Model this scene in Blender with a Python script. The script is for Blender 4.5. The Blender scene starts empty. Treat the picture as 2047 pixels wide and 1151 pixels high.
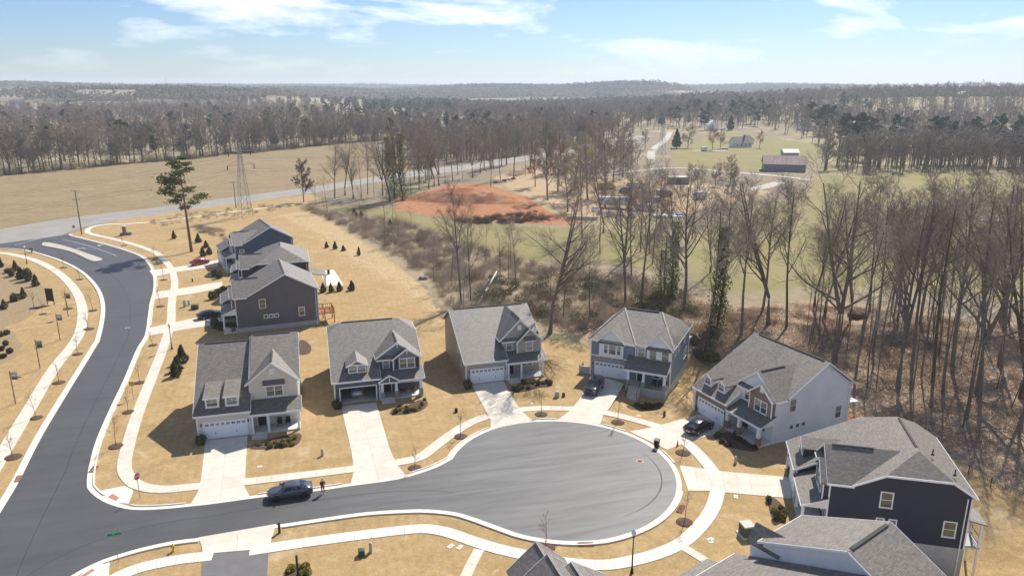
import bpy, bmesh, math, random
import numpy as np
from mathutils import Vector, Matrix, noise as mnoise
from mathutils.geometry import tessellate_polygon

random.seed(11)
np.random.seed(11)
SC = bpy.context.scene
COL = SC.collection
R = math.radians

# ------------------------------------------------------------------ camera
FPX, PCX, PCY, CAM_H = 1469.0, 1023.5, 575.5, 42.0        # focal length and centre in photo pixels, drone height in metres
PITCH = math.atan((575.5 - 172.0) / FPX)
CP, SP = math.cos(PITCH), math.sin(PITCH)
cam_d = bpy.data.cameras.new('drone_camera')
cam_d.sensor_width = 36.0
cam_d.lens = FPX / 2047.0 * 36.0
cam_d.clip_start = 0.5
cam_d.clip_end = 40000.0
cam = bpy.data.objects.new('drone_camera', cam_d)
cam.location = (0, 0, CAM_H)
cam.rotation_euler = (math.pi / 2 - PITCH, 0, 0)
COL.objects.link(cam)
SC.camera = cam

# ------------------------------------------------------------------ light
SUN_AZ, SUN_EL = R(26.0), R(45.0)                          # azimuth from +Y towards +X
sun_d = bpy.data.lights.new('sun', 'SUN')
sun_d.energy = 4.9
sun_d.angle = R(0.53)
sun_d.color = (1.0, 0.95, 0.87)
sun = bpy.data.objects.new('sun', sun_d)
sdir = Vector((math.sin(SUN_AZ) * math.cos(SUN_EL), math.cos(SUN_AZ) * math.cos(SUN_EL), math.sin(SUN_EL)))
sun.rotation_euler = sdir.to_track_quat('Z', 'Y').to_euler()
sun.location = (60, 120, 150)
COL.objects.link(sun)

world = bpy.data.worlds.new('World')
SC.world = world
world.use_nodes = True
wn = world.node_tree
for n in list(wn.nodes):
    wn.nodes.remove(n)
def wnode(t, **kw):
    n = wn.nodes.new(t)
    for k, v in kw.items():
        setattr(n, k, v)
    return n
w_out = wnode('ShaderNodeOutputWorld')
w_bg = wnode('ShaderNodeBackground')
w_bg.inputs['Strength'].default_value = 0.072
sky = wnode('ShaderNodeTexSky')
sky.sky_type = 'NISHITA'
sky.sun_disc = False
sky.sun_elevation = SUN_EL
sky.sun_rotation = SUN_AZ
sky.altitude = 250.0
sky.air_density = 1.0
sky.dust_density = 0.35
sky.ozone_density = 1.6
# thin white clouds: noise over the direction of view, flattened towards the horizon
w_tc = wnode('ShaderNodeTexCoord')
w_map = wnode('ShaderNodeMapping')
w_map.inputs['Scale'].default_value = (3.4, 3.4, 15.0)
w_map.inputs['Location'].default_value = (1.28, 0.4, 0.3)
w_no = wnode('ShaderNodeTexNoise')
w_no.inputs['Scale'].default_value = 1.25
w_no.inputs['Detail'].default_value = 7.0
w_no.inputs['Roughness'].default_value = 0.58
w_no.inputs['Distortion'].default_value = 0.25
w_ramp = wnode('ShaderNodeValToRGB')
w_ramp.color_ramp.elements[0].position = 0.53
w_ramp.color_ramp.elements[1].position = 0.69
w_sep = wnode('ShaderNodeSeparateXYZ')
w_mr = wnode('ShaderNodeMapRange')                          # no cloud edges below about one degree
w_mr.inputs['From Min'].default_value = 0.005
w_mr.inputs['From Max'].default_value = 0.07
w_mul = wnode('ShaderNodeMath', operation='MULTIPLY')
w_mix = wnode('ShaderNodeMixRGB')
w_mix.inputs[2].default_value = (14.0, 14.1, 14.2, 1)
wl = wn.links.new
wl(w_tc.outputs['Generated'], w_map.inputs['Vector'])
wl(w_map.outputs[0], w_no.inputs['Vector'])
wl(w_no.outputs['Fac'], w_ramp.inputs['Fac'])
wl(w_tc.outputs['Generated'], w_sep.inputs[0])
wl(w_sep.outputs['Z'], w_mr.inputs['Value'])
wl(w_ramp.outputs['Color'], w_mul.inputs[0])
wl(w_mr.outputs[0], w_mul.inputs[1])
wl(w_mul.outputs[0], w_mix.inputs['Fac'])
w_tint = wnode('ShaderNodeMixRGB', blend_type='MULTIPLY')
w_tint.inputs[0].default_value = 1.0
w_tint.inputs[2].default_value = (0.74, 0.91, 1.20, 1)
wl(sky.outputs[0], w_tint.inputs[1])
wl(w_tint.outputs[0], w_mix.inputs[1])
wl(w_mix.outputs[0], w_bg.inputs['Color'])
wl(w_bg.outputs[0], w_out.inputs['Surface'])

vs = SC.view_settings
vs.view_transform = 'Standard'
vs.look = 'None'
vs.exposure = 0.44
vs.gamma = 1.0
vs.use_curve_mapping = False
SC.render.engine = 'CYCLES'
SC.cycles.use_denoising = True
SC.cycles.max_bounces = 5
SC.cycles.diffuse_bounces = 3
SC.cycles.glossy_bounces = 2
SC.cycles.transparent_max_bounces = 6
SC.cycles.volume_bounces = 1
SC.cycles.sample_clamp_indirect = 6.0

# ------------------------------------------------------------------ helpers
def at(px, py, z=0.0):
    """ground point seen at a photo pixel (used to survey the place from the photograph)"""
    u, v = px - PCX, py - PCY
    t = (CAM_H - z) / (FPX * SP + v * CP)
    return Vector((u * t, (FPX * CP - v * SP) * t, z))

def lerp(a, b, t):
    return a + (b - a) * t

def sstep(a, b, x):
    t = np.clip((x - a) / (b - a), 0, 1)
    return t * t * (3 - 2 * t)

class MB:
    """collects faces; build() makes one mesh object with metre UVs"""
    def __init__(s):
        s.v, s.f, s.m = [], [], []
    def poly(s, pts, mi=0):
        b = len(s.v)
        s.v += [tuple(p) for p in pts]
        s.f.append(tuple(range(b, b + len(pts))))
        s.m.append(mi)
        return s
    def mesh(s, verts, faces, mi=0):
        b = len(s.v)
        s.v += [tuple(p) for p in verts]
        for f in faces:
            s.f.append(tuple(i + b for i in f))
            s.m.append(mi)
        return s
    def box(s, x0, x1, y0, y1, z0, z1, mi=0, top=None):
        V = [(x0, y0, z0), (x1, y0, z0), (x1, y1, z0), (x0, y1, z0), (x0, y0, z1), (x1, y0, z1), (x1, y1, z1), (x0, y1, z1)]
        F = [(3, 2, 1, 0), (4, 5, 6, 7), (0, 1, 5, 4), (1, 2, 6, 5), (2, 3, 7, 6), (3, 0, 4, 7)]
        return s.mesh(V, F, mi)
    def tbox(s, cx, cy, w0, d0, w1, d1, z0, z1, mi=0):
        V = [(cx + a * w, cy + b * d, z) for (w, d, z) in ((w0 / 2, d0 / 2, z0), (w1 / 2, d1 / 2, z1)) for a, b in ((-1, -1), (1, -1), (1, 1), (-1, 1))]
        F = [(3, 2, 1, 0), (4, 5, 6, 7), (0, 1, 5, 4), (1, 2, 6, 5), (2, 3, 7, 6), (3, 0, 4, 7)]
        return s.mesh(V, F, mi)
    def prism(s, prof, a0, a1, axis='x', mi=0, frontmi=None):
        """extrude a profile: axis x -> profile (y,z); axis y -> profile (x,z)"""
        n = len(prof)
        if axis == 'x':
            A = [(a0, p[0], p[1]) for p in prof]; B = [(a1, p[0], p[1]) for p in prof]
        else:
            A = [(p[0], a0, p[1]) for p in prof]; B = [(p[0], a1, p[1]) for p in prof]
        b = len(s.v)
        s.v += A + B
        area = sum(prof[i][0] * prof[(i + 1) % n][1] - prof[(i + 1) % n][0] * prof[i][1] for i in range(n))
        flip = (area > 0) == (axis == 'x')
        fs = [tuple(range(n)), tuple(range(2 * n - 1, n - 1, -1))]
        for i in range(n):
            j = (i + 1) % n
            fs.append((i, i + n, j + n, j))
        for f in fs:
            f = tuple(reversed(f)) if flip else f
            s.f.append(tuple(i + b for i in f)); s.m.append(mi)
        return s
    def slab(s, pts, t, mi=0, sidemi=None):
        """a roof plane or sheet: polygon (counter-clockwise from above) with thickness t downwards"""
        n = len(pts)
        up = sum((pts[i][0] * pts[(i + 1) % n][1] - pts[(i + 1) % n][0] * pts[i][1]) for i in range(n))
        if up < 0:
            pts = list(reversed(pts))
        b = len(s.v)
        s.v += [tuple(p) for p in pts] + [(p[0], p[1], p[2] - t) for p in pts]
        s.f.append(tuple(range(b, b + n))); s.m.append(mi)
        s.f.append(tuple(range(b + 2 * n - 1, b + n - 1, -1))); s.m.append(mi if sidemi is None else sidemi)
        for i in range(n):
            j = (i + 1) % n
            s.f.append((b + i, b + n + i, b + n + j, b + j)); s.m.append(mi if sidemi is None else sidemi)
        return s
    def tube(s, p0, p1, r0, r1=None, n=6, mi=0, caps=False):
        r1 = r0 if r1 is None else r1
        p0, p1 = Vector(p0), Vector(p1)
        d = (p1 - p0)
        if d.length < 1e-6:
            return s
        d.normalize()
        a = d.orthogonal().normalized(); c = d.cross(a)
        b = len(s.v)
        for p, r in ((p0, r0), (p1, r1)):
            for k in range(n):
                an = 2 * math.pi * k / n
                s.v.append(tuple(p + (a * math.cos(an) + c * math.sin(an)) * r))
        for k in range(n):
            j = (k + 1) % n
            s.f.append((b + k, b + j, b + n + j, b + n + k)); s.m.append(mi)
        if caps:
            s.f.append(tuple(b + n - 1 - k for k in range(n))); s.m.append(mi)
            s.f.append(tuple(b + n + k for k in range(n))); s.m.append(mi)
        return s
    def bar(s, p0, p1, w, h, mi=0):
        """square bar between two points"""
        p0, p1 = Vector(p0), Vector(p1)
        d = (p1 - p0).normalized()
        a = d.cross(Vector((0, 0, 1)))
        a = Vector((1, 0, 0)) if a.length < 1e-4 else a.normalized()
        c = a.cross(d).normalized()
        V = []
        for p in (p0, p1):
            for (i, j) in ((-1, -1), (1, -1), (1, 1), (-1, 1)):
                V.append(p + a * (i * w / 2) + c * (j * h / 2))
        F = [(3, 2, 1, 0), (4, 5, 6, 7), (0, 1, 5, 4), (1, 2, 6, 5), (2, 3, 7, 6), (3, 0, 4, 7)]
        return s.mesh(V, F, mi)
    def lathe(s, prof, cx=0, cy=0, n=12, mi=0):
        b = len(s.v); m = len(prof)
        for r, z in prof:
            for k in range(n):
                an = 2 * math.pi * k / n
                s.v.append((cx + r * math.cos(an), cy + r * math.sin(an), z))
        for i in range(m - 1):
            for k in range(n):
                j = (k + 1) % n
                s.f.append((b + i * n + k, b + i * n + j, b + (i + 1) * n + j, b + (i + 1) * n + k)); s.m.append(mi)
        s.f.append(tuple(b + (m - 1) * n + k for k in range(n))); s.m.append(mi)
        s.f.append(tuple(b + n - 1 - k for k in range(n))); s.m.append(mi)
        return s
    def data(s, name, mats, smooth=False):
        me = bpy.data.meshes.new(name)
        me.from_pydata(s.v, [], s.f)
        if not isinstance(mats, (list, tuple)):
            mats = [mats]
        for m in mats:
            me.materials.append(m)
        if len(mats) > 1:
            me.polygons.foreach_set('material_index', s.m)
        if smooth:
            me.polygons.foreach_set('use_smooth', [True] * len(me.polygons))
        uv = me.uv_layers.new(name='UVMap')
        V = np.array(s.v, dtype=np.float64)
        out = np.empty((len(me.loops), 2), dtype=np.float32)
        li = 0
        for f in s.f:
            P = V[list(f)]
            nrm = np.cross(P[1] - P[0], P[2] - P[0])
            if len(f) > 3 and np.abs(nrm).sum() < 1e-9:
                nrm = np.cross(P[2] - P[0], P[3] - P[0])
            L = np.linalg.norm(nrm)
            nrm = nrm / L if L > 1e-12 else np.array([0, 0, 1.0])
            if abs(nrm[2]) > 0.995:
                t = np.array([1.0, 0, 0]); bb = np.array([0, 1.0, 0])
            else:
                t = np.array([-nrm[1], nrm[0], 0]); t /= np.linalg.norm(t); bb = np.cross(nrm, t)
            k = len(f)
            out[li:li + k, 0] = P @ t
            out[li:li + k, 1] = P @ bb
            li += k
        uv.data.foreach_set('uv', out.ravel())
        me.update()
        return me
    def build(s, name, mats, parent=None, smooth=False):
        return link(name, s.data(name, mats, smooth), parent)

def link(name, me, parent=None, loc=None, rotz=0.0):
    o = bpy.data.objects.new(name, me)
    COL.objects.link(o)
    if parent is not None:
        o.parent = parent
    if loc is not None:
        o.location = loc
    if rotz:
        o.rotation_euler = (0, 0, rotz)
    return o

def tag(o, label=None, cat=None, group=None, kind=None):
    if label: o['label'] = label
    if cat: o['category'] = cat
    if group: o['group'] = group
    if kind: o['kind'] = kind
    return o

def thing(name, label, cat, loc=(0, 0, 0), rotz=0.0, group=None):
    o = bpy.data.objects.new(name, None)
    o.empty_display_size = 0.3
    COL.objects.link(o)
    o.location = loc
    o.rotation_euler = (0, 0, rotz)
    return tag(o, label, cat, group)

def copy_tree(o, parent=None):
    c = o.copy()
    COL.objects.link(c)
    c.parent = parent
    for ch in list(o.children):
        copy_tree(ch, c)
    return c

# ------------------------------------------------------------------ materials
class NT:
    def __init__(s, name):
        s.m = bpy.data.materials.new(name)
        s.m.use_nodes = True
        s.t = s.m.node_tree
        s.b = s.t.nodes['Principled BSDF']
        s.b.inputs['Specular IOR Level'].default_value = 0.25
    def n(s, t, **kw):
        n = s.t.nodes.new(t)
        for k, v in kw.items():
            setattr(n, k, v)
        return n
    def l(s, a, b):
        s.t.links.new(a, b)
    def coord(s, which='Object'):
        return s.n('ShaderNodeTexCoord').outputs[which]
    def noise(s, scale, detail=4, rough=0.55, coord=None, dist=0.0):
        n = s.n('ShaderNodeTexNoise')
        n.inputs['Scale'].default_value = scale
        n.inputs['Detail'].default_value = detail
        n.inputs['Roughness'].default_value = rough
        n.inputs['Distortion'].default_value = dist
        if coord is not None:
            s.l(coord, n.inputs['Vector'])
        return n.outputs['Fac']
    def ramp(s, fac, stops):
        r = s.n('ShaderNodeValToRGB')
        e = r.color_ramp.elements
        while len(e) > len(stops):
            e.remove(e[-1])
        while len(e) < len(stops):
            e.new(0.5)
        for k, (p, c) in enumerate(stops):
            e[k].position = p
            e[k].color = (c[0], c[1], c[2], 1) if not isinstance(c, (int, float)) else (c, c, c, 1)
        s.l(fac, r.inputs['Fac'])
        return r.outputs['Color']
    def mix(s, fac, a, b, blend='MIX'):
        m = s.n('ShaderNodeMixRGB', blend_type=blend)
        for k, x in ((0, fac), (1, a), (2, b)):
            if isinstance(x, bpy.types.NodeSocket):
                s.l(x, m.inputs[k])
            elif isinstance(x, (int, float)):
                m.inputs[k].default_value = x if k == 0 else (x, x, x, 1)
            else:
                m.inputs[k].default_value = (x[0], x[1], x[2], 1)
        return m.outputs[0]
    def math(s, op, a, b=0.0, c=None):
        m = s.n('ShaderNodeMath', operation=op)
        for k, x in ((0, a), (1, b), (2, c)):
            if x is None:
                continue
            if isinstance(x, bpy.types.NodeSocket):
                s.l(x, m.inputs[k])
            else:
                m.inputs[k].default_value = x
        return m.outputs[0]
    def color(s, c):
        if isinstance(c, bpy.types.NodeSocket):
            s.l(c, s.b.inputs['Base Color'])
        else:
            s.b.inputs['Base Color'].default_value = (c[0], c[1], c[2], 1)
    def bump(s, h, strength=0.3, dist=0.02):
        b = s.n('ShaderNodeBump')
        b.inputs['Strength'].default_value = strength
        b.inputs['Distance'].default_value = dist
        s.l(h, b.inputs['Height'])
        s.l(b.outputs[0], s.b.inputs['Normal'])
    def set(s, rough=None, spec=None, metal=None, coat=None):
        if rough is not None: s.b.inputs['Roughness'].default_value = rough
        if spec is not None: s.b.inputs['Specular IOR Level'].default_value = spec
        if metal is not None: s.b.inputs['Metallic'].default_value = metal
        if coat is not None: s.b.inputs['Coat Weight'].default_value = coat
        return s.m

def mul(c, k):
    return (c[0] * k, c[1] * k, c[2] * k)

def plain(name, c, rough=0.7, var=0.12, scale=3.0, spec=0.25, metal=0.0, coat=0.0, bump=0.0):
    t = NT(name)
    f = t.noise(scale, 5, 0.6, t.coord('Object'))
    t.color(t.ramp(f, [(0.3, mul(c, 1 - var)), (0.7, mul(c, 1 + var))]))
    if bump:
        t.bump(t.noise(scale * 9, 3, 0.6, t.coord('Object')), bump, 0.02)
    return t.set(rough, spec, metal, coat)

def lap(name, c, step=0.19):
    """horizontal lap siding"""
    t = NT(name)
    uv = t.coord('UV')
    sx = t.n('ShaderNodeSeparateXYZ'); t.l(uv, sx.inputs[0])
    fr = t.math('FRACT', t.math('DIVIDE', sx.outputs['Y'], step))
    line = t.ramp(fr, [(0.0, 0.55), (0.10, 1.0), (1.0, 0.97)])
    f = t.noise(0.6, 4, 0.6, t.coord('Object'))
    base = t.ramp(f, [(0.3, mul(c, 0.93)), (0.7, mul(c, 1.06))])
    t.color(t.mix(1.0, base, line, 'MULTIPLY'))
    t.bump(fr, 0.5, 0.02)
    return t.set(0.6, 0.25)

def batten(name, c, step=0.42):
    """vertical boards with battens"""
    t = NT(name)
    uv = t.coord('UV')
    sx = t.n('ShaderNodeSeparateXYZ'); t.l(uv, sx.inputs[0])
    fr = t.math('FRACT', t.math('DIVIDE', sx.outputs['X'], step))
    line = t.ramp(fr, [(0.0, 1.0), (0.14, 1.04), (0.17, 0.8), (0.24, 0.97), (0.97, 0.97), (1.0, 0.85)])
    hgt = t.ramp(fr, [(0.0, 1.0), (0.15, 1.0), (0.18, 0.0), (1.0, 0.0)])
    f = t.noise(0.5, 4, 0.6, t.coord('Object'))
    base = t.ramp(f, [(0.3, mul(c, 0.94)), (0.7, mul(c, 1.05))])
    t.color(t.mix(1.0, base, line, 'MULTIPLY'))
    t.bump(hgt, 0.5, 0.02)
    return t.set(0.6, 0.25)

def brickmat(name, c1, c2, mortar, bw, rh, ms, rough=0.85, bumpd=0.012, off=0.5, var=0.35, spec=0.2):
    t = NT(name)
    br = t.n('ShaderNodeTexBrick')
    br.offset = off
    t.l(t.coord('UV'), br.inputs['Vector'])
    br.inputs['Color1'].default_value = (*c1, 1)
    br.inputs['Color2'].default_value = (*c2, 1)
    br.inputs['Mortar'].default_value = (*mortar, 1)
    br.inputs['Scale'].default_value = 1.0
    br.inputs['Mortar Size'].default_value = ms
    br.inputs['Mortar Smooth'].default_value = 0.3
    br.inputs['Brick Width'].default_value = bw
    br.inputs['Row Height'].default_value = rh
    f = t.noise(1.3, 5, 0.65, t.coord('Object'))
    g = t.noise(22.0, 3, 0.7, t.coord('Object'))
    v = t.ramp(f, [(0.3, 1 - var * 0.5), (0.7, 1 + var * 0.4)])
    w = t.ramp(g, [(0.3, 1 - var), (0.7, 1 + var)])
    t.color(t.mix(1.0, t.mix(1.0, br.outputs['Color'], v, 'MULTIPLY'), w, 'MULTIPLY'))
    inv = t.math('SUBTRACT', 1.0, br.outputs['Fac'])
    t.bump(t.math('ADD', inv, t.math('MULTIPLY', g, 0.8)), 0.55, bumpd)
    return t.set(rough, spec)

def shingle(name, k=1.0, tint=(1, 1, 1)):
    a = tuple(x * k * y for x, y in zip((0.112, 0.097, 0.080), tint))
    b = tuple(x * k * y for x, y in zip((0.195, 0.168, 0.138), tint))
    m = tuple(x * k * y for x, y in zip((0.045, 0.042, 0.04), tint))
    return brickmat(name, a, b, m, 0.34, 0.145, 0.011, 0.58, 0.012, 0.5, 0.30, 0.75)

M = {}
M['shingle'] = shingle('roof_shingle_grey', 1.15)
M['shingle2'] = shingle('roof_shingle_weathered', 1.12, (1.03, 1.0, 0.96))
M['ridge_vent'] = plain('ridge_vent_dark', (0.07, 0.066, 0.062), 0.9)
M['trim'] = plain('white_trim_paint', (0.84, 0.84, 0.83), 0.5, 0.04)
M['white_door'] = plain('white_garage_paint', (0.86, 0.87, 0.88), 0.45, 0.04)
M['muntin'] = plain('window_grille_white', (0.75, 0.75, 0.74), 0.5, 0.04)
M['found'] = plain('parged_foundation', (0.44, 0.43, 0.41), 0.9, 0.1, 1.2, bump=0.2)
M['dark'] = plain('dark_metal', (0.03, 0.03, 0.032), 0.45, 0.1)
M['black'] = plain('black_plastic', (0.02, 0.02, 0.02), 0.5, 0.1)
def glassmat(name, c, blind):
    t = NT(name)
    f = t.noise(0.9, 2, 0.5, t.coord('Object'))
    t.color(t.ramp(f, [(0.35, c), (0.65, blind)]))
    return t.set(0.06, 0.9)
M['glass'] = glassmat('window_glass', (0.035, 0.042, 0.05), (0.09, 0.10, 0.105))
M['glass_b'] = glassmat('window_glass_blinds', (0.16, 0.17, 0.165), (0.30, 0.30, 0.27))
M['glass_g'] = glassmat('window_glass_green', (0.06, 0.075, 0.045), (0.11, 0.125, 0.075))
M['cream_b'] = batten('cream_board_batten', (0.72, 0.665, 0.565))
M['cream_l'] = lap('cream_lap', (0.70, 0.65, 0.55))
M['slate_l'] = lap('slate_blue_lap', (0.115, 0.135, 0.165))
M['slate_s'] = lap('slate_shake', (0.20, 0.23, 0.27), 0.16)
M['navy_l'] = lap('dark_navy_lap', (0.042, 0.047, 0.066))
M['grey_l'] = lap('graphite_lap', (0.14, 0.141, 0.155))
M['blue_l'] = lap('far_blue_lap', (0.075, 0.115, 0.175))
M['steel_l'] = lap('steel_blue_lap', (0.20, 0.26, 0.32))
M['sage_b'] = batten('sage_board_batten', (0.40, 0.40, 0.335))
M['tan_l'] = lap('tan_lap', (0.44, 0.335, 0.225))
M['white_l'] = lap('white_lap', (0.84, 0.85, 0.86))
M['white_b'] = batten('white_board_batten', (0.85, 0.86, 0.87))
M['brick'] = brickmat('brown_brick', (0.21, 0.125, 0.085), (0.30, 0.19, 0.135), (0.38, 0.34, 0.30), 0.24, 0.08, 0.01)
M['stone'] = brickmat('ledge_stone', (0.30, 0.29, 0.28), (0.48, 0.46, 0.43), (0.22, 0.21, 0.20), 0.5, 0.16, 0.02, 0.9, 0.03)
M['wood'] = plain('orange_stained_deck_wood', (0.42, 0.155, 0.06), 0.7, 0.2, 4.0)
M['door_dark'] = plain('dark_front_door', (0.03, 0.028, 0.03), 0.4)
M['rubber'] = plain('tyre_rubber', (0.018, 0.018, 0.019), 0.85)
M['alloy'] = plain('alloy_rim', (0.5, 0.5, 0.52), 0.3, 0.05, metal=0.9)
M['mulch'] = plain('brown_mulch', (0.105, 0.065, 0.045), 0.95, 0.4, 6.0, bump=0.6)
# ------------------------------------------------------------------ ground
def wp(pts):
    return [tuple(at(x, y)[:2]) for x, y in pts]

def sd_poly(P, poly):
    """signed distance (negative inside) of points P (N,2) to a polygon"""
    poly = np.array(poly)
    n = len(poly)
    d = np.full(len(P), 1e18)
    inside = np.zeros(len(P), bool)
    for i in range(n):
        a, b = poly[i], poly[(i + 1) % n]
        e = b - a
        w = P - a
        t = np.clip((w @ e) / max(e @ e, 1e-9), 0, 1)
        q = w - t[:, None] * e
        d = np.minimum(d, (q * q).sum(1))
        c1 = (a[1] <= P[:, 1]) & (b[1] > P[:, 1])
        c2 = (a[1] > P[:, 1]) & (b[1] <= P[:, 1])
        cr = e[0] * w[:, 1] - e[1] * w[:, 0]
        inside ^= (c1 & (cr > 0)) | (c2 & (cr < 0))
    d = np.sqrt(d)
    return np.where(inside, -d, d)

def vnoise(x, y, s, seed=0):
    """cheap smooth value noise, vectorised"""
    x = x / s + seed * 17.3; y = y / s - seed * 9.1
    xi = np.floor(x); yi = np.floor(y)
    fx = x - xi; fy = y - yi
    fx = fx * fx * (3 - 2 * fx); fy = fy * fy * (3 - 2 * fy)
    def h(a, b):
        v = np.sin(a * 127.1 + b * 311.7 + seed * 7.7) * 43758.5453
        return v - np.floor(v)
    return (h(xi, yi) * (1 - fx) + h(xi + 1, yi) * fx) * (1 - fy) + (h(xi, yi + 1) * (1 - fx) + h(xi + 1, yi + 1) * fx) * fy

ROAD_POLY = wp([(-420, 530), (-150, 483), (0, 459), (127, 437.6), (236, 424), (325, 414), (460, 395.4), (628, 373), (746, 354.5), (843, 340), (913, 331), (993, 320), (1072, 309), (1160, 293), (1250, 276), (1302, 266), (1345, 259)] + [(1352, 263), (1310, 271), (1255, 283), (1165, 302), (1075, 317.5), (993, 330), (913, 342), (843, 351), (756, 363), (687, 374.6), (628, 385), (460, 408), (310, 428.7), (236, 440.6), (177, 452), (140, 464), (100, 478), (60, 488), (0, 494), (-150, 520), (-420, 580)])
HILLS = [(-27.0, 2200, 420, 30), (-15.0, 2900, 300, 22), (-2.5, 3200, 380, 28), (3.5, 3600, 300, 26), (8.8, 2900, 220, 32), (31.0, 1350, 330, 17), (36.0, 1500, 300, 15), (-34.0, 3600, 500, 30), (18.0, 4200, 500, 34), (24.0, 3600, 400, 28)]
MOUND_C = at(935, 402)
BUILT = wp([(-500, 545), (0, 459), (127, 437), (325, 414), (628, 372), (745, 354), (760, 364), (620, 395), (690, 470), (800, 560), (840, 640), (1090, 690), (1200, 640), (1390, 690), (1400, 740),
            (1700, 800), (1880, 870), (2000, 960), (2100, 1020), (2300, 1200), (1500, 1500), (-900, 1500)])
DIPS = [(18.6, 95.4, 4.2, -1.15), (40.5, 59.0, 5.5, -2.1), (44.0, 62.0, 6.0, -1.6), (24.5, 101.5, 4.5, -0.9), (27.5, 107.0, 6, -1.2)]
def ground_z(x, y):
    """height of the ground: level around the streets, a wooded dip behind the houses, low rolling hills far away"""
    x = np.asarray(x, float); y = np.asarray(y, float)
    shp = np.broadcast(x, y).shape
    x = np.broadcast_to(x, shp).ravel(); y = np.broadcast_to(y, shp).ravel()
    z = np.zeros(len(x))
    sd = sd_poly(np.stack([x, y], 1), BUILT)
    wild = sstep(0.0, 14.0, sd)
    z += wild * (vnoise(x, y, 23, 3) - 0.5) * 0.9 + wild * (vnoise(x, y, 6, 4) - 0.5) * 0.25
    for (cx, cy, r, dz) in DIPS:
        z += dz * np.exp(-(((x - cx) ** 2 + (y - cy) ** 2) / (r * r)))
    d = np.hypot(x, y)
    far = sstep(600, 1700, d)
    z += far * ((vnoise(x, y, 900, 5) - 0.55) * 30 + (vnoise(x, y, 380, 6) - 0.5) * 14)
    vf = sstep(2600, 6500, d)
    z += vf * (vnoise(x, y, 2300, 7) * 52 + (vnoise(x, y, 1100, 8)) * 30 - 16)
    for (az, dd, rr, hh) in HILLS:
        cx, cy = dd * math.sin(R(az)), dd * math.cos(R(az))
        z += hh * np.exp(-(((x - cx) ** 2 + (y - cy) ** 2) / (rr * rr)))
    z *= sstep(1.5, 14.0, sd_poly(np.stack([x, y], 1), ROAD_POLY))
    return z.reshape(shp)
def gz(x, y):
    return float(ground_z(np.array([x]), np.array([y]))[0])

def axis_coords(lo, hi, step, far_lo, far_hi, grow=1.16):
    c = list(np.arange(lo, hi + 1e-6, step))
    s = step; v = hi
    up = []
    while v < far_hi:
        s = min(s * grow, 160.0); v += s; up.append(v)
    s = step; v = lo
    dn = []
    while v > far_lo:
        s = min(s * grow, 160.0); v -= s; dn.append(v)
    return np.array(dn[::-1] + c + up)
gx = axis_coords(-110, 110, 0.9, -7600, 7600)
gy = axis_coords(38, 300, 0.9, -260, 8800)
GX, GY = np.meshgrid(gx, gy)
NXg, NYg = len(gx), len(gy)
GZ = ground_z(GX, GY)
flat = np.stack([GX.ravel(), GY.ravel()], 1)
gv = np.stack([GX.ravel(), GY.ravel(), GZ.ravel()], 1)
ii = np.arange(NXg * NYg).reshape(NYg, NXg)
gf = np.stack([ii[:-1, :-1].ravel(), ii[:-1, 1:].ravel(), ii[1:, 1:].ravel(), ii[1:, :-1].ravel()], 1)
gme = bpy.data.meshes.new('ground')
gme.vertices.add(len(gv)); gme.vertices.foreach_set('co', gv.ravel().astype(np.float32))
gme.loops.add(gf.size); gme.loops.foreach_set('vertex_index', gf.ravel().astype(np.int32))
gme.polygons.add(len(gf))
gme.polygons.foreach_set('loop_start', np.arange(0, gf.size, 4, dtype=np.int32))
gme.polygons.foreach_set('use_smooth', np.ones(len(gf), bool))
gme.update(calc_edges=True)

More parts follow.
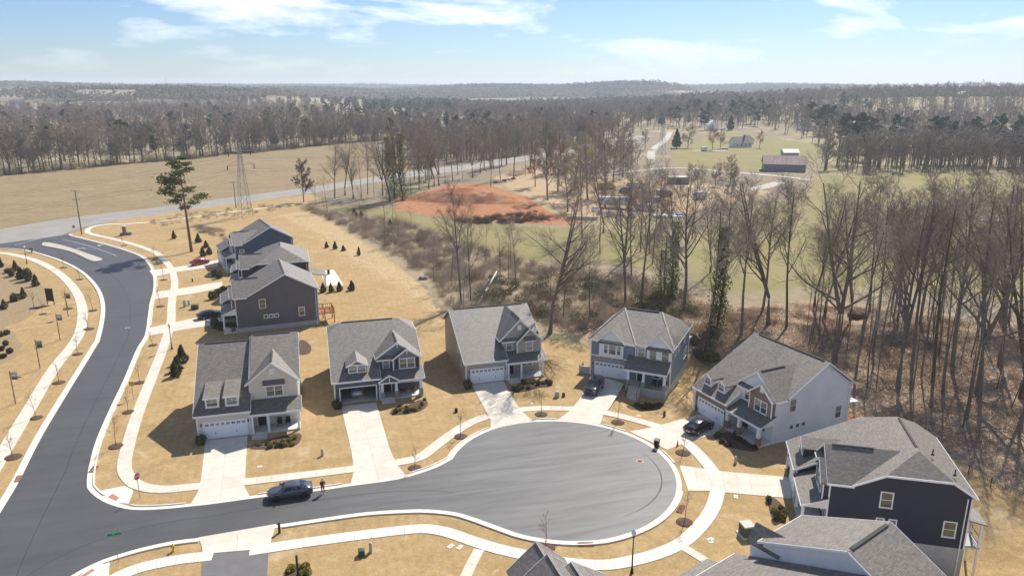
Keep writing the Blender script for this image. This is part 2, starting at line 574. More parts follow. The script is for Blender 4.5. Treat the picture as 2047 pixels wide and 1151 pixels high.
ZONES = {
    'lawn': (wp([(-700, 620), (-300, 560), (0, 494), (137, 468), (236, 440), (460, 408), (620, 388), (655, 402), (640, 425), (700, 455), (770, 510), (850, 575), (884, 640), (1000, 668), (1100, 680), (1185, 692),
                 (1368, 690), (1425, 735), (1400, 770), (1690, 800), (1850, 885), (1950, 940), (2047, 990), (2400, 1120), (2400, 1500), (-900, 1500)]), 1.4),
    'hay': (wp([(-700, 470), (-300, 505), (0, 459), (127, 437), (236, 424), (325, 414), (460, 395), (628, 373), (746, 355), (843, 340), (780, 300), (700, 286), (350, 318), (0, 351), (-500, 395)]), 3.0),
    'meadow': (wp([(1370, 500), (1385, 560), (1430, 585), (1600, 575), (1750, 575), (2047, 600), (2400, 640), (2400, 420), (2047, 352), (1900, 345), (1640, 352), (1600, 392), (1500, 425), (1420, 452)]), 5.0),
    'meadow2': (wp([(640, 408), (720, 412), (790, 420), (930, 447), (1150, 460), (1300, 472), (1370, 500), (1300, 545), (1180, 520), (1050, 520), (930, 490), (860, 455), (740, 428), (660, 420)]), 3.0),
    'farm': (wp([(1340, 300), (1345, 338), (1600, 345), (1660, 300), (1520, 268), (1440, 268)]), 5.0),
    'litter': (wp([(1090, 645), (1180, 600), (1380, 590), (1460, 612), (1600, 600), (2047, 640), (2600, 700), (2600, 1150), (2047, 985), (1960, 935), (1850, 878), (1690, 795), (1450, 720), (1368, 680), (1185, 685)]), 4.0),
    'brush': (wp([(600, 412), (700, 425), (820, 445), (940, 490), (1060, 520), (1330, 545), (1400, 600), (1200, 670), (1000, 660), (895, 630), (850, 570), (760, 505), (680, 455)]), 2.5),
    'red': (wp([(780, 420), (880, 372), (960, 366), (1010, 378), (1060, 400), (1100, 425), (1180, 445), (1120, 452), (1000, 445), (900, 436)]), 2.5),
    'gravel': (wp([(985, 352), (1060, 338), (1180, 350), (1500, 372), (1545, 384), (1480, 402), (1380, 428), (1150, 436), (1080, 405), (1020, 378)]), 3.5),
    'bed': (wp([(-200, 520), (0, 524), (35, 533), (72, 560), (104, 588), (94, 606), (45, 642), (0, 655), (-200, 700)]), 0.5),
    'bed2': (wp([(-200, 660), (0, 648), (28, 664), (44, 690), (30, 714), (0, 728), (-200, 800)]), 0.5),
    'straw': (wp([(640, 415), (700, 455), (770, 510), (850, 575), (890, 640), (870, 620), (780, 560), (700, 520), (640, 470), (560, 430)]), 7.0),
}
def zw(name):
    poly, soft = ZONES[name]
    sd = sd_poly(flat, poly)
    return (1 - sstep(-soft, soft, sd)).astype(np.float32)
W = {k: zw(k) for k in ZONES}
def put_attr(me, name, r, g, b, a):
    at_ = me.attributes.new(name, 'FLOAT_COLOR', 'POINT')
    at_.data.foreach_set('color', np.stack([r, g, b, a], 1).astype(np.float32).ravel())
put_attr(gme, 'zoneA', W['lawn'], W['hay'], np.maximum(np.maximum(W['meadow'], W['meadow2']), W['farm']), W['litter'])
put_attr(gme, 'zoneB', W['brush'], W['red'], W['gravel'], np.maximum(W['bed'], W['bed2']))
put_attr(gme, 'zoneC', W['straw'], W['straw'] * 0, W['straw'] * 0, W['straw'] * 0 + 1)

t = NT('ground_cover')
oc = t.coord('Object')
nf = t.noise(7.0, 4, 0.7, oc)
nm = t.noise(0.55, 5, 0.62, oc)
nl = t.noise(0.07, 4, 0.6, oc)
ns = t.noise(2.2, 4, 0.65, oc)
def two(a, b, f, lo=0.3, hi=0.7):
    return t.ramp(f, [(lo, a), (hi, b)])
zA = t.n('ShaderNodeVertexColor', layer_name='zoneA')
zB = t.n('ShaderNodeVertexColor', layer_name='zoneB')
zC = t.n('ShaderNodeVertexColor', layer_name='zoneC')
sA = t.n('ShaderNodeSeparateColor'); t.l(zA.outputs[0], sA.inputs[0])
sB = t.n('ShaderNodeSeparateColor'); t.l(zB.outputs[0], sB.inputs[0])
sC = t.n('ShaderNodeSeparateColor'); t.l(zC.outputs[0], sC.inputs[0])
def edge(w, amt=0.55):
    j = t.math('MULTIPLY', t.math('SUBTRACT', nm, 0.5), amt * 2)
    q = t.math('ADD', w, j)
    mr = t.n('ShaderNodeMapRange', interpolation_type='SMOOTHSTEP')
    mr.inputs['From Min'].default_value = 0.38
    mr.inputs['From Max'].default_value = 0.62
    t.l(q, mr.inputs['Value'])
    return mr.outputs[0]
# bare woodland floor under everything else
col = t.mix(t.ramp(nm, [(0.35, 0.0), (0.65, 1.0)]), (0.20, 0.16, 0.11), (0.30, 0.24, 0.165))
# dormant lawn
lawn = t.mix(t.ramp(nl, [(0.3, 0.0), (0.7, 1.0)]), (0.415, 0.284, 0.134), (0.48, 0.334, 0.166))
lawn = t.mix(t.ramp(nm, [(0.34, 0.0), (0.68, 0.75)]), lawn, (0.345, 0.23, 0.102))
lawn = t.mix(t.ramp(ns, [(0.52, 0.0), (0.72, 0.7)]), lawn, (0.50, 0.37, 0.20))
mw = t.n('ShaderNodeTexWave', wave_type='BANDS', bands_direction='X')
mwm = t.n('ShaderNodeMapping'); t.l(oc, mwm.inputs[0]); mwm.inputs['Rotation'].default_value = (0, 0, R(-16))
t.l(mwm.outputs[0], mw.inputs['Vector']); mw.inputs['Scale'].default_value = 0.32; mw.inputs['Distortion'].default_value = 1.2; mw.inputs['Detail'].default_value = 2
lawn = t.mix(1.0, lawn, t.ramp(mw.outputs['Fac'], [(0.2, 0.975), (0.8, 1.02)]), 'MULTIPLY')
npat = t.noise(0.21, 6, 0.7, oc, 0.8)
lawn = t.mix(t.ramp(npat, [(0.54, 0.0), (0.66, 0.75)]), lawn, (0.31, 0.235, 0.105))
lawn = t.mix(t.ramp(npat, [(0.32, 0.85), (0.44, 0.0)]), lawn, (0.51, 0.385, 0.235))
lawn = t.mix(1.0, lawn, t.ramp(nf, [(0.25, 0.72), (0.75, 1.22)]), 'MULTIPLY')
lawn = t.mix(1.0, lawn, t.ramp(t.noise(1.4, 5, 0.75, oc), [(0.25, 0.80), (0.75, 1.14)]), 'MULTIPLY')
hay = t.mix(t.ramp(nl, [(0.3, 0.0), (0.7, 1.0)]), (0.275, 0.208, 0.118), (0.335, 0.25, 0.145))
hay = t.mix(t.ramp(nm, [(0.4, 0.0), (0.7, 0.8)]), hay, (0.22, 0.17, 0.092))
hay = t.mix(1.0, hay, t.ramp(nf, [(0.25, 0.75), (0.75, 1.2)]), 'MULTIPLY')
hay = t.mix(1.0, hay, t.ramp(t.noise(0.16, 6, 0.75, oc, 0.5), [(0.3, 0.84), (0.7, 1.12)]), 'MULTIPLY')
mead = t.mix(t.ramp(nl, [(0.35, 0.0), (0.65, 1.0)]), (0.30, 0.24, 0.12), (0.225, 0.215, 0.08))
mead = t.mix(t.ramp(nm, [(0.4, 0.0), (0.7, 0.7)]), mead, (0.27, 0.23, 0.105))
mead = t.mix(1.0, mead, t.ramp(nf, [(0.25, 0.75), (0.75, 1.2)]), 'MULTIPLY')
lit = t.mix(t.ramp(ns, [(0.3, 0.0), (0.7, 1.0)]), (0.22, 0.15, 0.098), (0.45, 0.325, 0.22))
lit = t.mix(t.ramp(nm, [(0.45, 0.0), (0.75, 0.6)]), lit, (0.38, 0.30, 0.19))
lit = t.mix(1.0, lit, t.ramp(nf, [(0.3, 0.55), (0.7, 1.45)]), 'MULTIPLY')
bru = t.mix(t.ramp(ns, [(0.3, 0.0), (0.7, 1.0)]), (0.24, 0.19, 0.12), (0.41, 0.325, 0.21))
red = t.mix(t.ramp(nm, [(0.3, 0.0), (0.7, 1.0)]), (0.33, 0.125, 0.055), (0.43, 0.225, 0.12))
gra = t.mix(t.ramp(nm, [(0.3, 0.0), (0.7, 1.0)]), (0.47, 0.345, 0.21), (0.38, 0.265, 0.155))
bed = t.mix(t.ramp(ns, [(0.3, 0.0), (0.7, 1.0)]), (0.235, 0.165, 0.095), (0.38, 0.275, 0.16))
stw = t.mix(t.ramp(ns, [(0.3, 0.0), (0.7, 1.0)]), (0.38, 0.26, 0.125), (0.60, 0.48, 0.30))
nfar = t.noise(0.006, 4, 0.6, oc)
col = t.mix(t.ramp(nfar, [(0.5, 0.0), (0.58, 1.0)]), col, t.mix(t.ramp(nl, [(0.4, 0.0), (0.6, 1.0)]), (0.38, 0.30, 0.18), (0.28, 0.26, 0.13)))
col = t.mix(edge(sA.outputs[1]), col, hay)
col = t.mix(edge(sA.outputs[0], 0.25), col, lawn)
col = t.mix(t.math('MULTIPLY', edge(sC.outputs[0], 1.3), t.ramp(t.noise(0.8, 6, 0.75, oc, 1.5), [(0.38, 0.0), (0.6, 1.0)])), col, stw)
col = t.mix(edge(sB.outputs[0], 0.7), col, bru)
col = t.mix(edge(sA.outputs[2], 0.7), col, mead)
col = t.mix(edge(zA.outputs['Alpha'], 0.7), col, lit)
col = t.mix(edge(sB.outputs[2], 0.6), col, gra)
col = t.mix(edge(sB.outputs[1], 0.7), col, red)
col = t.mix(edge(zB.outputs['Alpha'], 0.25), col, bed)
t.color(col)
t.bump(t.math('ADD', nf, t.math('MULTIPLY', ns, 1.5)), 0.6, 0.05)
M['ground'] = t.set(0.95, 0.1)
gme.materials.append(M['ground'])
ground = link('ground', gme)
tag(ground, 'dormant golden lawns, hayfield, meadow and leaf litter of the open ground', None, None, 'structure')

# ------------------------------------------------------------------ roads
def crom(pts, step=0.8, closed=False):
    P = [Vector((p[0], p[1])) for p in pts]
    out = []
    n = len(P)
    rng = range(n if closed else n - 1)
    for i in rng:
        p0 = P[(i - 1) % n] if closed or i > 0 else P[i] * 2 - P[i + 1]
        p1, p2 = P[i], P[(i + 1) % n]
        p3 = P[(i + 2) % n] if closed or i + 2 < n else p2 * 2 - p1
        k = max(1, int((p2 - p1).length / step))
        for j in range(k):
            u = j / k
            out.append(0.5 * ((2 * p1) + (p2 - p0) * u + (2 * p0 - 5 * p1 + 4 * p2 - p3) * u * u + (3 * p1 - p0 - 3 * p2 + p3) * u ** 3))
    if not closed:
        out.append(P[-1])
    return out

def sheet(name, outline, z, mat, parent=None):
    pts = [Vector((p[0], p[1], 0)) for p in outline]
    tris = tessellate_polygon([pts])
    mb = MB()
    mb.mesh([(p.x, p.y, z) for p in pts], [tuple(x) for x in tris])
    me = bpy.data.meshes.new(name)
    me.from_pydata(mb.v, [], mb.f)
    me.materials.append(mat)
    me.update()
    for p in me.polygons:
        if p.normal.z < 0:
            p.flip()
    return link(name, me, parent)

def offset(line, d):
    out = []
    for i, p in enumerate(line):
        a = line[max(0, i - 1)]; b = line[min(len(line) - 1, i + 1)]
        e = (b - a).normalized()
        out.append(p + Vector((-e.y, e.x)) * d)
    return out

def inpoly(p, poly):
    c = False
    n = len(poly)
    j = n - 1
    for i in range(n):
        a, b = poly[i], poly[j]
        if (a[1] > p[1]) != (b[1] > p[1]) and p[0] < (b[0] - a[0]) * (p[1] - a[1]) / (b[1] - a[1]) + a[0]:
            c = not c
        j = i
    return c

# asphalt: dark on the through street, sun sheen painted in as pale grey in the turning circle, with streaks along the rolling direction
t = NT('street_asphalt')
oc = t.coord('Object')
mp0 = t.n('ShaderNodeMapping'); t.l(oc, mp0.inputs[0])
mp0.inputs['Rotation'].default_value = (0, 0, R(-15))
mp = t.n('ShaderNodeMapping'); t.l(mp0.outputs[0], mp.inputs[0])
mp.inputs['Scale'].default_value = (0.11, 1.05, 1.0)
st = t.noise(0.75, 6, 0.66, mp.outputs[0], 0.6)
big = t.noise(0.16, 4, 0.55, oc)
fine = t.noise(16.0, 3, 0.7, oc)
sx = t.n('ShaderNodeSeparateXYZ'); t.l(oc, sx.inputs[0])
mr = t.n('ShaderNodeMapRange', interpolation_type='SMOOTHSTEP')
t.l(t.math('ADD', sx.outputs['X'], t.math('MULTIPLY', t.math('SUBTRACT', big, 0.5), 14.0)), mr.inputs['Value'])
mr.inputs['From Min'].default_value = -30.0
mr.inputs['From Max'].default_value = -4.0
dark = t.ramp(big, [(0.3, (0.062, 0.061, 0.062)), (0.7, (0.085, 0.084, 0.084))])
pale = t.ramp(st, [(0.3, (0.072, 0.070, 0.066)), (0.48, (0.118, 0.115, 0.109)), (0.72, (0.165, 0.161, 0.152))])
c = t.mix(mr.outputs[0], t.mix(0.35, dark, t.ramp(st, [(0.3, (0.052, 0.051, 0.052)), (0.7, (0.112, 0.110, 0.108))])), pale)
vor = t.n('ShaderNodeTexVoronoi', feature='DISTANCE_TO_EDGE')
vor.inputs['Scale'].default_value = 0.085
vor.inputs['Randomness'].default_value = 0.9
t.l(t.mix(0.35, oc, t.n('ShaderNodeTexNoise').outputs['Color']), vor.inputs['Vector'])
c = t.mix(t.ramp(vor.outputs['Distance'], [(0.0, 0.12), (0.004, 0.0)]), c, (0.03, 0.03, 0.032))
c = t.mix(1.0, c, t.ramp(fine, [(0.2, 0.78), (0.8, 1.2)]), 'MULTIPLY')
t.color(c)
t.bump(fine, 0.25, 0.01)
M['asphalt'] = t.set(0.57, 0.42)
t = NT('county_road_asphalt')
oc = t.coord('Object')
t.color(t.mix(1.0, t.ramp(t.noise(0.12, 5, 0.6, oc), [(0.3, (0.25, 0.235, 0.21)), (0.7, (0.32, 0.30, 0.27))]), t.ramp(t.noise(9, 3, 0.6, oc), [(0.2, 0.8), (0.8, 1.2)]), 'MULTIPLY'))
M['road'] = t.set(0.85, 0.3)

def concrete(name, c, stain=0.2):
    t = NT(name)
    oc = t.coord('Object')
    gen = t.n('ShaderNodeObjectInfo')
    a = t.ramp(t.noise(0.9, 5, 0.6, oc), [(0.3, mul(c, 1 - stain * 0.55)), (0.7, mul(c, 1 + stain * 0.25))])
    a = t.mix(1.0, a, t.ramp(gen.outputs['Random'], [(0.0, 0.93), (1.0, 1.03)]), 'MULTIPLY')
    a = t.mix(t.ramp(t.noise(0.35, 5, 0.7, oc, 0.5), [(0.5, 0.0), (0.74, 0.35)]), a, mul(c, 0.74))
    a = t.mix(1.0, a, t.ramp(t.noise(14, 3, 0.7, oc), [(0.2, 0.9), (0.8, 1.1)]), 'MULTIPLY')
    t.color(a)
    return t.set(0.85, 0.2)
M['conc'] = concrete('pale_concrete', (0.655, 0.595, 0.495))
M['conc_w'] = concrete('white_new_concrete', (0.68, 0.645, 0.57), 0.15)
M['kerb'] = concrete('kerb_concrete', (0.74, 0.675, 0.565))
M['paint'] = plain('white_road_paint', (0.62, 0.62, 0.60), 0.7, 0.2, 2.0)
M['ypaint'] = plain('yellow_road_paint', (0.55, 0.40, 0.10), 0.7, 0.2, 2.0)
M['tactile'] = plain('red_tactile_paving', (0.42, 0.19, 0.16), 0.85, 0.2, 5)

EL = crom(wp([(-110, 1230), (-60, 1130), (0, 1026), (39, 960.6), (94, 854.8), (188, 700), (201, 675), (210, 628), (208, 598.6), (198, 575), (180, 554), (159.5, 538), (130, 523), (97.5, 511.5), (59, 501), (32.5, 497.6), (0, 496), (-70, 497)]))
ER = crom(wp([(137, 468.6), (142, 471.5), (159.5, 476), (207, 488), (251, 501), (278, 511.5), (291, 522), (301, 536.6), (306.6, 557), (305.8, 581), (299, 607.5), (295.4, 634), (289.5, 669.5), (272, 700), (247, 759), (219, 817.6),
              (192, 880), (178, 931), (173.6, 966.5), (178, 980), (196, 996), (219, 1007.6), (251, 1016.6), (282, 1019), (333, 1016.6), (384, 1011.5), (420, 1007.6), (493, 997.5), (538, 991.7), (627, 982), (702, 971), (770, 962), (808, 955), (839, 946), (873, 934), (905, 917)]))
BC, BR_ = Vector((5.1, 74.35)), 13.15
CUL = []
a0 = math.atan2(ER[-1].y - BC.y, ER[-1].x - BC.x)
p_end = at(1030, 1064)
a1 = math.atan2(p_end.y - BC.y, p_end.x - BC.x)
if a1 > a0: a1 -= 2 * math.pi
nst = 64
for k in range(1, nst):
    a = lerp(a0, a1, k / nst)
    rr = lerp((ER[-1] - BC).length, BR_, min(1, k / 9)) if k < 9 else (lerp(BR_, (Vector(p_end[:2]) - BC).length, (k - (nst - 9)) / 9) if k > nst - 9 else BR_)
    CUL.append(BC + Vector((math.cos(a), math.sin(a))) * rr)
ES = crom(wp([(1030, 1064), (993, 1050.5), (941, 1032), (907, 1023), (856, 1018), (805, 1018.7), (736, 1023), (668, 1031.7), (565, 1047), (462.6, 1062.4), (420, 1072), (353, 1080), (294, 1092), (251, 1103.6), (204, 1119), (165, 1137), (141, 1151), (100, 1180), (40, 1250)]))
iS = next(i for i, p in enumerate(ER) if p.y < at(176, 945).y and i > 40)
tag(sheet('entrance_street', [Vector(p) for p in EL] + ER[:iS + 1] + wp([(150, 1040), (60, 1240)]), 0.020, M['asphalt']), 'dark asphalt street curving up to the county road', None, None, 'structure')
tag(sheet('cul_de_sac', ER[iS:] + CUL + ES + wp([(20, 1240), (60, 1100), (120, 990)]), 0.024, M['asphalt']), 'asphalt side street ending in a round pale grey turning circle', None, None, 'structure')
RU = crom(wp([(-420, 530), (-150, 483), (0, 459), (127, 437.6), (236, 424), (325, 414), (460, 395.4), (628, 373), (746, 354.5), (843, 340), (913, 331), (993, 320), (1072, 309), (1160, 293), (1250, 276), (1302, 266), (1345, 259)]), 4)
RL = crom(wp([(1352, 263), (1310, 271), (1255, 283), (1165, 302), (1075, 317.5), (993, 330), (913, 342), (843, 351), (756, 363), (687, 374.6), (628, 385), (460, 408), (310, 428.7), (236, 440.6), (177, 452), (140, 464), (100, 478), (60, 488), (0, 494), (-150, 520), (-420, 580)]), 4)
tag(sheet('county_road', RU + RL, 0.012, M['road']), 'two lane county road running along the hayfield', None, None, 'structure')

# white edge lines, yellow centre line and turn arrows
def ribbon(mb, line, w0, w1, z):
    A = offset(line, w0); B = offset(line, w1)
    for i in range(len(line) - 1):
        mb.poly([(A[i].x, A[i].y, z), (A[i + 1].x, A[i + 1].y, z), (B[i + 1].x, B[i + 1].y, z), (B[i].x, B[i].y, z)][::-1 if w1 > w0 else 1][::-1])
def up_faces(o):
    for p in o.data.polygons:
        if p.normal.z < 0: p.flip()
    return o
mb = MB(); ribbon(mb, RU, -0.35, -0.55, 0.020); ribbon(mb, [p for p in RL if p.x > at(200, 450).x], -0.35, -0.55, 0.020)
tag(up_faces(mb.build('edge_line', M['paint'])), 'worn white edge lines of the county road', None, None, 'structure')
mid = offset(RU, -4.2)
mb = MB(); ribbon(mb, mid, 0.08, 0.2, 0.020); ribbon(mb, mid, -0.08, -0.2, 0.020)
tag(up_faces(mb.build('centre_line', M['ypaint'])), 'faded double yellow centre line of the county road', None, None, 'structure')
mb = MB()
lane = crom(wp([(123, 478), (172, 490), (222, 507), (232, 512)]))
ribbon(mb, lane, -0.06, 0.06, 0.030)
sl = crom(wp([(30, 490), (75, 478), (118, 466)]))
ribbon(mb, sl, -0.1, 0.1, 0.030)
def arrow(px, py, d, side):
    c = at(px, py); d = Vector(d).normalized(); n = Vector((-d.y, d.x)) * side
    P = lambda a, b: (c.x + d.x * a + n.x * b, c.y + d.y * a + n.y * b, 0.031)
    mb.poly([P(-1.6, -0.12), P(0.5, -0.12), P(0.5, 0.12), P(-1.6, 0.12)])
    mb.poly([P(0.3, -0.12), P(0.6, -0.12), P(0.6, 0.9), P(0.3, 0.9)])
    mb.poly([P(0.0, 0.9), P(0.9, 0.9), P(0.45, 1.6)])
dl = at(160, 488) - at(215, 505)
arrow(166, 496, dl[:2], 1); arrow(196, 491, dl[:2], -1)
c = at(212, 437)
mb.poly([(c.x - 2, c.y - .5, .031), (c.x + 2, c.y + .3, .031), (c.x + 2, c.y + .6, .031), (c.x - 2, c.y - .2, .031)])
tag(up_faces(mb.build('lane_marking', M['paint'])), 'white lane line and turn arrows at the street entrance', None, None, 'structure')

# ------------------------------------------------------------------ driveways and pavements
DRV = []
def wline(pts):
    return [Vector(p) for p in wp(pts)]
def along(line, s):
    L = [0]
    for a, b in zip(line, line[1:]): L.append(L[-1] + (b - a).length)
    s = s * L[-1]
    for i in range(len(line) - 1):
        if s <= L[i + 1] or i == len(line) - 2:
            return line[i].lerp(line[i + 1], (s - L[i]) / max(L[i + 1] - L[i], 1e-6))
def drive(left, right, cols, rows, z=0.045, mat='conc', label='', zoff=0.0):
    """a drive from garage to street; panels are separate slabs with open joints"""
    Lw, Rw = wline(left), wline(right)
    root = tag(thing('driveway', label, None), None, None, None, 'structure')
    DRV.append([tuple(p) for p in Lw] + [tuple(p) for p in reversed(Rw)])
    g = 0.008
    for i in range(rows):
        s0, s1 = i / rows, (i + 1) / rows
        a0_, a1_, b0, b1 = along(Lw, s0), along(Lw, s1), along(Rw, s0), along(Rw, s1)
        for j in range(cols):
            u0, u1 = j / cols + g / 5, (j + 1) / cols - g / 5
            q = [a0_.lerp(b0, u0), a0_.lerp(b0, u1), a1_.lerp(b1, u1), a1_.lerp(b1, u0)]
            v = (q[2] - q[1]).normalized() * g
            q = [q[0] + v, q[1] + v, q[2] - v, q[3] - v]
            mb = MB(); mb.slab([(p.x, p.y, z) for p in q], 0.1)
            mb.build('concrete_panel', M[mat], root)
    return root
drive([(410.5, 880.6), (402, 955), (396, 982), (381, 1008)], [(495, 871), (490, 955), (488, 970), (500, 993)], 2, 6, label='pale concrete drive of the cream house')
drive([(682, 813), (702, 900), (708, 940), (700, 969)], [(752, 804), (780, 900), (791, 925), (812, 951)], 2, 8, label='long pale concrete drive of the slate house with open garage')
drive([(943, 769.5), (973.7, 826.7), (981, 839), (981, 858)], [(1006.5, 761.7), (1037, 816), (1044.6, 823.7), (1066, 841)], 2, 5, label='pale concrete drive of the sage house')
drive([(1188, 750.5), (1157, 800), (1140, 820), (1116, 838.5)], [(1248, 766), (1216, 820.8), (1204, 831), (1200, 848)], 2, 5, label='concrete drive under the dark parked SUV')
drive([(1412, 824.5), (1316.4, 850.3), (1290, 857), (1258, 862)], [(1455, 846), (1425, 869), (1382, 880), (1334, 899)], 2, 6, label='wide concrete drive of the white house with brick front')
drive([(1588, 954.7), (1434, 941), (1405, 936), (1358, 930)], [(1581, 996), (1448, 984), (1420, 980.5), (1376, 981)], 2, 8, label='pale concrete drive of the navy house at right')
drive([(406, 1107), (404, 1098), (401, 1082), (396, 1074)], [(537, 1096), (541, 1085), (549, 1057), (552, 1047)], 2, 2, label='concrete drive apron at the bottom edge beside the side street')
M['drive_dark'] = concrete('grey_wet_drive', (0.165, 0.16, 0.155))
drive([(400, 1190), (402.7, 1122), (404, 1109), (405, 1108)], [(533, 1180), (531, 1105), (536, 1097.5), (537, 1097)], 1, 1, 0.042, 'drive_dark', 'dark grey drive at the bottom edge')
c4 = lambda L: [(x / 3.385, 380 + y / 3.385) for x, y in L]
drive(c4([(1520, 826), (1340, 860), (1135, 905), (1003, 934)]), c4([(1520, 902), (1320, 932), (1110, 967), (985, 990)]), 2, 6, label='drive holding the dark car at the graphite house')
drive(c4([(1505, 618), (1320, 650), (1160, 676), (1030, 692)]), c4([(1505, 660), (1320, 700), (1150, 722), (1030, 742)]), 2, 6, label='empty drive of the middle house in the row at left')
drive(c4([(1475, 474), (1290, 506), (1165, 526), (1010, 545)]), c4([(1475, 515), (1290, 541), (1185, 556), (1040, 588)]), 2, 6, label='drive holding the red car')

def path(name, px_pts, width, slab_len, label, z=0.055, mat='conc'):
    root = tag(thing(name, label, None), None, None, None, 'structure')
    line = crom(wp(px_pts), 0.3)
    L = [0]
    for a, b in zip(line, line[1:]): L.append(L[-1] + (b - a).length)
    n = max(1, round(L[-1] / slab_len))
    def pt(s):
        i = min(len(L) - 2, max(0, int(np.searchsorted(L, s)) - 1))
        a = line[max(0, i - 2)]; b = line[min(len(line) - 1, i + 3)]
        e = (b - a).normalized()
        return line[i].lerp(line[i + 1], (s - L[i]) / max(L[i + 1] - L[i], 1e-6)), Vector((-e.y, e.x))
    for k in range(n):
        s0, s1 = L[-1] * k / n + 0.012, L[-1] * (k + 1) / n - 0.012
        st_ = [pt(lerp(s0, s1, q)) for q in (0, 0.5, 1)]
        left = [p + nrm * width / 2 for p, nrm in st_]; right = [p - nrm * width / 2 for p, nrm in st_]
        mid_ = st_[1][0]
        if any(inpoly(st_[0][0], d) and inpoly(st_[2][0], d) for d in DRV):
            continue
        mb = MB(); mb.slab([(p.x, p.y, z) for p in left + right[::-1]], 0.1)
        mb.build('concrete_slab', M[mat], root)
    return root
c4b = lambda L: [(x / 2.552, 700 + y / 2.552) for x, y in L]
cst = lambda L: [(360 + x / 2.924, 900 + y / 2.924) for x, y in L]
path('pavement', c4([(2300, 60), (1900, 110), (1557, 150), (1300, 185), (1100, 210), (850, 230), (720, 233), (630, 248), (592, 272), (615, 297), (760, 330), (900, 367), (1030, 413), (1090, 452), (1140, 507), (1170, 562), (1182, 640), (1168, 720), (1160, 800), (1158, 880), (1130, 990), (1085, 1120)]) +
     c4b([(770, 150), (700, 330), (650, 500), (634, 590), (650, 640), (692, 682), (760, 703), (850, 709), (1020, 693)]) + cst([(200, 203), (380, 184), (700, 147), (1020, 108), (1140, 92), (1255, 74), (1400, 42)]) +
     [(862, 898), (905, 866), (940, 845), (976, 831)], 1.5, 1.6, 'pale concrete pavement on the house side of the streets')
path('pavement', [(1038, 819), (1081, 816), (1146, 817)], 1.4, 1.6, 'short curved pavement between the drives of the sage and steel blue houses')
path('pavement', [(1205, 824), (1250, 834), (1318, 853)], 1.4, 1.6, 'short pavement between the drives of the steel blue and brick front houses')
path('pavement', [(1352, 872), (1383, 894), (1417, 930.8), (1434, 958), (1434, 982), (1424, 1016), (1400, 1050.5), (1362.5, 1084.7), (1308, 1108.6), (1246, 1124), (1205, 1129), (1150, 1126.5), (1095, 1118), (1040.6, 1107), (992.7, 1096), (941.4, 1080), (907, 1067.6), (873, 1059), (832, 1057), (736, 1067.6), (633.6, 1081), (538, 1095), (470, 1105), (404.5, 1112.5), (352.7, 1119), (294, 1131), (251, 1145), (200, 1172)], 1.5, 1.6, 'pale concrete pavement round the near side of the turning circle', mat='conc_w')
path('pavement', [(-60, 502), (0, 505.6), (29.5, 510), (68, 520), (100, 535), (127, 554), (150.7, 581), (162.5, 607.5), (165, 634), (159.5, 663.6), (144.8, 690), (106, 739), (58.8, 817.6), (23.5, 876), (0, 915.5), (-40, 985)], 1.7, 1.7, 'pale concrete pavement on the far left side of the street')
path('front_walk', [(1367, 1094), (1400, 1114), (1450, 1144)], 0.95, 1.2, 'narrow concrete walk to the corner house at bottom right', 0.05)
path('front_walk', [(958, 1098), (940, 1132), (928, 1160)], 1.0, 1.2, 'narrow concrete walk at the bottom edge below the turning circle', 0.05)
# ramp of the street corner with its tactile strip
root = tag(thing('corner_ramp', 'concrete corner ramp with faded red strip', None), None, None, None, 'structure')
crr = lambda L, z: [(*at(200 + x / 10.46, 920 + y / 10.46)[:2], z) for x, y in L]
MB().slab(crr([(0, 640), (500, 535), (700, 640), (595, 905), (330, 890), (60, 780)], 0.050), 0.1).build('concrete_panel', M['conc_w'], root)
MB().slab(crr([(265, 700), (530, 540), (690, 620), (400, 780)], 0.056), 0.05).build('ramp_panel', M['kerb'], root)
MB().slab(crr([(160, 770), (265, 700), (400, 790), (330, 850)], 0.060), 0.05).build('tactile_panel', M['tactile'], root)
root = tag(thing('corner_ramp', 'concrete corner ramp at bottom left with red strip', None), None, None, None, 'structure')
crr = lambda L, z: [(*at(x / 2.552, 700 + y / 2.552)[:2], z) for x, y in L]
MB().slab(crr([(400, 1160), (440, 1120), (520, 1085), (560, 1075), (555, 1150), (540, 1175)], 0.050), 0.1).build('concrete_panel', M['conc_w'], root)
MB().slab(crr([(415, 1150), (470, 1115), (485, 1122), (430, 1158)], 0.058), 0.05).build('tactile_panel', M['tactile'], root)

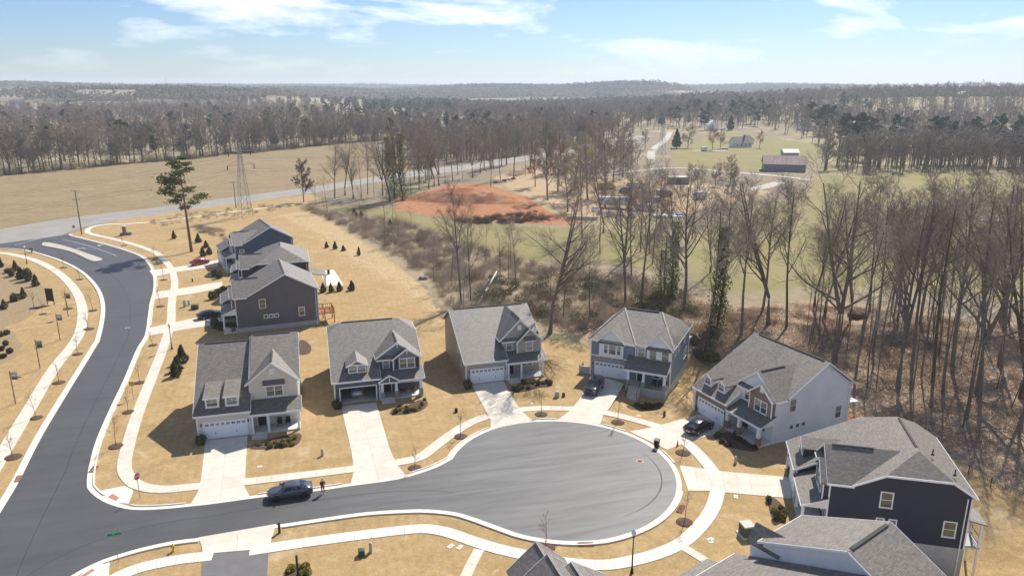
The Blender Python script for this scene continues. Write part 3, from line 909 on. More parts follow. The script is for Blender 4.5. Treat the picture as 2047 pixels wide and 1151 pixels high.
# gutters and raised kerbs
def kerb(name, line, side, label, kerb_on=True, gw=0.55, skip=()):
    """pale gutter strip beside the asphalt and a kerb that stops at the drives"""
    root = tag(thing(name, label, None), None, None, None, 'structure')
    mb = MB(); ribbon(mb, line, 0.0, side * gw, 0.032)
    up_faces(mb.build('gutter', M['kerb'], root))
    if kerb_on:
        A, B = offset(line, side * gw), offset(line, side * (gw + 0.2))
        runs, cur = [], []
        for i in range(len(line)):
            m_ = (A[i] + B[i]) / 2
            probe = m_ + (B[i] - A[i]).normalized() * 0.5
            if any(inpoly(m_, d) or inpoly(probe, d) for d in DRV) or any((m_ - s[0]).length < s[1] for s in skip):
                if len(cur) > 1: runs.append(cur)
                cur = []
            else:
                cur.append(i)
        if len(cur) > 1: runs.append(cur)
        for run in runs:
            mb = MB()
            for a, b in zip(run, run[1:]):
                pa, pb, qa, qb = A[a], A[b], B[a], B[b]
                mid_a, mid_b = pa.lerp(qa, 0.25), pb.lerp(qb, 0.25)
                for (u, v, zu, zv) in ((( pa, pb), (mid_a, mid_b), 0.03, 0.14), ((mid_a, mid_b), (qa, qb), 0.14, 0.14), ((qa, qb), (qa, qb), 0.14, -0.03)):
                    mb.poly([(u[0].x, u[0].y, zu), (u[1].x, u[1].y, zu), (v[1].x, v[1].y, zv), (v[0].x, v[0].y, zv)])
            for e in (run[0], run[-1]):
                mb.poly([(A[e].x, A[e].y, -0.03), (A[e].x, A[e].y, 0.03), (*A[e].lerp(B[e], 0.25), 0.14), (B[e].x, B[e].y, 0.14), (B[e].x, B[e].y, -0.03)])
            mb.build('kerb_stone', M['kerb'], root)
    return root
rampskip = [(Vector(at(228, 1003)[:2]), 1.7), (Vector(at(165, 1135)[:2]), 1.5)]
kerb('kerb', EL, 1, 'pale concrete kerb along the left side of the entrance street')
kerb('kerb', ER + CUL[:4], 1, 'pale concrete kerb from the county road to the turning circle', skip=rampskip)
kerb('kerb', CUL[3:] + ES, 1, 'pale concrete kerb round the turning circle and near side of the side street', skip=rampskip)
# median island
M['conc_i'] = concrete('weathered_concrete', (0.50, 0.46, 0.39), 0.3)
isl = crom(wp(c4([(285, 365), (300, 356), (345, 360), (450, 385), (600, 435), (680, 463), (690, 474), (655, 484), (610, 478), (480, 420), (350, 390), (290, 378)])), 0.5, closed=True)
mb = MB(); mb.slab([(p.x, p.y, 0.17) for p in isl], 0.2)
tag(mb.build('traffic_island', M['conc_i']), 'long white concrete island splitting the street entrance', None, None, 'structure')
# storm drains in the gutter
M['rust'] = plain('rusty_iron', (0.21, 0.085, 0.055), 0.85, 0.3, 6)
def drain(px, py, ang, label):
    c = at(px, py)
    o = thing('storm_drain', label, 'drain', (c.x, c.y, 0.03), ang, 'storm drains in the gutters')
    mb = MB(); mb.box(-0.75, 0.75, -0.32, -0.27, 0, 0.04); mb.box(-0.75, 0.75, 0.27, 0.32, 0, 0.04); mb.box(-0.75, -0.7, -0.27, 0.27, 0, 0.04); mb.box(0.7, 0.75, -0.27, 0.27, 0, 0.04); mb.box(-0.02, 0.02, -0.27, 0.27, 0, 0.035)
    mb.build('drain_frame', M['rust'], o)
    for k in range(7):
        mb = MB(); y = -0.24 + k * 0.08
        mb.box(-0.7, -0.02, y - 0.025, y + 0.025, 0.003, 0.03); mb.box(0.02, 0.7, y - 0.025, y + 0.025, 0.003, 0.03); mb.build('grate_bar', M['rust'], o)
drain(1171, 1088, R(1), 'rusty storm drain at the bottom of the turning circle')
drain(1361, 1017, R(62), 'rusty storm drain at lower right of the turning circle')
drain(187, 938, R(100), 'rusty storm drain beside the corner ramp')
drain(37, 957, R(112), 'rusty storm drain in the left kerb of the entrance street')

# tyre marks and a manhole in the turning circle
M['tyre_mark'] = plain('dark_tyre_marks', (0.105, 0.103, 0.098), 0.8, 0.25, 1.5)
for k, (r_, a0_, a1_, dx) in enumerate(((10.2, -62, 30, 1.4),)):
    arc = [Vector((BC.x + dx + r_ * math.cos(R(lerp(a0_, a1_, q / 40))), BC.y + r_ * 0.97 * math.sin(R(lerp(a0_, a1_, q / 40))))) for q in range(41)]
    mb = MB()
    for i in range(40):
        w_ = 0.06 * math.sin(math.pi * (i + .5) / 40) + 0.02
        A, B = offset(arc[i:i + 2], w_), offset(arc[i:i + 2], -w_)
        mb.poly([(*A[0], .029 + k * .001), (*B[0], .029 + k * .001), (*B[1], .029 + k * .001), (*A[1], .029 + k * .001)])
    tag(up_faces(mb.build('tyre_mark', M['tyre_mark'])), 'curved dark tyre mark on the turning circle', None, None, 'structure')
for (px, py, lab) in ((1279, 922, 'round iron manhole cover in the turning circle'), (255, 655, 'round iron manhole cover in the entrance street')):
    c = at(px, py); o = thing('manhole_cover', lab, 'manhole cover', (c.x, c.y, .03))
    MB().lathe([(.42, 0), (.42, .012), (.38, .014)], 0, 0, 20).build('ring', M['kerb'], o); MB().lathe([(.34, .014), (.34, .02)], 0, 0, 20).build('lid', M['rust'], o)

M['seam'] = plain('paving_seam', (0.045, 0.044, 0.044), 0.8, 0.2, 1.0)
for nm, ln, lab in (('paving_seam', offset(EL, -4.3), 'dark paving seam down the middle of the entrance street'), ('paving_seam', offset(ES, -3.6)[8:], 'dark paving seam along the side street')):
    mb = MB(); ribbon(mb, ln, -0.03, 0.03, 0.0275)
    tag(up_faces(mb.build(nm, M['seam'])), lab, None, None, 'structure')
# ------------------------------------------------------------------ house kit
_wc = {}
def window_meshes(w, h, cols, rows, pairs, glass):
    k = (w, h, cols, rows, pairs, glass)
    if k in _wc:
        return _wc[k]
    fr, gl, mu = MB(), MB(), MB()
    b = 0.11
    fr.box(-w / 2 - b, w / 2 + b, -0.05, 0.0, -h / 2 - b, -h / 2); fr.box(-w / 2 - b, w / 2 + b, -0.05, 0.0, h / 2, h / 2 + b)
    fr.box(-w / 2 - b, -w / 2, -0.05, 0.0, -h / 2, h / 2); fr.box(w / 2, w / 2 + b, -0.05, 0.0, -h / 2, h / 2)
    fr.box(-w / 2 - b - 0.04, w / 2 + b + 0.04, -0.09, -0.05, -h / 2 - b, -h / 2 - b + 0.06)
    pw = w / pairs
    for q in range(pairs):
        x0 = -w / 2 + q * pw; x1 = x0 + pw
        if q: fr.box(x0 - 0.06, x0 + 0.06, -0.05, 0.0, -h / 2, h / 2)
        e0 = 0.06 if q else 0.0; e1 = 0.06 if q < pairs - 1 else 0.0
        gl.poly([(x0 + e0, -0.012, -h / 2), (x1 - e1, -0.012, -h / 2), (x1 - e1, -0.012, 0.0), (x0 + e0, -0.012, 0.0)], 0)
        gl.poly([(x0 + e0, -0.016, 0.0), (x1 - e1, -0.016, 0.0), (x1 - e1, -0.016, h / 2), (x0 + e0, -0.016, h / 2)], 1)
        if rows > 1:
            mu.box(x0 + e0, x1 - e1, -0.04, -0.02, -0.03, 0.03)
        for c in range(1, cols):
            xc = x0 + pw * c / cols
            mu.box(xc - 0.014, xc + 0.014, -0.034, -0.018, 0.03, h / 2)
        if cols > 1:
            mu.box(x0 + e0, x1 - e1, -0.032, -0.019, h / 4 - 0.012, h / 4 + 0.012)
    gm = M[glass]
    _wc[k] = (fr.data('window', M['trim']), gl.data('pane', [gm, M['glass_b'] if glass == 'glass' else gm]), mu.data('grille', M['muntin']) if mu.v else None)
    return _wc[k]
ROT = {'front': 0.0, 'right': math.pi / 2, 'back': math.pi, 'left': -math.pi / 2}
def win(parent, x, y, z, w, h, face='front', cols=1, rows=2, pairs=1, glass='glass'):
    a, b, c = window_meshes(w, h, cols, rows, pairs, glass)
    o = link('window', a, parent, (x, y, z), ROT[face])
    link('pane', b, o)
    if c: link('grille', c, o)
    return o

_gd = {}
def garage_door(parent, x, y, w=4.88, h=2.13, z0=0.05):
    if w not in _gd:
        fr = MB(); fr.box(-w / 2 - 0.14, -w / 2, -0.05, 0, 0, h + 0.14); fr.box(w / 2, w / 2 + 0.14, -0.05, 0, 0, h + 0.14); fr.box(-w / 2, w / 2, -0.05, 0, h, h + 0.14)
        fr.box(-w / 2, w / 2, -0.004, 0, 0, h)
        pn = MB(); ph = h / 4
        pn.box(-w / 2 + 0.01, w / 2 - 0.01, -0.022, -0.006, 0.008, ph - 0.008)
        for k in range(8):
            xc = -w / 2 + w * (k + 0.5) / 8
            pn.box(xc - w / 16 + 0.06, xc + w / 16 - 0.06, -0.030, -0.022, 0.07, ph - 0.07)
        tp = MB(); tp.box(-w / 2 + 0.01, w / 2 - 0.01, -0.022, -0.006, 0.008, ph - 0.008)
        pa = MB(); pa.box(-0.2, 0.2, -0.028, -0.022, -0.14, 0.14)
        gr = MB(); gr.box(-0.014, 0.014, -0.036, -0.028, -0.14, 0.14); gr.box(-0.2, 0.2, -0.034, -0.029, -0.014, 0.014)
        hd = MB(); hd.box(-0.03, 0.03, -0.05, -0.022, -0.13, 0.13)
        _gd[w] = (fr.data('garage_door', M['trim']), pn.data('door_panel', M['white_door']), tp.data('door_panel', M['white_door']), pa.data('pane', M['glass']), gr.data('grille', M['muntin']), hd.data('handle', M['black']))
    fr, pn, tp, pa, gr, hd = _gd[w]
    o = link('garage_door', fr, parent, (x, y, z0))
    ph = h / 4
    for k in range(4):
        link('door_panel', tp if k == 3 else pn, o, (0, 0, k * ph))
    for k in range(8):
        xc = -w / 2 + w * (k + 0.5) / 8
        link('pane', pa, o, (xc, 0, 3.5 * ph)); link('grille', gr, o, (xc, 0, 3.5 * ph))
    for sx_ in (-1, 1):
        link('handle', hd, o, (sx_ * w / 4, 0, 1.35 * ph))
    return o

def column(parent, x, y, z0, z1, base=None, w=0.26, bw=0.55, bh=0.9):
    o = None
    if base:
        mb = MB(); mb.tbox(0, 0, bw, bw, bw * 0.92, bw * 0.92, 0, bh); mb.box(-bw / 2 - .02, bw / 2 + .02, -bw / 2 - .02, bw / 2 + .02, bh, bh + .06)
        mb2 = MB(); mb2.tbox(0, 0, w * 1.35, w * 1.35, w, w, bh + .06, z1 - z0 - 0.1)
        mb2.box(-w * .75, w * .75, -w * .75, w * .75, z1 - z0 - 0.1, z1 - z0)
        o = mb2.build('column', M['trim'], parent); o.location = (x, y, z0)
        mb.build('column_base', M[base], o)
    else:
        mb = MB(); mb.box(-w / 2, w / 2, -w / 2, w / 2, 0, z1 - z0 - 0.0)
        mb.box(-w * .7, w * .7, -w * .7, w * .7, 0, 0.12)
        o = mb.build('column', M['trim'], parent); o.location = (x, y, z0)
    return o

def front_door(parent, x, y, z0, w=1.0, h=2.1, mat='door_dark', side=True):
    fr = MB(); b = 0.12
    fr.box(-w / 2 - b, -w / 2, -0.06, 0, 0, h + b); fr.box(w / 2, w / 2 + b, -0.06, 0, 0, h + b); fr.box(-w / 2, w / 2, -0.06, 0, h, h + b)
    o = fr.build('front_door', M['trim'], parent); o.location = (x, y, z0)
    lf = MB(); lf.box(-w / 2, w / 2, -0.03, -0.005, 0, h)
    for (zz0, zz1) in ((0.15, 0.85), (1.0, 1.9)):
        for sx_ in (-1, 1):
            lf.box(sx_ * w * .23 - w * .17, sx_ * w * .23 + w * .17, -0.036, -0.03, zz0, zz1)
    lf.build('door_leaf', M[mat], o)
    MB().box(w / 2 - 0.13, w / 2 - 0.08, -0.09, -0.03, 0.95, 1.1).build('handle', M['alloy'], o)

def wall_lamp(parent, x, y, z):
    mb = MB(); mb.box(-0.06, 0.06, -0.16, -0.04, -0.14, 0.12); mb.box(-0.04, 0.04, -0.04, 0, -0.05, 0.05); mb.tbox(0, -0.1, 0.16, 0.16, 0.03, 0.03, 0.12, 0.2)
    o = mb.build('wall_lamp', M['dark'], parent); o.location = (x, y, z)

def downspout(parent, x, y, z0, z1, out=(0, -1)):
    mb = MB(); mb.box(x - .045, x + .045, y - .045, y + .045, z0, z1); mb.box(x - .045 + out[0] * .1, x + .045 + out[0] * .1, y - .05 + out[1] * .12, y + .05 + out[1] * .12, z0, z0 + .12)
    mb.build('downspout', M['trim'], parent)

def plan_house(p):
    """two storey house: garage under a long front slope at left, cross gable and porch at right.
    local x runs along the front, y into the plot, z up"""
    o = thing(p['name'], p['label'], 'house', (p['o'][0], p['o'][1], p.get('z0', 0.0)), R(p['th']))
    front, side = M[p['front']], M[p['side']]
    sh = M[p.get('sh', 'shingle')]
    Wd, xs, yu = 12.0, p.get('xs', 6.1), p.get('yu', 2.1)
    ze, s, yr, D, zb = p.get('ze', 3.35), p['s'], p.get('yr', 10.0), p.get('D', 14.8), p.get('zb', 5.65)
    zr = ze + s * (yr + .35)
    ov, th = 0.35, 0.16
    sb = (zr - zb) / (D + ov - yr)
    ry0, rz0, rs = p.get('rplane', (-.35, ze, s))          # front slope over the right half
    zr2 = rz0 + rs * (yr - ry0)
    sb2 = (zr2 - zb) / (D + ov - yr)
    ev = p.get('ev', 5.45)                                   # upper eave at right
    y5 = ry0 + (ev - rz0) / rs
    if y5 < yu + .25:
        y5 = yu + .25; ev = rz0 + rs * (y5 - ry0)
    fz = p.get('floor', 0.2)
    low = -p.get('found', 0.25) - 0.0
    jl, jr = p.get('jl', 0.0), p.get('jr', 0.0)
    sj = p.get('sj', 0.55)
    x1 = xs + 0.2
    roof, ridge = MB(), MB()
    step2 = abs(zr2 - zr) > 0.05
    # left half
    if jl:
        zc = zr - jl * sj; a = (zr - zc) / s; b = (zr - zc) / sb
        roof.slab([(-ov, -ov, ze), (x1, -ov, ze), (x1, yr, zr), (-ov + jl, yr, zr), (-ov, yr - a, zc)], th)
        roof.slab([(-ov, D + ov, zb), (-ov, yr + b, zc), (-ov + jl, yr, zr), (x1, yr, zr), (x1, D + ov, zb)], th)
        roof.slab([(-ov, yr - a, zc), (-ov + jl, yr, zr), (-ov, yr + b, zc)], th)
        profl = [(0, low), (0, ze - .1), (yr - a, zc - .22), (yr + b, zc - .22), (D, zb - .1), (D, low)]
    else:
        roof.slab([(-ov, -ov, ze), (x1, -ov, ze), (x1, yr, zr), (-ov, yr, zr)], th)
        roof.slab([(-ov, D + ov, zb), (-ov, yr, zr), (x1, yr, zr), (x1, D + ov, zb)], th)
        profl = [(0, low), (0, ze - .1), (yr, zr - .2), (D, zb - .1), (D, low)]
    # right half
    xr = Wd + ov
    if jr:
        zc2 = zr2 - jr * sj; a2 = (zr2 - zc2) / rs; b2 = (zr2 - zc2) / sb2
        roof.slab([(x1, y5, ev), (xr, y5, ev), (xr, yr - a2, zc2), (xr - jr, yr, zr2), (x1, yr, zr2)], th)
        roof.slab([(x1, D + ov, zb), (x1, yr, zr2), (xr - jr, yr, zr2), (xr, yr + b2, zc2), (xr, D + ov, zb)], th)
        roof.slab([(xr, yr - a2, zc2), (xr, yr + b2, zc2), (xr - jr, yr, zr2)], th)
        profr = [(yu, low), (yu, ev - .12), (y5, ev - .12), (yr - a2, zc2 - .22), (yr + b2, zc2 - .22), (D, zb - .1), (D, low)]
    else:
        roof.slab([(x1, y5, ev), (xr, y5, ev), (xr, yr, zr2), (x1, yr, zr2)], th)
        roof.slab([(x1, D + ov, zb), (x1, yr, zr2), (xr, yr, zr2), (xr, D + ov, zb)], th)
        profr = [(yu, low), (yu, ev - .12), (y5, ev - .12), (yr, zr2 - .2), (D, zb - .1), (D, low)]
    ro = roof.build('roof', sh, o)
    lx0, lx1 = (-ov + jl if jl else -ov + .5), x1 - .4
    ridge.box(lx0 + .3, lx1 if step2 else xr - jr - .8, yr - .12, yr + .12, zr - .07, zr + .035)
    if step2: ridge.box(x1 + .3, xr - 1.0, yr - .12, yr + .12, zr2 - .07, zr2 + .035)
    ridge.build('ridge_vent', M['ridge_vent'], ro)
    # walls
    wl_ = MB()
    if p.get('open_garage'):
        wl_.prism([(6.3, low), (6.3, ze + s * 6.65 - .14)] + profl[2:], 0, xs, 'x')
        pl_ = [(0, low), (0, ze - .1), (6.3, ze + s * 6.65 - .14), (6.3, low)]
        wl_.prism(pl_, 0.0, 0.2, 'x'); wl_.prism(pl_, xs - .2, xs, 'x')
        wl_.box(0.2, 0.75, 0, 0.2, low, ze - .15); wl_.box(5.55, xs - .2, 0, 0.2, low, ze - .15); wl_.box(0.75, 5.55, 0, 0.2, 2.2, ze - .15)
        wl_.box(0.2, xs - .2, 0.2, 6.3, 2.75, 2.85)
        MB().box(0.2, xs - .2, 0.05, 6.3, 0.0, 0.05).build('garage_floor', M['conc'], o)
    else:
        wl_.prism(profl, 0, xs, 'x')
    wl_.prism(profr, xs, Wd, 'x')
    w_ob = wl_.build('wall', [side, front], o)
    for pg in w_ob.data.polygons:
        if pg.normal.y < -0.9:
            pg.material_index = 1
    if p.get('found', 0.25) > 0.4:                             # exposed foundation
        MB().box(-0.02, Wd + 0.02, yu - 0.02, D + 0.02, low, 0.02).build('foundation', M['found'], o)
        MB().box(-0.02, xs, -0.02, yu - 0.02, low, 0.0).build('foundation', M['found'], o)
    if p.get('front2'):                                       # other cladding on the garage face
        if p.get('open_garage'):
            pass
        else:
            MB().box(-0.03, xs + 0.03, -0.03, 0.0, low, ze - .2).build('facade_cladding', M[p['front2']], o)
    yf = -0.03 if p.get('front2') and not p.get('open_garage') else 0.0
    # fascia boards
    fa = MB()
    fa.box(-ov - .02, x1 + .02, -ov - .04, -ov - .003, ze - .24, ze + .0)
    fa.bar((x1 + .02, -ov, ze - .1), (x1 + .02, yu + .3, ze + s * (yu + .65) - .1), .04, .2)
    def rake(x, jj, zc_, a_, y_0, z_0, zr_, b_, sb_):
        if jj:
            fa.bar((x, y_0, z_0 - .09), (x, yr - a_, zc_ - .09), .04, .2); fa.bar((x, yr - a_, zc_ - .09), (x, yr + b_, zc_ - .09), .04, .2); fa.bar((x, yr + b_, zc_ - .09), (x, D + ov, zb - .09), .04, .2)
        else:
            fa.bar((x, y_0, z_0 - .09), (x, yr, zr_ - .09), .04, .2); fa.bar((x, yr, zr_ - .09), (x, D + ov, zb - .09), .04, .2)
    rake(-ov - .02, jl, zr - jl * sj, (jl * sj) / s, -ov, ze, zr, jl * sj / sb, sb)
    rake(Wd + ov + .02, jr, zr2 - jr * sj, (jr * sj) / rs, y5, ev, zr2, jr * sj / sb2, sb2)
    fa.box(-ov, Wd + ov, D + ov + .003, D + ov + .04, zb - .24, zb)
    fa.build('fascia', M['trim'], o)
    # corner boards
    cbs = []
    class _CB:
        def box(s_, *a): cbs.append(a)
    cb = _CB()
    cb.box(-.035, .12, -.05, .1, 0, ze - .2); cb.box(xs - .12, xs + .03, -.05, .1, 0, ze - .2)
    cb.box(Wd - .12, Wd + .03, yu - .04, yu + .1, 0.2, ev - .12); cb.box(Wd - .1, Wd + .03, D - .1, D + .03, 0, zb - .2)
    cb.box(-.03, .1, D - .1, D + .03, 0, zb - .2)
    for a_ in cbs: MB().box(*a_).build('corner_board', M['trim'], o)
    # cross gable over the upper right front
    xg, zp = p['xg'], p['zp']
    x0g, x1g = p.get('x0g', xs - .35), Wd + ov
    k = p['k']
    yend = min(yr + .2, ry0 + (zp - rz0) / rs + .3)
    yg0 = yu - .32
    cr = MB()
    zl, zrg = zp - k * (xg - x0g), zp - k * (x1g - xg)
    yv = lambda z: max(yg0 + .05, ry0 + (z - rz0) / rs + .25)    # valley: where the gable planes die into the main slope
    cr.slab([(x0g, yg0, zl), (xg, yg0, zp), (xg, yend, zp), (x0g, yv(zl) + .3, zl)], th)
    cr.slab([(xg, yg0, zp), (x1g, yg0, zrg), (x1g, yv(zrg) + .1, zrg), (xg, yend, zp)], th)
    co = cr.build('cross_roof', sh, o)
    MB().box(xg - .1, xg + .1, yg0 + .7, min(yend - .7, yg0 + 4.5), zp - .08, zp + .05).build('ridge_vent', M['ridge_vent'], co)
    gm = M[p.get('gable_front', p['front'])]
    zx = lambda x: zp - k * abs(x - xg) - .14
    gw = MB(); gw.prism([(xs, ev - .3), (xs, max(zx(xs), ev - .28)), (xg, zx(xg)), (Wd, max(zx(Wd), ev - .28)), (Wd, ev - .3)], yu - .004, yu + .3, 'y')
    gw.build('gable_wall', gm, o)
    rk = MB()
    rk.bar((x0g, yg0 - .02, zl - .08), (xg, yg0 - .02, zp - .08), .04, .2)
    rk.bar((xg, yg0 - .02, zp - .08), (x1g, yg0 - .02, zrg - .08), .04, .2)
    rk.box(x0g - .03, x0g, yg0, yv(zl), zl - .2, zl)
    rk.box(x1g, x1g + .03, yg0, yv(zrg) + .1, zrg - .2, zrg)
    if p.get('nest'):
        xb0, yb, zb0 = p.get('xb0', 8.2), yu - p.get('bay', .6), p.get('zb0', 2.9)
        xe = xb0 - .25
        xb = (xe + x1g) / 2
        zpb = zp - k * (xb - xg)
        zeb = zpb - k * (xb - xe)
        br_ = MB()
        ybf = yb - .3
        br_.slab([(xe, ybf, zeb), (xb, ybf, zpb), (xb, yu + .1, zpb), (xe, yu + .1, zeb)], th)
        br_.slab([(xb, ybf, zpb), (x1g, ybf, zrg), (x1g, yg0 - .001, zrg), (xb, yg0 - .001, zpb)], th)
        br_.build('bay_roof', sh, o)
        bw_ = MB()
        zq = lambda x: zpb - k * abs(x - xb) - .15
        bw_.prism([(xb0, zb0), (xb0, zq(xb0)), (xb, zq(xb)), (Wd - .02, zq(Wd - .02)), (Wd - .02, zb0)], yb, yu + .05, 'y')
        bw_.build('bay_wall', M[p.get('bay_front', p['front'])], o)
        rk.bar((xe, ybf - .02, zeb - .08), (xb, ybf - .02, zpb - .08), .04, .2)
        rk.bar((xb, ybf - .02, zpb - .08), (x1g, ybf - .02, zrg - .08), .04, .2)
        rk.box(xb0 - .06, xb0 + .1, yb - .03, yb + .08, zb0, zq(xb0)); rk.box(Wd - .12, Wd + .02, yb - .03, yb + .08, zb0, zq(Wd))
        if p.get('brace'):
            for (xx, yy, zz) in ((xg, yg0 - .05, zp), (xb, ybf - .05, zpb)):
                rk.box(xx - .06, xx + .06, yy - .02, yy + .03, zz - .75, zz - .12)
        # small pent roof under the big gable
        pn = MB(); pn.slab([(xs - .25, yu - .5, ev - .12), (xb0 - .05, yu - .5, ev - .12), (xb0 - .05, yu, ev + .32), (xs - .25, yu, ev + .32)], .1)
        pn.build('pent_roof', sh, o)
        rk.box(xs - .25, xb0 - .05, yu - .54, yu - .5, ev - .3, ev - .1)
        yw = yb
    else:
        yw = yu
    rk.build('rake_trim', M['trim'], o)
    for (x, z, w, h, pr, gl) in p.get('up_win', []):
        yy = yb if (p.get('nest') and x > p.get('xb0', 8.2)) else yu - .004
        win(o, x, yy, z, w, h, 'front', 1, 2, pr, gl)
    if p.get('gable_vent'):
        x, z = p['gable_vent']
        yv = yb if p.get('nest') and x > 9.3 else yu - .004
        mb = MB(); mb.box(x - .3, x + .3, yv - .05, yv, z - .38, z + .38)
        for q in range(6): mb.box(x - .24, x + .24, yv - .07, yv - .05, z - .32 + q * .11, z - .27 + q * .11)
        mb.build('gable_vent', M['trim'], o)
    if p.get('awning'):
        x, z, w = p['awning']
        aw = MB(); aw.slab([(x - w / 2, yw - .75, z), (x + w / 2, yw - .75, z), (x + w / 2, yw, z + .5), (x - w / 2, yw, z + .5)], .08)
        a_ = aw.build('window_awning', sh, o)
        br2 = MB()
        for sx_ in (-1, 1):
            br2.bar((x + sx_ * w * .42, yw - .6, z - .08), (x + sx_ * w * .42, yw - .02, z - .5), .06, .06); br2.bar((x + sx_ * w * .42, yw - .65, z - .06), (x + sx_ * w * .42, yw, z - .06), .06, .06)
        br2.box(x - w / 2, x + w / 2, yw - .78, yw - .752, z - .1, z + .02)
        br2.build('bracket', M['trim'], a_)
    if p.get('shutters'):
        x, z, w, h = p['shutters']
        for sx_ in (-1, 1):
            MB().box(x + sx_ * (w / 2 + .36) - .2, x + sx_ * (w / 2 + .36) + .2, yw - .05, yw, z - h / 2 - .05, z + h / 2 + .05).build('shutter', M['door_dark'], o)
    # porch
    pz = p.get('pz', 2.78)
    ps = p.get('ps', .40)
    py0 = p.get('py0', -ov)
    pr_ = MB(); pr_.slab([(x1 - .1, py0, pz), (Wd + ov, py0, pz), (Wd + ov, yu, pz + ps * (yu - py0)), (x1 - .1, yu, pz + ps * (yu - py0))], .14)
    po = pr_.build('porch_roof', sh, o)
    pf = MB(); pf.box(x1 - .1, Wd + ov, py0 - .04, py0 - .002, pz - .2, pz); pf.box(xs + .03, Wd, py0 + .18, py0 + .38, pz - .42, pz - .13)
    pf.prism([(py0 + .2, pz - .3), (yu, pz - .3), (yu, pz + ps * (yu - py0) - .15), (py0 + .2, pz - .05)], Wd - .12, Wd, 'x')
    pf.bar((Wd + ov + .02, py0, pz - .08), (Wd + ov + .02, yu, pz + ps * (yu - py0) - .08), .04, .18)
    pf.build('porch_beam', M['trim'], o)
    MB().box(xs, Wd, py0 + .15, yu, low, fz).build('porch_floor', M['conc_w'], o)
    for xc in p.get('cols', (xs + .28, 8.3, 11.8)):
        column(o, xc, py0 + .3, fz, pz - .42, p.get('colbase'), p.get('colw', .26))
    if p.get('porch_gable'):
        x, w, zt = p['porch_gable']
        g = MB(); g.slab([(x - w / 2, py0 - .3, pz + .0), (x, py0 - .3, zt), (x, yu - .3, zt), (x - w / 2, yu - .3, pz)], .12); g.slab([(x, py0 - .3, zt), (x + w / 2, py0 - .3, pz), (x + w / 2, yu - .3, pz), (x, yu - .3, zt)], .12)
        g.build('porch_gable_roof', sh, o)
        g2 = MB(); g2.prism([(x - w / 2 + .3, pz - .2), (x, zt - .22), (x + w / 2 - .3, pz - .2)], py0 - .15, py0 + .1, 'y'); g2.build('porch_gable_wall', M[p['side']], o)
        g3 = MB(); g3.bar((x - w / 2, py0 - .32, pz - .08), (x, py0 - .32, zt - .08), .04, .2); g3.bar((x, py0 - .32, zt - .08), (x + w / 2, py0 - .32, pz - .08), .04, .2); g3.box(x - w / 2 + .25, x + w / 2 - .25, py0 - .2, py0 - .151, pz - .35, pz - .16); g3.box(x - .05, x + .05, py0 - .25, py0 - .16, pz - .16, zt - .15)
        g3.build('porch_gable_trim', M['trim'], o)
    front_door(o, p.get('door_x', 7.35), yu, fz)
    for (x, z, w, h, pr) in p.get('low_win', [(9.4, 1.75, .8, 1.2, 1), (11.0, 1.75, .8, 1.2, 1)]):
        win(o, x, yu, z, w, h, 'front', 1, 2, pr)
    if not p.get('open_garage'):
        garage_door(o, 3.2, yf)
    else:
        mb = MB(); mb.box(.60, .75, -.05, 0, 0, 2.35); mb.box(5.55, 5.70, -.05, 0, 0, 2.35); mb.box(.75, 5.55, -.05, 0, 2.2, 2.35)
        mb.build('garage_frame', M['trim'], o)
    wall_lamp(o, .42, yf, 2.0); wall_lamp(o, 5.9, yf, 2.0)
    downspout(o, -.05, -.1, .05, ze - .2); downspout(o, Wd + .06, D - .4, low + .3, zb - .2, (1, 0))
    # side windows
    for (y, z, w, h, gl) in p.get('right_win', []):
        win(o, Wd, y, z, w, h, 'right', 1, 1 if h < .8 else 2, 1, gl)
    for (y, z, w, h, gl) in p.get('left_win', []):
        win(o, 0.0, y, z, w, h, 'left', 1, 1 if h < .8 else 2, 1, gl)
    # dormers on the garage slope
    for dm in p.get('dormers', []):
        xa, xb_, yd, kind = dm[:4]
        zf = ze + s * (yd + ov)
        hd = dm[4]
        dw = MB()
        ym = yd + (hd) / s + 1.0
        dmat = M[p.get('dormer_front', p['front'])]
        if kind == 'shed':
            rs_ = .16
            dw.prism([(yd, zf - .3), (yd, zf + hd), (yd + (hd) / (s - rs_) * .96, zf + hd + rs_ * hd / (s - rs_) * .96), (yd + hd / (s - rs_) * .96, zf + .8)], xa, xb_, 'x')
            d_ = dw.build('dormer', M['trim'], o)
            yt = yd + hd / (s - rs_) + .5
            r_ = MB(); r_.slab([(xa - .18, yd - .28, zf + hd + .14 - rs_ * .28), (xb_ + .18, yd - .28, zf + hd + .14 - rs_ * .28), (xb_ + .18, yt, zf + hd + .14 + rs_ * (yt - yd)), (xa - .18, yt, zf + hd + .14 + rs_ * (yt - yd))], .13)
            r_.build('dormer_roof', sh, d_)
            MB().box(xa - .19, xb_ + .19, yd - .31, yd - .285, zf + hd - .1, zf + hd + .09).build('dormer_fascia', M['trim'], d_)
        else:
            xm = (xa + xb_) / 2; kk = dm[5]
            zt = zf + hd + kk * (xb_ - xm)
            ye = yd + (zt - zf) / s
            dw.prism([(xa, zf - .3), (xa, zf + hd), (xm, zt - .1), (xb_, zf + hd), (xb_, zf - .3)], yd, yd + hd / s, 'y')
            d_ = dw.build('dormer', dmat, o)
            r_ = MB(); e_ = .2
            r_.slab([(xa - e_, yd - .25, zf + hd - kk * e_), (xm, yd - .25, zt), (xm, ye + .3, zt), (xa - e_, ye + .3, zf + hd - kk * e_)], .12)
            r_.slab([(xm, yd - .25, zt), (xb_ + e_, yd - .25, zf + hd - kk * e_), (xb_ + e_, ye + .3, zf + hd - kk * e_), (xm, ye + .3, zt)], .12)
            r_.build('dormer_roof', sh, d_)
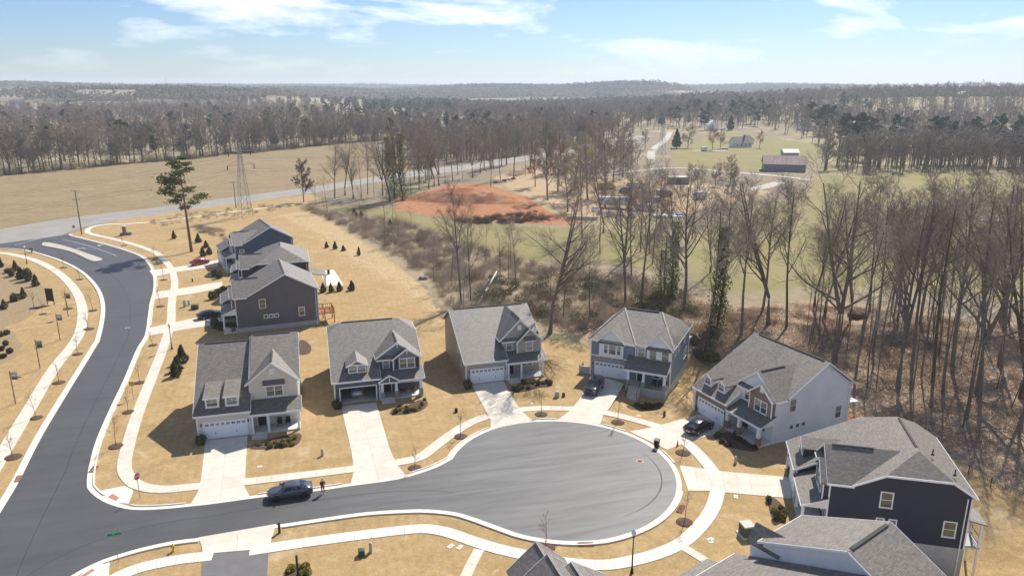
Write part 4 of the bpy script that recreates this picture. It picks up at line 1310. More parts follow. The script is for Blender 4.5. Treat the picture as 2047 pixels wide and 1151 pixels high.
            f_ = MB(); f_.bar((xa - e_, yd - .27, zf + hd - kk * e_ - .07), (xm, yd - .27, zt - .07), .04, .16); f_.bar((xm, yd - .27, zt - .07), (xb_ + e_, yd - .27, zf + hd - kk * e_ - .07), .04, .16)
            f_.box(xa - .02, xb_ + .02, yd - .03, yd - .0, zf + hd - .12, zf + hd + .06)
            f_.build('dormer_fascia', M['trim'], d_)
        ww = xb_ - xa - .42
        win(o, (xa + xb_) / 2, yd - (.02 if kind == 'shed' else .005), zf + hd * .46 + .12, ww, hd * .68, 'front', 2 if ww < 1.3 else 1, 2, 2 if ww > 1.3 else 1, dm[6] if len(dm) > 6 else 'glass')
    for (x, y, z) in p.get('pipes', []):
        mb = MB(); mb.lathe([(0.16, -0.12), (0.13, 0.04), (0.06, 0.05), (0.06, 0.55), (0.0, 0.56)], 0, 0, 8)
        q = mb.build('vent_pipe', M['dark'], o); q.location = (x, y, z)
    return o

H = {}
H['cream'] = plan_house(dict(name='house', label='cream board and batten house with two shed dormers beside the street corner', o=(-38.45, 82.15), th=15.5, s=.56, front='cream_b', side='cream_l', D=14.6,
    rplane=(1.65, 5.7, .485), ev=5.7, xg=9.05, zp=8.55, k=.80, x0g=5.7, zb=5.9, sh='shingle2',
    up_win=[(9.15, 4.75, 1.9, 1.35, 2, 'glass')], gable_vent=(9.05, 7.35), awning=(9.15, 5.72, 2.7), low_win=[(9.3, 1.85, .85, 1.0, 1), (11.2, 1.85, .85, 1.0, 1)],
    dormers=[(1.05, 2.65, .55, 'shed', 1.35), (3.35, 4.95, .55, 'shed', 1.35)], dormer_front='trim', cols=(6.35, 8.25, 11.85)))
H['slate'] = plan_house(dict(name='house', label='dark slate blue house with its garage door open and one wide dormer', o=(-24.15, 92.75), th=15.6, s=.505, front='slate_l', side='slate_l', D=14.4, ze=3.3, zb=5.3,
    jl=1.9, jr=2.3, sj=.55, ev=5.3, xg=8.9, zp=7.5, k=.68, nest=True, brace=True, gable_front='slate_s', bay_front='slate_s',
    up_win=[(7.3, 4.45, .8, 1.35, 1, 'glass_b'), (10.15, 4.45, 2.0, 1.35, 2, 'glass')], shutters=(10.15, 4.45, 2.2, 1.35), open_garage=True,
    porch_gable=(7.4, 3.1, 3.75), colbase='stone', colw=.3, cols=(6.4, 8.35, 11.8), low_win=[(9.4, 1.9, .8, .95, 1), (10.5, 1.9, .8, .95, 1), (11.5, 1.9, .7, .95, 1)],
    dormers=[(1.9, 4.55, .75, 'gable', 1.3, .55)]))
H['sage'] = plan_house(dict(name='house', label='sage green board and batten house with tan left side and steep twin gables', o=(-6.67, 99.6), th=16.6, s=.505, front='sage_b', side='tan_l', D=14.8, zb=5.65,
    ev=5.5, xg=8.75, zp=8.65, k=.98, x0g=5.55, nest=True, gable_vent=(8.75, 7.3), awning=(10.1, 5.5, 1.75),
    up_win=[(7.15, 4.6, .75, 1.3, 1, 'glass'), (10.1, 4.45, .95, 1.35, 1, 'glass_b')], low_win=[(9.9, 1.75, 1.7, 1.15, 2)], cols=(6.4, 8.4, 11.75), left_win=[(5.2, 3.9, .7, 1.2, 'glass'), (3.2, 2.2, .6, .6, 'glass')]))
H['brickfront'] = plan_house(dict(name='house', label='white sided house with brown brick front and two gabled dormers', o=(24.55, 91.05), th=-64.5, s=.585, front='white_l', side='white_l', front2='brick', bay_front='brick', D=14.8, zb=5.85, sh='shingle2', found=0.9, floor=.3,
    ev=5.75, xg=8.8, zp=8.35, k=.78, nest=True, gable_vent=(10.15, 6.55), dormer_front='trim', colbase='brick', colw=.3,
    up_win=[(7.25, 4.75, .8, 1.4, 1, 'glass'), (10.2, 4.4, 1.9, 1.4, 2, 'glass')], low_win=[(9.8, 1.75, 1.7, 1.3, 2)], cols=(6.4, 8.5, 11.8),
    right_win=[(4.9, 4.6, .95, 1.55, 'glass'), (12.9, 2.2, .95, 1.6, 'glass'), (5.0, 1.75, .55, .5, 'glass'), (6.0, 1.75, .55, .5, 'glass'), (7.0, 1.75, .55, .5, 'glass')],
    dormers=[(.75, 2.15, .7, 'gable', 1.25, .75), (3.35, 4.75, .7, 'gable', 1.25, .75)]))
H['navy'] = plan_house(dict(name='house', label='dark navy lap sided house with clipped gable at lower right', o=(31.3, 75.2), th=-103.5, s=.505, front='navy_l', side='navy_l', D=14.4, ze=3.3, zb=5.5, sh='shingle2', found=3.2, floor=.3,
    jl=2.4, jr=2.6, sj=.62, ev=5.5, xg=8.9, zp=7.9, k=.72, nest=True, up_win=[(7.3, 4.5, .8, 1.35, 1, 'glass'), (10.15, 4.5, 2.0, 1.35, 2, 'glass')],
    right_win=[(7.2, 4.2, .95, 1.5, 'glass_g'), (12.9, 1.9, .95, 1.5, 'glass_g'), (6.9, 1.9, .55, .5, 'glass'), (8.0, 1.9, .55, .5, 'glass')],
    dormers=[(2.0, 4.4, .75, 'gable', 1.25, .55)], pipes=[(9.2, 11.4, 8.1), (10.8, 13.0, 7.0)]))
# three houses in a row on the left, seen from their side
def from_right(fr, th):
    ex = Vector((math.cos(R(th)), math.sin(R(th))))
    return (fr[0] - 12 * ex.x, fr[1] - 12 * ex.y)
H['graphite'] = plan_house(dict(name='house', label='graphite grey house with orange deck, nearest of the row at left', o=from_right((-50.3, 122.2), -68.5), th=-68.5, z0=.8, s=.53, yr=10.7, front='grey_l', side='grey_l', D=16.2, zb=5.9, found=1.3, floor=.2,
    ev=5.75, xg=8.8, zp=8.2, k=.75, nest=True, up_win=[(7.3, 4.6, .8, 1.35, 1, 'glass'), (10.15, 4.5, 2.0, 1.35, 2, 'glass')],
    right_win=[(6.6, 4.1, .95, 1.45, 'glass_g'), (13.2, 1.95, .9, 1.45, 'glass'), (7.0, 1.7, .55, .5, 'glass_g'), (7.9, 1.7, .55, .5, 'glass'), (8.8, 1.7, .55, .5, 'glass')], pipes=[(9.6, 11.3, 8.4), (10.9, 12.2, 7.8), (8.0, 11.5, 8.3)]))
H['midrow'] = plan_house(dict(name='house', label='charcoal house with hipped grey roof, middle of the row at left', o=from_right((-57.2, 144.8), -72), th=-72, z0=.8, s=.50, front='navy_l', side='navy_l', D=15.4, ze=3.4, zb=5.7, found=1.3, floor=.2,
    jl=3.0, jr=4.6, sj=.55, ev=5.6, xg=8.8, zp=7.6, k=.66, nest=True, up_win=[(7.3, 4.6, .8, 1.35, 1, 'glass'), (10.15, 4.5, 2.0, 1.35, 2, 'glass')]))
H['farrow'] = plan_house(dict(name='house', label='deep blue gabled house, farthest of the row at left', o=from_right((-66.4, 166.4), -60), th=-60, z0=.8, s=.53, yr=10.5, front='blue_l', side='blue_l', D=15.6, zb=5.9, found=1.3, floor=.2,
    ev=5.75, xg=8.8, zp=8.0, k=.72, nest=True, up_win=[(7.3, 4.6, .8, 1.35, 1, 'glass'), (10.15, 4.5, 2.0, 1.35, 2, 'glass')], right_win=[(3.6, 3.9, .9, .6, 'glass_b')]))
# extras on the row: balcony deck and covered terrace
h = H['graphite']
dk = MB(); dk.box(9.0, 12.2, 16.25, 19.0, 1.05, 1.2)
deck = dk.build('deck', M['wood'], h)
for x in (9.1, 12.1):
    for y in (17.2, 18.9):
        MB().box(x - .08, x + .08, y - .08, y + .08, -1.3, 2.15).build('post', M['wood'], deck)
rl = [((9.1, 18.9), (12.1, 18.9)), ((12.1, 16.3), (12.1, 18.9)), ((9.1, 16.3), (9.1, 18.9))]
for (a, b) in rl:
    for z in (1.4, 2.1):
        MB().bar((*a, z), (*b, z), .07, .09).build('rail', M['wood'], deck)
    n = int((Vector(b) - Vector(a)).length / .33)
    for q in range(1, n):
        c_ = Vector(a).lerp(Vector(b), q / n)
        MB().box(c_.x - .025, c_.x + .025, c_.y - .025, c_.y + .025, 1.4, 2.1).build('baluster', M['wood'], deck)
for q in range(8):
    MB().box(9.0 + q * .4 + .01, 9.4 + q * .4 - .01, 16.26, 18.98, 1.201, 1.235).build('deck_board', M['wood'], deck)
h = H['midrow']
tr = MB(); tr.slab([(7.0, 15.5, 3.3), (12.2, 15.5, 3.3), (12.2, 18.8, 2.7), (7.0, 18.8, 2.7)], .14); tr = tr.build('terrace_roof', M['shingle'], h)
for x in (7.2, 12.0):
    MB().box(x - .1, x + .1, 18.5, 18.7, -1.3, 2.6).build('post', M['trim'], tr)
tag(MB().slab([(*at(655 + dx, 552 + dy)[:2], .05) for dx, dy in ((-15, -10), (12, -13), (32, 18), (-5, 20))], .15).build('patio', M['conc_w']), 'white concrete patio behind the row of houses', None, None, 'structure')
h = H['brickfront']
dk = MB(); dk.box(8.8, 12.0, 14.85, 17.0, .35, .5)
deck = dk.build('deck', M['wood'], h)
for x in (8.9, 11.9):
    MB().box(x - .07, x + .07, 16.3, 16.44, -1.0, 3.0).build('post', M['trim'], deck)
MB().slab([(9.2, 14.8, 3.2), (12.1, 14.8, 3.2), (12.1, 16.6, 2.95), (9.2, 16.6, 2.95)], .12).build('canopy', M['trim'], deck)
for (a, b) in (((8.9, 16.9), (11.9, 16.9)), ((11.9, 14.9), (11.9, 16.9))):
    for z in (.7, 1.45): MB().bar((*a, z), (*b, z), .06, .08).build('rail', M['wood'], deck)
h = H['navy']
dk = MB(); dk.box(9.6, 12.0, 14.45, 15.7, .2, .35); deck = dk.build('deck', M['found'], h)
for x in (9.7, 11.9):
    MB().box(x - .09, x + .09, 15.5, 15.68, -3.0, 2.9).build('post', M['trim'], deck)
MB().slab([(9.4, 14.4, 3.2), (12.2, 14.4, 3.2), (12.2, 15.9, 2.9), (9.4, 15.9, 2.9)], .12).build('canopy', M['shingle2'], deck)
for z in (.6, 1.35): MB().bar((9.7, 15.6, z), (11.9, 15.6, z), .06, .08).build('rail', M['dark'], deck)

# ------------------------------------------------------------------ steel blue house with hipped roof and two white gables
o = thing('house', 'steel blue two storey house with hipped roof and twin white gables', 'house', (11.84, 103.63, 0), R(-24.5))
Wd, D, ev, zr, yr = 12.0, 12.8, 5.75, 9.15, 6.5
rf = MB(); sh = M['shingle2']; ov = .38
P1, P2 = (3.1, yr, zr), (8.9, yr, zr)
rf.slab([(-ov, -ov, ev), (6.9, -ov, ev), P1], .16)
rf.slab([(6.9, -ov, ev), (6.9, -.02, ev + .02), (Wd + ov, -.02, ev), P2, P1], .16)
rf.slab([(Wd + ov, -.02, ev), (Wd + ov, D + ov, ev), P2], .16)
rf.slab([(-ov, D + ov, ev), (-ov, -ov, ev), P1], .16)
rf.slab([(Wd + ov, D + ov, ev), (-ov, D + ov, ev), P1, P2], .16)
ro = rf.build('roof', sh, o)
for a_, b_ in (((6.9, -ov), P1), ((-ov, -ov), P1), ((Wd + ov, 0), P2)):
    MB().bar((*a_, ev + .03), (b_[0], b_[1], b_[2] + .03), .22, .05).build('hip_cap', sh, ro)
mb = MB(); mb.box(3.5, 8.5, yr - .15, yr + .15, zr - .06, zr + .05); mb.build('ridge_vent', M['ridge_vent'], ro)
MB().box(0, Wd, 0, D, 0, ev - .05).build('wall', M['steel_l'], o)
MB().box(-.02, Wd + .02, -.02, D + .02, -2.2, 0.0).build('foundation', M['found'], o)
mb = MB(); mb.box(-ov, 6.9, -ov - .03, -ov, ev - .2, ev + .02); mb.box(6.9, Wd + ov, -.05, -.021, ev - .2, ev + .02); mb.box(Wd + ov, Wd + ov + .03, 0, D + ov, ev - .2, ev + .02); mb.box(-ov - .03, -ov, -ov, D + ov, ev - .2, ev + .02)
mb.build('fascia', M['trim'], o)
for x in (0.0, Wd):
    for y in (0.0, D): MB().box(x - .08, x + .08, y - .08, y + .08, 0, ev - .2).build('corner_board', M['trim'], o)
MB().box(6.75, 6.9, -.08, 0, 3.2, ev - .2).build('corner_board', M['trim'], o); MB().box(-.04, 6.2, -.09, -.03, 3.18, 3.34).build('band_board', M['trim'], o)
MB().box(-.05, 6.1, -.06, 0, 0, 3.18).build('stone_veneer', M['stone'], o)
for (xa, xb, zt, yb) in ((1.15, 5.15, 7.75, -.30), (8.35, 12.2, 7.75, -.30)):
    xm = (xa + xb) / 2; k = (zt - ev - .05) / (xb - xm)
    MB().box(xa + .15, xb - .15, yb + .08, 0, 3.3 if xa < 5 else 4.0, ev - .1).build('bay_wall', M['white_b'], o)
    g = MB(); g.prism([(xa + .1, ev - .12), (xm, zt - .2), (xb - .1, ev - .12)], yb + .06, 1.2, 'y'); g.build('gable_wall', M['white_b'], o)
    g = MB(); ye = (zt - ev) / ((zr - ev) / (yr + ov)) - ov + .3
    e = .2
    g.slab([(xa - e, yb - .2, ev + .02 - k * e), (xm, yb - .2, zt), (xm, ye, zt), (xa - e, ye, ev + .02 - k * e)], .13)
    g.slab([(xm, yb - .2, zt), (xb + e, yb - .2, ev + .02 - k * e), (xb + e, ye, ev + .02 - k * e), (xm, ye, zt)], .13)
    g.build('cross_roof', sh, o)
    g = MB(); g.slab([(xa + .05, yb - .32, ev - .22), (xb - .05, yb - .32, ev - .22), (xb - .05, yb + .06, ev + .12), (xa + .05, yb + .06, ev + .12)], .1); g.build('pent_roof', sh, o)
    g = MB(); g.bar((xa - e, yb - .22, ev - k * e - .04), (xm, yb - .22, zt - .06), .03, .16); g.bar((xm, yb - .22, zt - .06), (xb + e, yb - .22, ev - k * e - .04), .03, .16); g.build('rake_trim', M['trim'], o)
for (x, w, h_) in ((2.35, .5, 1.35), (3.35, .95, 1.45), (4.35, .5, 1.35)): win(o, x, -.22, 4.55, w, h_, 'front', 1, 2)
win(o, 7.65, 0, 4.75, .95, 1.3, 'front'); win(o, 9.4, -.22, 4.75, .95, 1.5, 'front'); win(o, 11.2, -.22, 4.75, .95, 1.5, 'front')
for (y, z) in ((3.0, 4.6), (5.2, 4.6), (9.6, 4.6), (9.6, 1.9), (10.9, 1.9)): win(o, Wd, y, z, .8, 1.3, 'right')
garage_door(o, 3.2, -.06, z0=.06)
wall_lamp(o, .4, -.06, 2.0)
pz, py0 = 2.85, -2.4
g = MB(); g.slab([(5.8, py0 - .3, pz), (Wd + .1, py0 - .3, pz), (Wd + .1, 0, pz + 1.25), (5.8, 0, pz + 1.25)], .14); g.build('porch_roof', sh, o)
g = MB(); g.box(5.8, Wd + .1, py0 - .34, py0 - .302, pz - .2, pz); g.box(6.0, Wd, py0 - .05, py0 + .18, pz - .42, pz - .14); g.bar((Wd + .12, py0 - .3, pz - .08), (Wd + .12, 0, pz + 1.17), .04, .2); g.prism([(py0, pz - .35), (0, pz - .35), (0, pz + 1.05), (py0, pz - .1)], Wd - .1, Wd, 'x'); g.build('porch_beam', M['trim'], o)
MB().box(6.15, Wd, py0 - .1, 0, -2.2, .2).build('porch_floor', M['found'], o)
MB().box(6.13, Wd + .02, py0 - .14, 0, .2, .28).build('porch_deck', M['conc'], o)
for x in (6.45, 8.7, 11.7): column(o, x, py0 + .1, .28, pz - .42, 'stone', .28, .5, .85)
front_door(o, 7.7, 0, .28); win(o, 10.0, 0, 1.8, .8, 1.4); win(o, 11.1, 0, 1.8, .8, 1.4)
st_ = MB().box(6.75, 8.35, py0 - .45, py0 - .12, -1.6, .1).build('stair', M['conc'], o)
for q in range(1, 6): MB().box(6.75, 8.35, py0 - .12 - .33 * (q + 1), py0 - .12 - .33 * q, -1.6, .1 - .18 * q).build('step', M['conc'], st_)
for x in (6.78, 8.32): MB().bar((x, py0 - .1, 1.1), (x, py0 - 2.0, .05), .06, .06).build('handrail', M['dark'], st_); MB().box(x - .03, x + .03, py0 - 2.03, py0 - 1.97, -1.2, .1).build('handrail_post', M['dark'], st_)
mb = MB()
for q in range(26):
    x = 8.8 + q * .115
    if x < 11.6: mb.box(x - .012, x + .012, py0 - .02, py0 + .01, .3, 1.1)
mb.box(8.8, 11.6, py0 - .03, py0 + .02, 1.1, 1.16); mb.build('porch_railing', M['dark'], o)
g = MB(); g.box(8.6, 11.5, D, D + 2.6, -.1, .05); dk = g.build('deck', M['wood'], o)
for x in (8.7, 11.4): MB().box(x - .08, x + .08, D + 2.4, D + 2.56, -2.4, 2.9).build('post', M['trim'], dk)
MB().slab([(8.4, D + .3, 3.1), (11.9, D + .3, 3.1), (11.9, D + 2.9, 2.9), (8.4, D + 2.9, 2.9)], .12).build('canopy', M['trim'], dk)
# small fenced enclosure at the left corner
f = MB(); f.box(-1.75, -.1, -.05, .0, 0, 1.15); f.box(-1.75, -1.7, .0, 1.8, 0, 1.15); f.box(-1.8, -1.66, -.08, .03, 0, 1.3); fo = f.build('screen_fence', M['found'], o)
MB().box(-1.78, -.08, -.07, .02, 1.15, 1.22).build('screen_rail', M['trim'], fo)

# ------------------------------------------------------------------ pale house at the lower right corner (only its roofs and one wall in frame)
th7 = 216.9
ex = Vector((math.cos(R(th7)), math.sin(R(th7)))); ey = Vector((-ex.y, ex.x))
A7 = Vector((25.5, 57.1))                                      # front eave at the far end, 5.6 m up
o7 = A7 + ex * .35 + ey * .35
o = thing('house', 'pale grey house with broad shingle roofs at bottom right corner', 'house', (o7.x, o7.y, 0), R(th7))
sh = M['shingle2']
ez, s7, yr7 = 5.6, .43, 7.1
zr7 = ez + s7 * (yr7 + .35)
D7 = 16.5; sb7 = .52; zb7 = zr7 - sb7 * (D7 + .35 - yr7)
xm = 5.75
rf = MB()
rf.slab([(-.35, -.35, ez), (xm + .3, -.35, ez), (xm + .3, yr7, zr7), (-.35, yr7, zr7)], .16)
rf.slab([(-.35, yr7, zr7), (xm + .3, yr7, zr7), (xm + .3, D7 + .35, zb7), (-.35, D7 + .35, zb7)], .16)
zl0, yl0 = 3.3, -2.4
yl1 = 9.0; zl1 = zr7 - sb7 * (yl1 - yr7)
rf.slab([(xm + .3, yl0, zl0), (12.3, yl0, zl0), (12.3, yl1, zl1), (xm + .3, yl1, zl1)], .16)
rf.slab([(xm + .3, yl1, zl1), (12.3, yl1, zl1), (12.3, D7 + .35, zb7), (xm + .3, D7 + .35, zb7)], .16)
ro = rf.build('roof', sh, o)
mb = MB(); mb.box(.3, xm - .2, yr7 - .15, yr7 + .15, zr7 - .06, zr7 + .05); mb.box(xm + .8, 11.5, yl1 - .15, yl1 + .15, zl1 - .06, zl1 + .05); mb.build('ridge_vent', M['ridge_vent'], ro)
sl7 = (zl1 - zl0) / (yl1 - yl0)
w7 = MB(); w7.prism([(0, 0), (0, ez - .1), (yr7, zr7 - .2), (D7, zb7 - .12), (D7, -.3), (0, -.3)], 0, xm, 'x')
w7.prism([(yl0 + .35, -.3), (yl0 + .35, zl0 - .05), (yl1, zl1 - .2), (D7, zb7 - .14), (D7, -.3)], xm, 12.0, 'x')
w7.build('wall', M['white_l'], o)
fa = MB()
fa.bar((xm + .32, -.35, ez - .09), (xm + .32, yr7, zr7 - .09), .04, .2); fa.bar((xm + .32, yr7, zr7 - .09), (xm + .32, yl1, zl1 - .05), .04, .16); fa.box(-.35, xm + .3, -.39, -.352, ez - .2, ez); fa.box(xm + .3, 12.3, yl0 - .04, yl0 - .002, zl0 - .2, zl0)
fa.bar((-.37, -.35, ez - .09), (-.37, yr7, zr7 - .09), .04, .2); fa.bar((-.37, yr7, zr7 - .09), (-.37, D7 + .35, zb7 - .09), .04, .2)
fa.build('fascia', M['trim'], o)
g = MB(); xa, xb = 3.7, 5.7; xmm = 4.7; zt = 6.3
g.slab([(xa - .2, -1.5, 5.0), (xmm, -1.5, zt), (xmm, 1.6, zt), (xa - .2, 1.6, 5.0)], .14); g.slab([(xmm, -1.5, zt), (xb + .2, -1.5, 5.0), (xb + .2, 1.6, 5.0), (xmm, 1.6, zt)], .14)
g.build('cross_roof', M['shingle'], o)
g = MB(); g.prism([(xa, 0), (xa, 5.05), (xmm, zt - .2), (xb, 5.05), (xb, 0)], -1.2, .1, 'y'); g.build('bay_wall', M['white_l'], o)
g = MB(); g.slab([(7.6, -4.0, 2.55), (12.3, -4.0, 2.55), (12.3, yl0 + .3, 3.0), (7.6, yl0 + .3, 3.0)], .14); g.build('porch_roof', M['shingle2'], o)
for x in (7.8, 9.9, 12.0): column(o, x, -3.8, .1, 2.4)
downspout(o, xm + .12, yl0 + .2, .1, 2.9)

# ------------------------------------------------------------------ roof tips of the house at the bottom edge
th8 = 198.6
ex = Vector((math.cos(R(th8)), math.sin(R(th8)))); ey = Vector((-ex.y, ex.x))
pk = [at(1072, 1081.7, 5.6), at(1095, 1105.7, 7.0), at(1142.4, 1121.5, 6.4)]
o = thing('house', 'house with three staggered grey gables cut off by the bottom edge', 'house', (pk[1].x, pk[1].y, 0), R(th8))
def loc8(p):
    d = Vector((p.x - pk[1].x, p.y - pk[1].y)); return d.dot(ex), d.dot(ey)
for (p, zt, half, k, ln) in ((pk[0], 5.6, 2.6, .85, 6.0), (pk[1], 7.0, 4.2, .8, 9.0), (pk[2], 6.4, 3.0, .62, 9.0)):
    lx, ly = loc8(p)
    g = MB(); g.slab([(lx - half, ly, zt - k * half), (lx, ly, zt), (lx, ly + ln, zt), (lx - half, ly + ln, zt - k * half)][::-1], .15); g.slab([(lx, ly, zt), (lx + half, ly, zt - k * half), (lx + half, ly + ln, zt - k * half), (lx, ly + ln, zt)], .15)
    ro = g.build('roof', M['shingle'], o)
    MB().box(lx - .12, lx + .12, ly + .05, ly + ln, zt - .05, zt + .05).build('ridge_cap', M['shingle'], ro)
    g = MB(); g.prism([(lx - half + .35, 0), (lx - half + .35, zt - k * (half - .35) - .15), (lx, zt - .2), (lx + half - .35, zt - k * (half - .35) - .15), (lx + half - .35, 0)], ly + .35, ly + ln, 'y'); g.build('wall', M['slate_s'], o)
    g = MB(); g.bar((lx - half, ly - .02, zt - k * half - .08), (lx, ly - .02, zt - .08), .04, .18); g.bar((lx, ly - .02, zt - .08), (lx + half, ly - .02, zt - k * half - .08), .04, .18); g.build('rake_trim', M['trim'], o)
    if zt > 6: win(o, lx, ly + .35, 3.2, 1.2, 1.4)
# ------------------------------------------------------------------ plants
def barkmat(name, c, var=0.35):
    t = NT(name)
    oc = t.coord('Object')
    mp = t.n('ShaderNodeMapping'); t.l(oc, mp.inputs[0]); mp.inputs['Scale'].default_value = (3, 3, 0.7)
    t.color(t.ramp(t.noise(1.6, 5, 0.65, mp.outputs[0]), [(0.3, mul(c, 1 - var)), (0.7, mul(c, 1 + var))]))
    return t.set(0.95, 0.1)
def leafmat(name, a, b, trans=0.25):
    t = NT(name)
    oi = t.n('ShaderNodeObjectInfo')
    f = t.noise(1.1, 3, 0.6, t.coord('Object'))
    c = t.ramp(f, [(0.3, a), (0.7, b)])
    c = t.mix(1.0, c, t.ramp(oi.outputs['Random'], [(0, 0.75), (1, 1.25)]), 'MULTIPLY')
    t.color(c)
    m = t.set(0.7, 0.15)
    tr = t.n('ShaderNodeBsdfTranslucent'); t.l(c, tr.inputs[0])
    mx = t.n('ShaderNodeMixShader'); mx.inputs[0].default_value = trans
    t.l(t.b.outputs[0], mx.inputs[1]); t.l(tr.outputs[0], mx.inputs[2])
    t.l(mx.outputs[0], t.t.nodes['Material Output'].inputs['Surface'])
    return m
def twigmat(name, c):
    t = NT(name)
    oi = t.n('ShaderNodeObjectInfo')
    t.color(t.mix(1.0, c, t.ramp(oi.outputs['Random'], [(0, 0.72), (1, 1.25)]), 'MULTIPLY'))
    return t.set(0.95, 0.05)
M['bark'] = barkmat('grey_bark', (0.19, 0.158, 0.13))
M['bark_d'] = barkmat('brown_bark', (0.145, 0.10, 0.07))
M['bark_pine'] = barkmat('pine_bark', (0.19, 0.115, 0.075))
M['twig'] = twigmat('grey_brown_twigs', (0.30, 0.247, 0.203))
M['twig_red'] = twigmat('red_budding_twigs', (0.34, 0.165, 0.12))
M['twig_green'] = twigmat('yellow_green_twigs', (0.37, 0.32, 0.14))
M['twig_pale'] = twigmat('pale_dry_twigs', (0.46, 0.375, 0.285))
M['twig_brown'] = twigmat('brown_leafy_twigs', (0.27, 0.19, 0.13))
M['ivy'] = leafmat('ivy_leaves', (0.06, 0.10, 0.022), (0.15, 0.19, 0.05))
M['pine'] = leafmat('pine_needles', (0.035, 0.055, 0.02), (0.085, 0.11, 0.04))
M['pine_l'] = leafmat('sunlit_pine_needles', (0.075, 0.095, 0.025), (0.15, 0.165, 0.05))
M['cedar'] = leafmat('dark_conifer_foliage', (0.05, 0.06, 0.025), (0.13, 0.13, 0.055))
M['shrub'] = leafmat('evergreen_shrub_leaves', (0.075, 0.085, 0.03), (0.18, 0.175, 0.06))
M['shrub_y'] = leafmat('yellow_green_shrub_leaves', (0.22, 0.19, 0.035), (0.42, 0.34, 0.06))
M['shrub_r'] = leafmat('dark_red_shrub_leaves', (0.07, 0.03, 0.02), (0.15, 0.06, 0.035))
M['shrub_b'] = leafmat('olive_shrub_leaves', (0.11, 0.11, 0.045), (0.20, 0.19, 0.08))

def rnd_perp(d, rng):
    v = Vector((rng.gauss(0, 1), rng.gauss(0, 1), rng.gauss(0, 1)))
    v -= d * v.dot(d)
    return v.normalized()

def seg_mesh(segs, sides, name, mat):
    """many tapered prisms, vectorised: segs = [(p0,p1,r0,r1)]"""
    A = np.array([s[0] for s in segs]); B = np.array([s[1] for s in segs])
    r0 = np.array([s[2] for s in segs]); r1 = np.array([s[3] for s in segs])
    D = B - A; L = np.linalg.norm(D, axis=1, keepdims=True); D = D / np.maximum(L, 1e-6)
    ref = np.where(np.abs(D[:, 2:3]) > 0.9, np.array([[1.0, 0, 0]]), np.array([[0, 0, 1.0]]))
    U = np.cross(D, ref); U /= np.linalg.norm(U, axis=1, keepdims=True)
    V = np.cross(D, U)
    n = len(segs)
    verts = np.empty((n, 2 * sides, 3))
    for k in range(sides):
        a = 2 * math.pi * k / sides
        o = U * math.cos(a) + V * math.sin(a)
        verts[:, k] = A + o * r0[:, None]
        verts[:, sides + k] = B + o * r1[:, None]
    F = np.empty((n, sides, 4), np.int32)
    base = (np.arange(n) * 2 * sides)[:, None]
    for k in range(sides):
        j = (k + 1) % sides
        F[:, k] = np.concatenate([base + k, base + j, base + sides + j, base + sides + k], 1)
    return np_mesh(name, verts.reshape(-1, 3), F.reshape(-1, 4), mat, smooth=sides > 3)

def np_mesh(name, V, F, mat, smooth=False):
    me = bpy.data.meshes.new(name)
    k = F.shape[1]
    me.vertices.add(len(V)); me.vertices.foreach_set('co', np.asarray(V, np.float32).ravel())
    me.loops.add(F.size); me.loops.foreach_set('vertex_index', np.asarray(F, np.int32).ravel())
    me.polygons.add(len(F)); me.polygons.foreach_set('loop_start', np.arange(0, F.size, k, dtype=np.int32))
    if smooth: me.polygons.foreach_set('use_smooth', np.ones(len(F), bool))
    me.update(calc_edges=True)
    me.materials.append(mat)
    return me

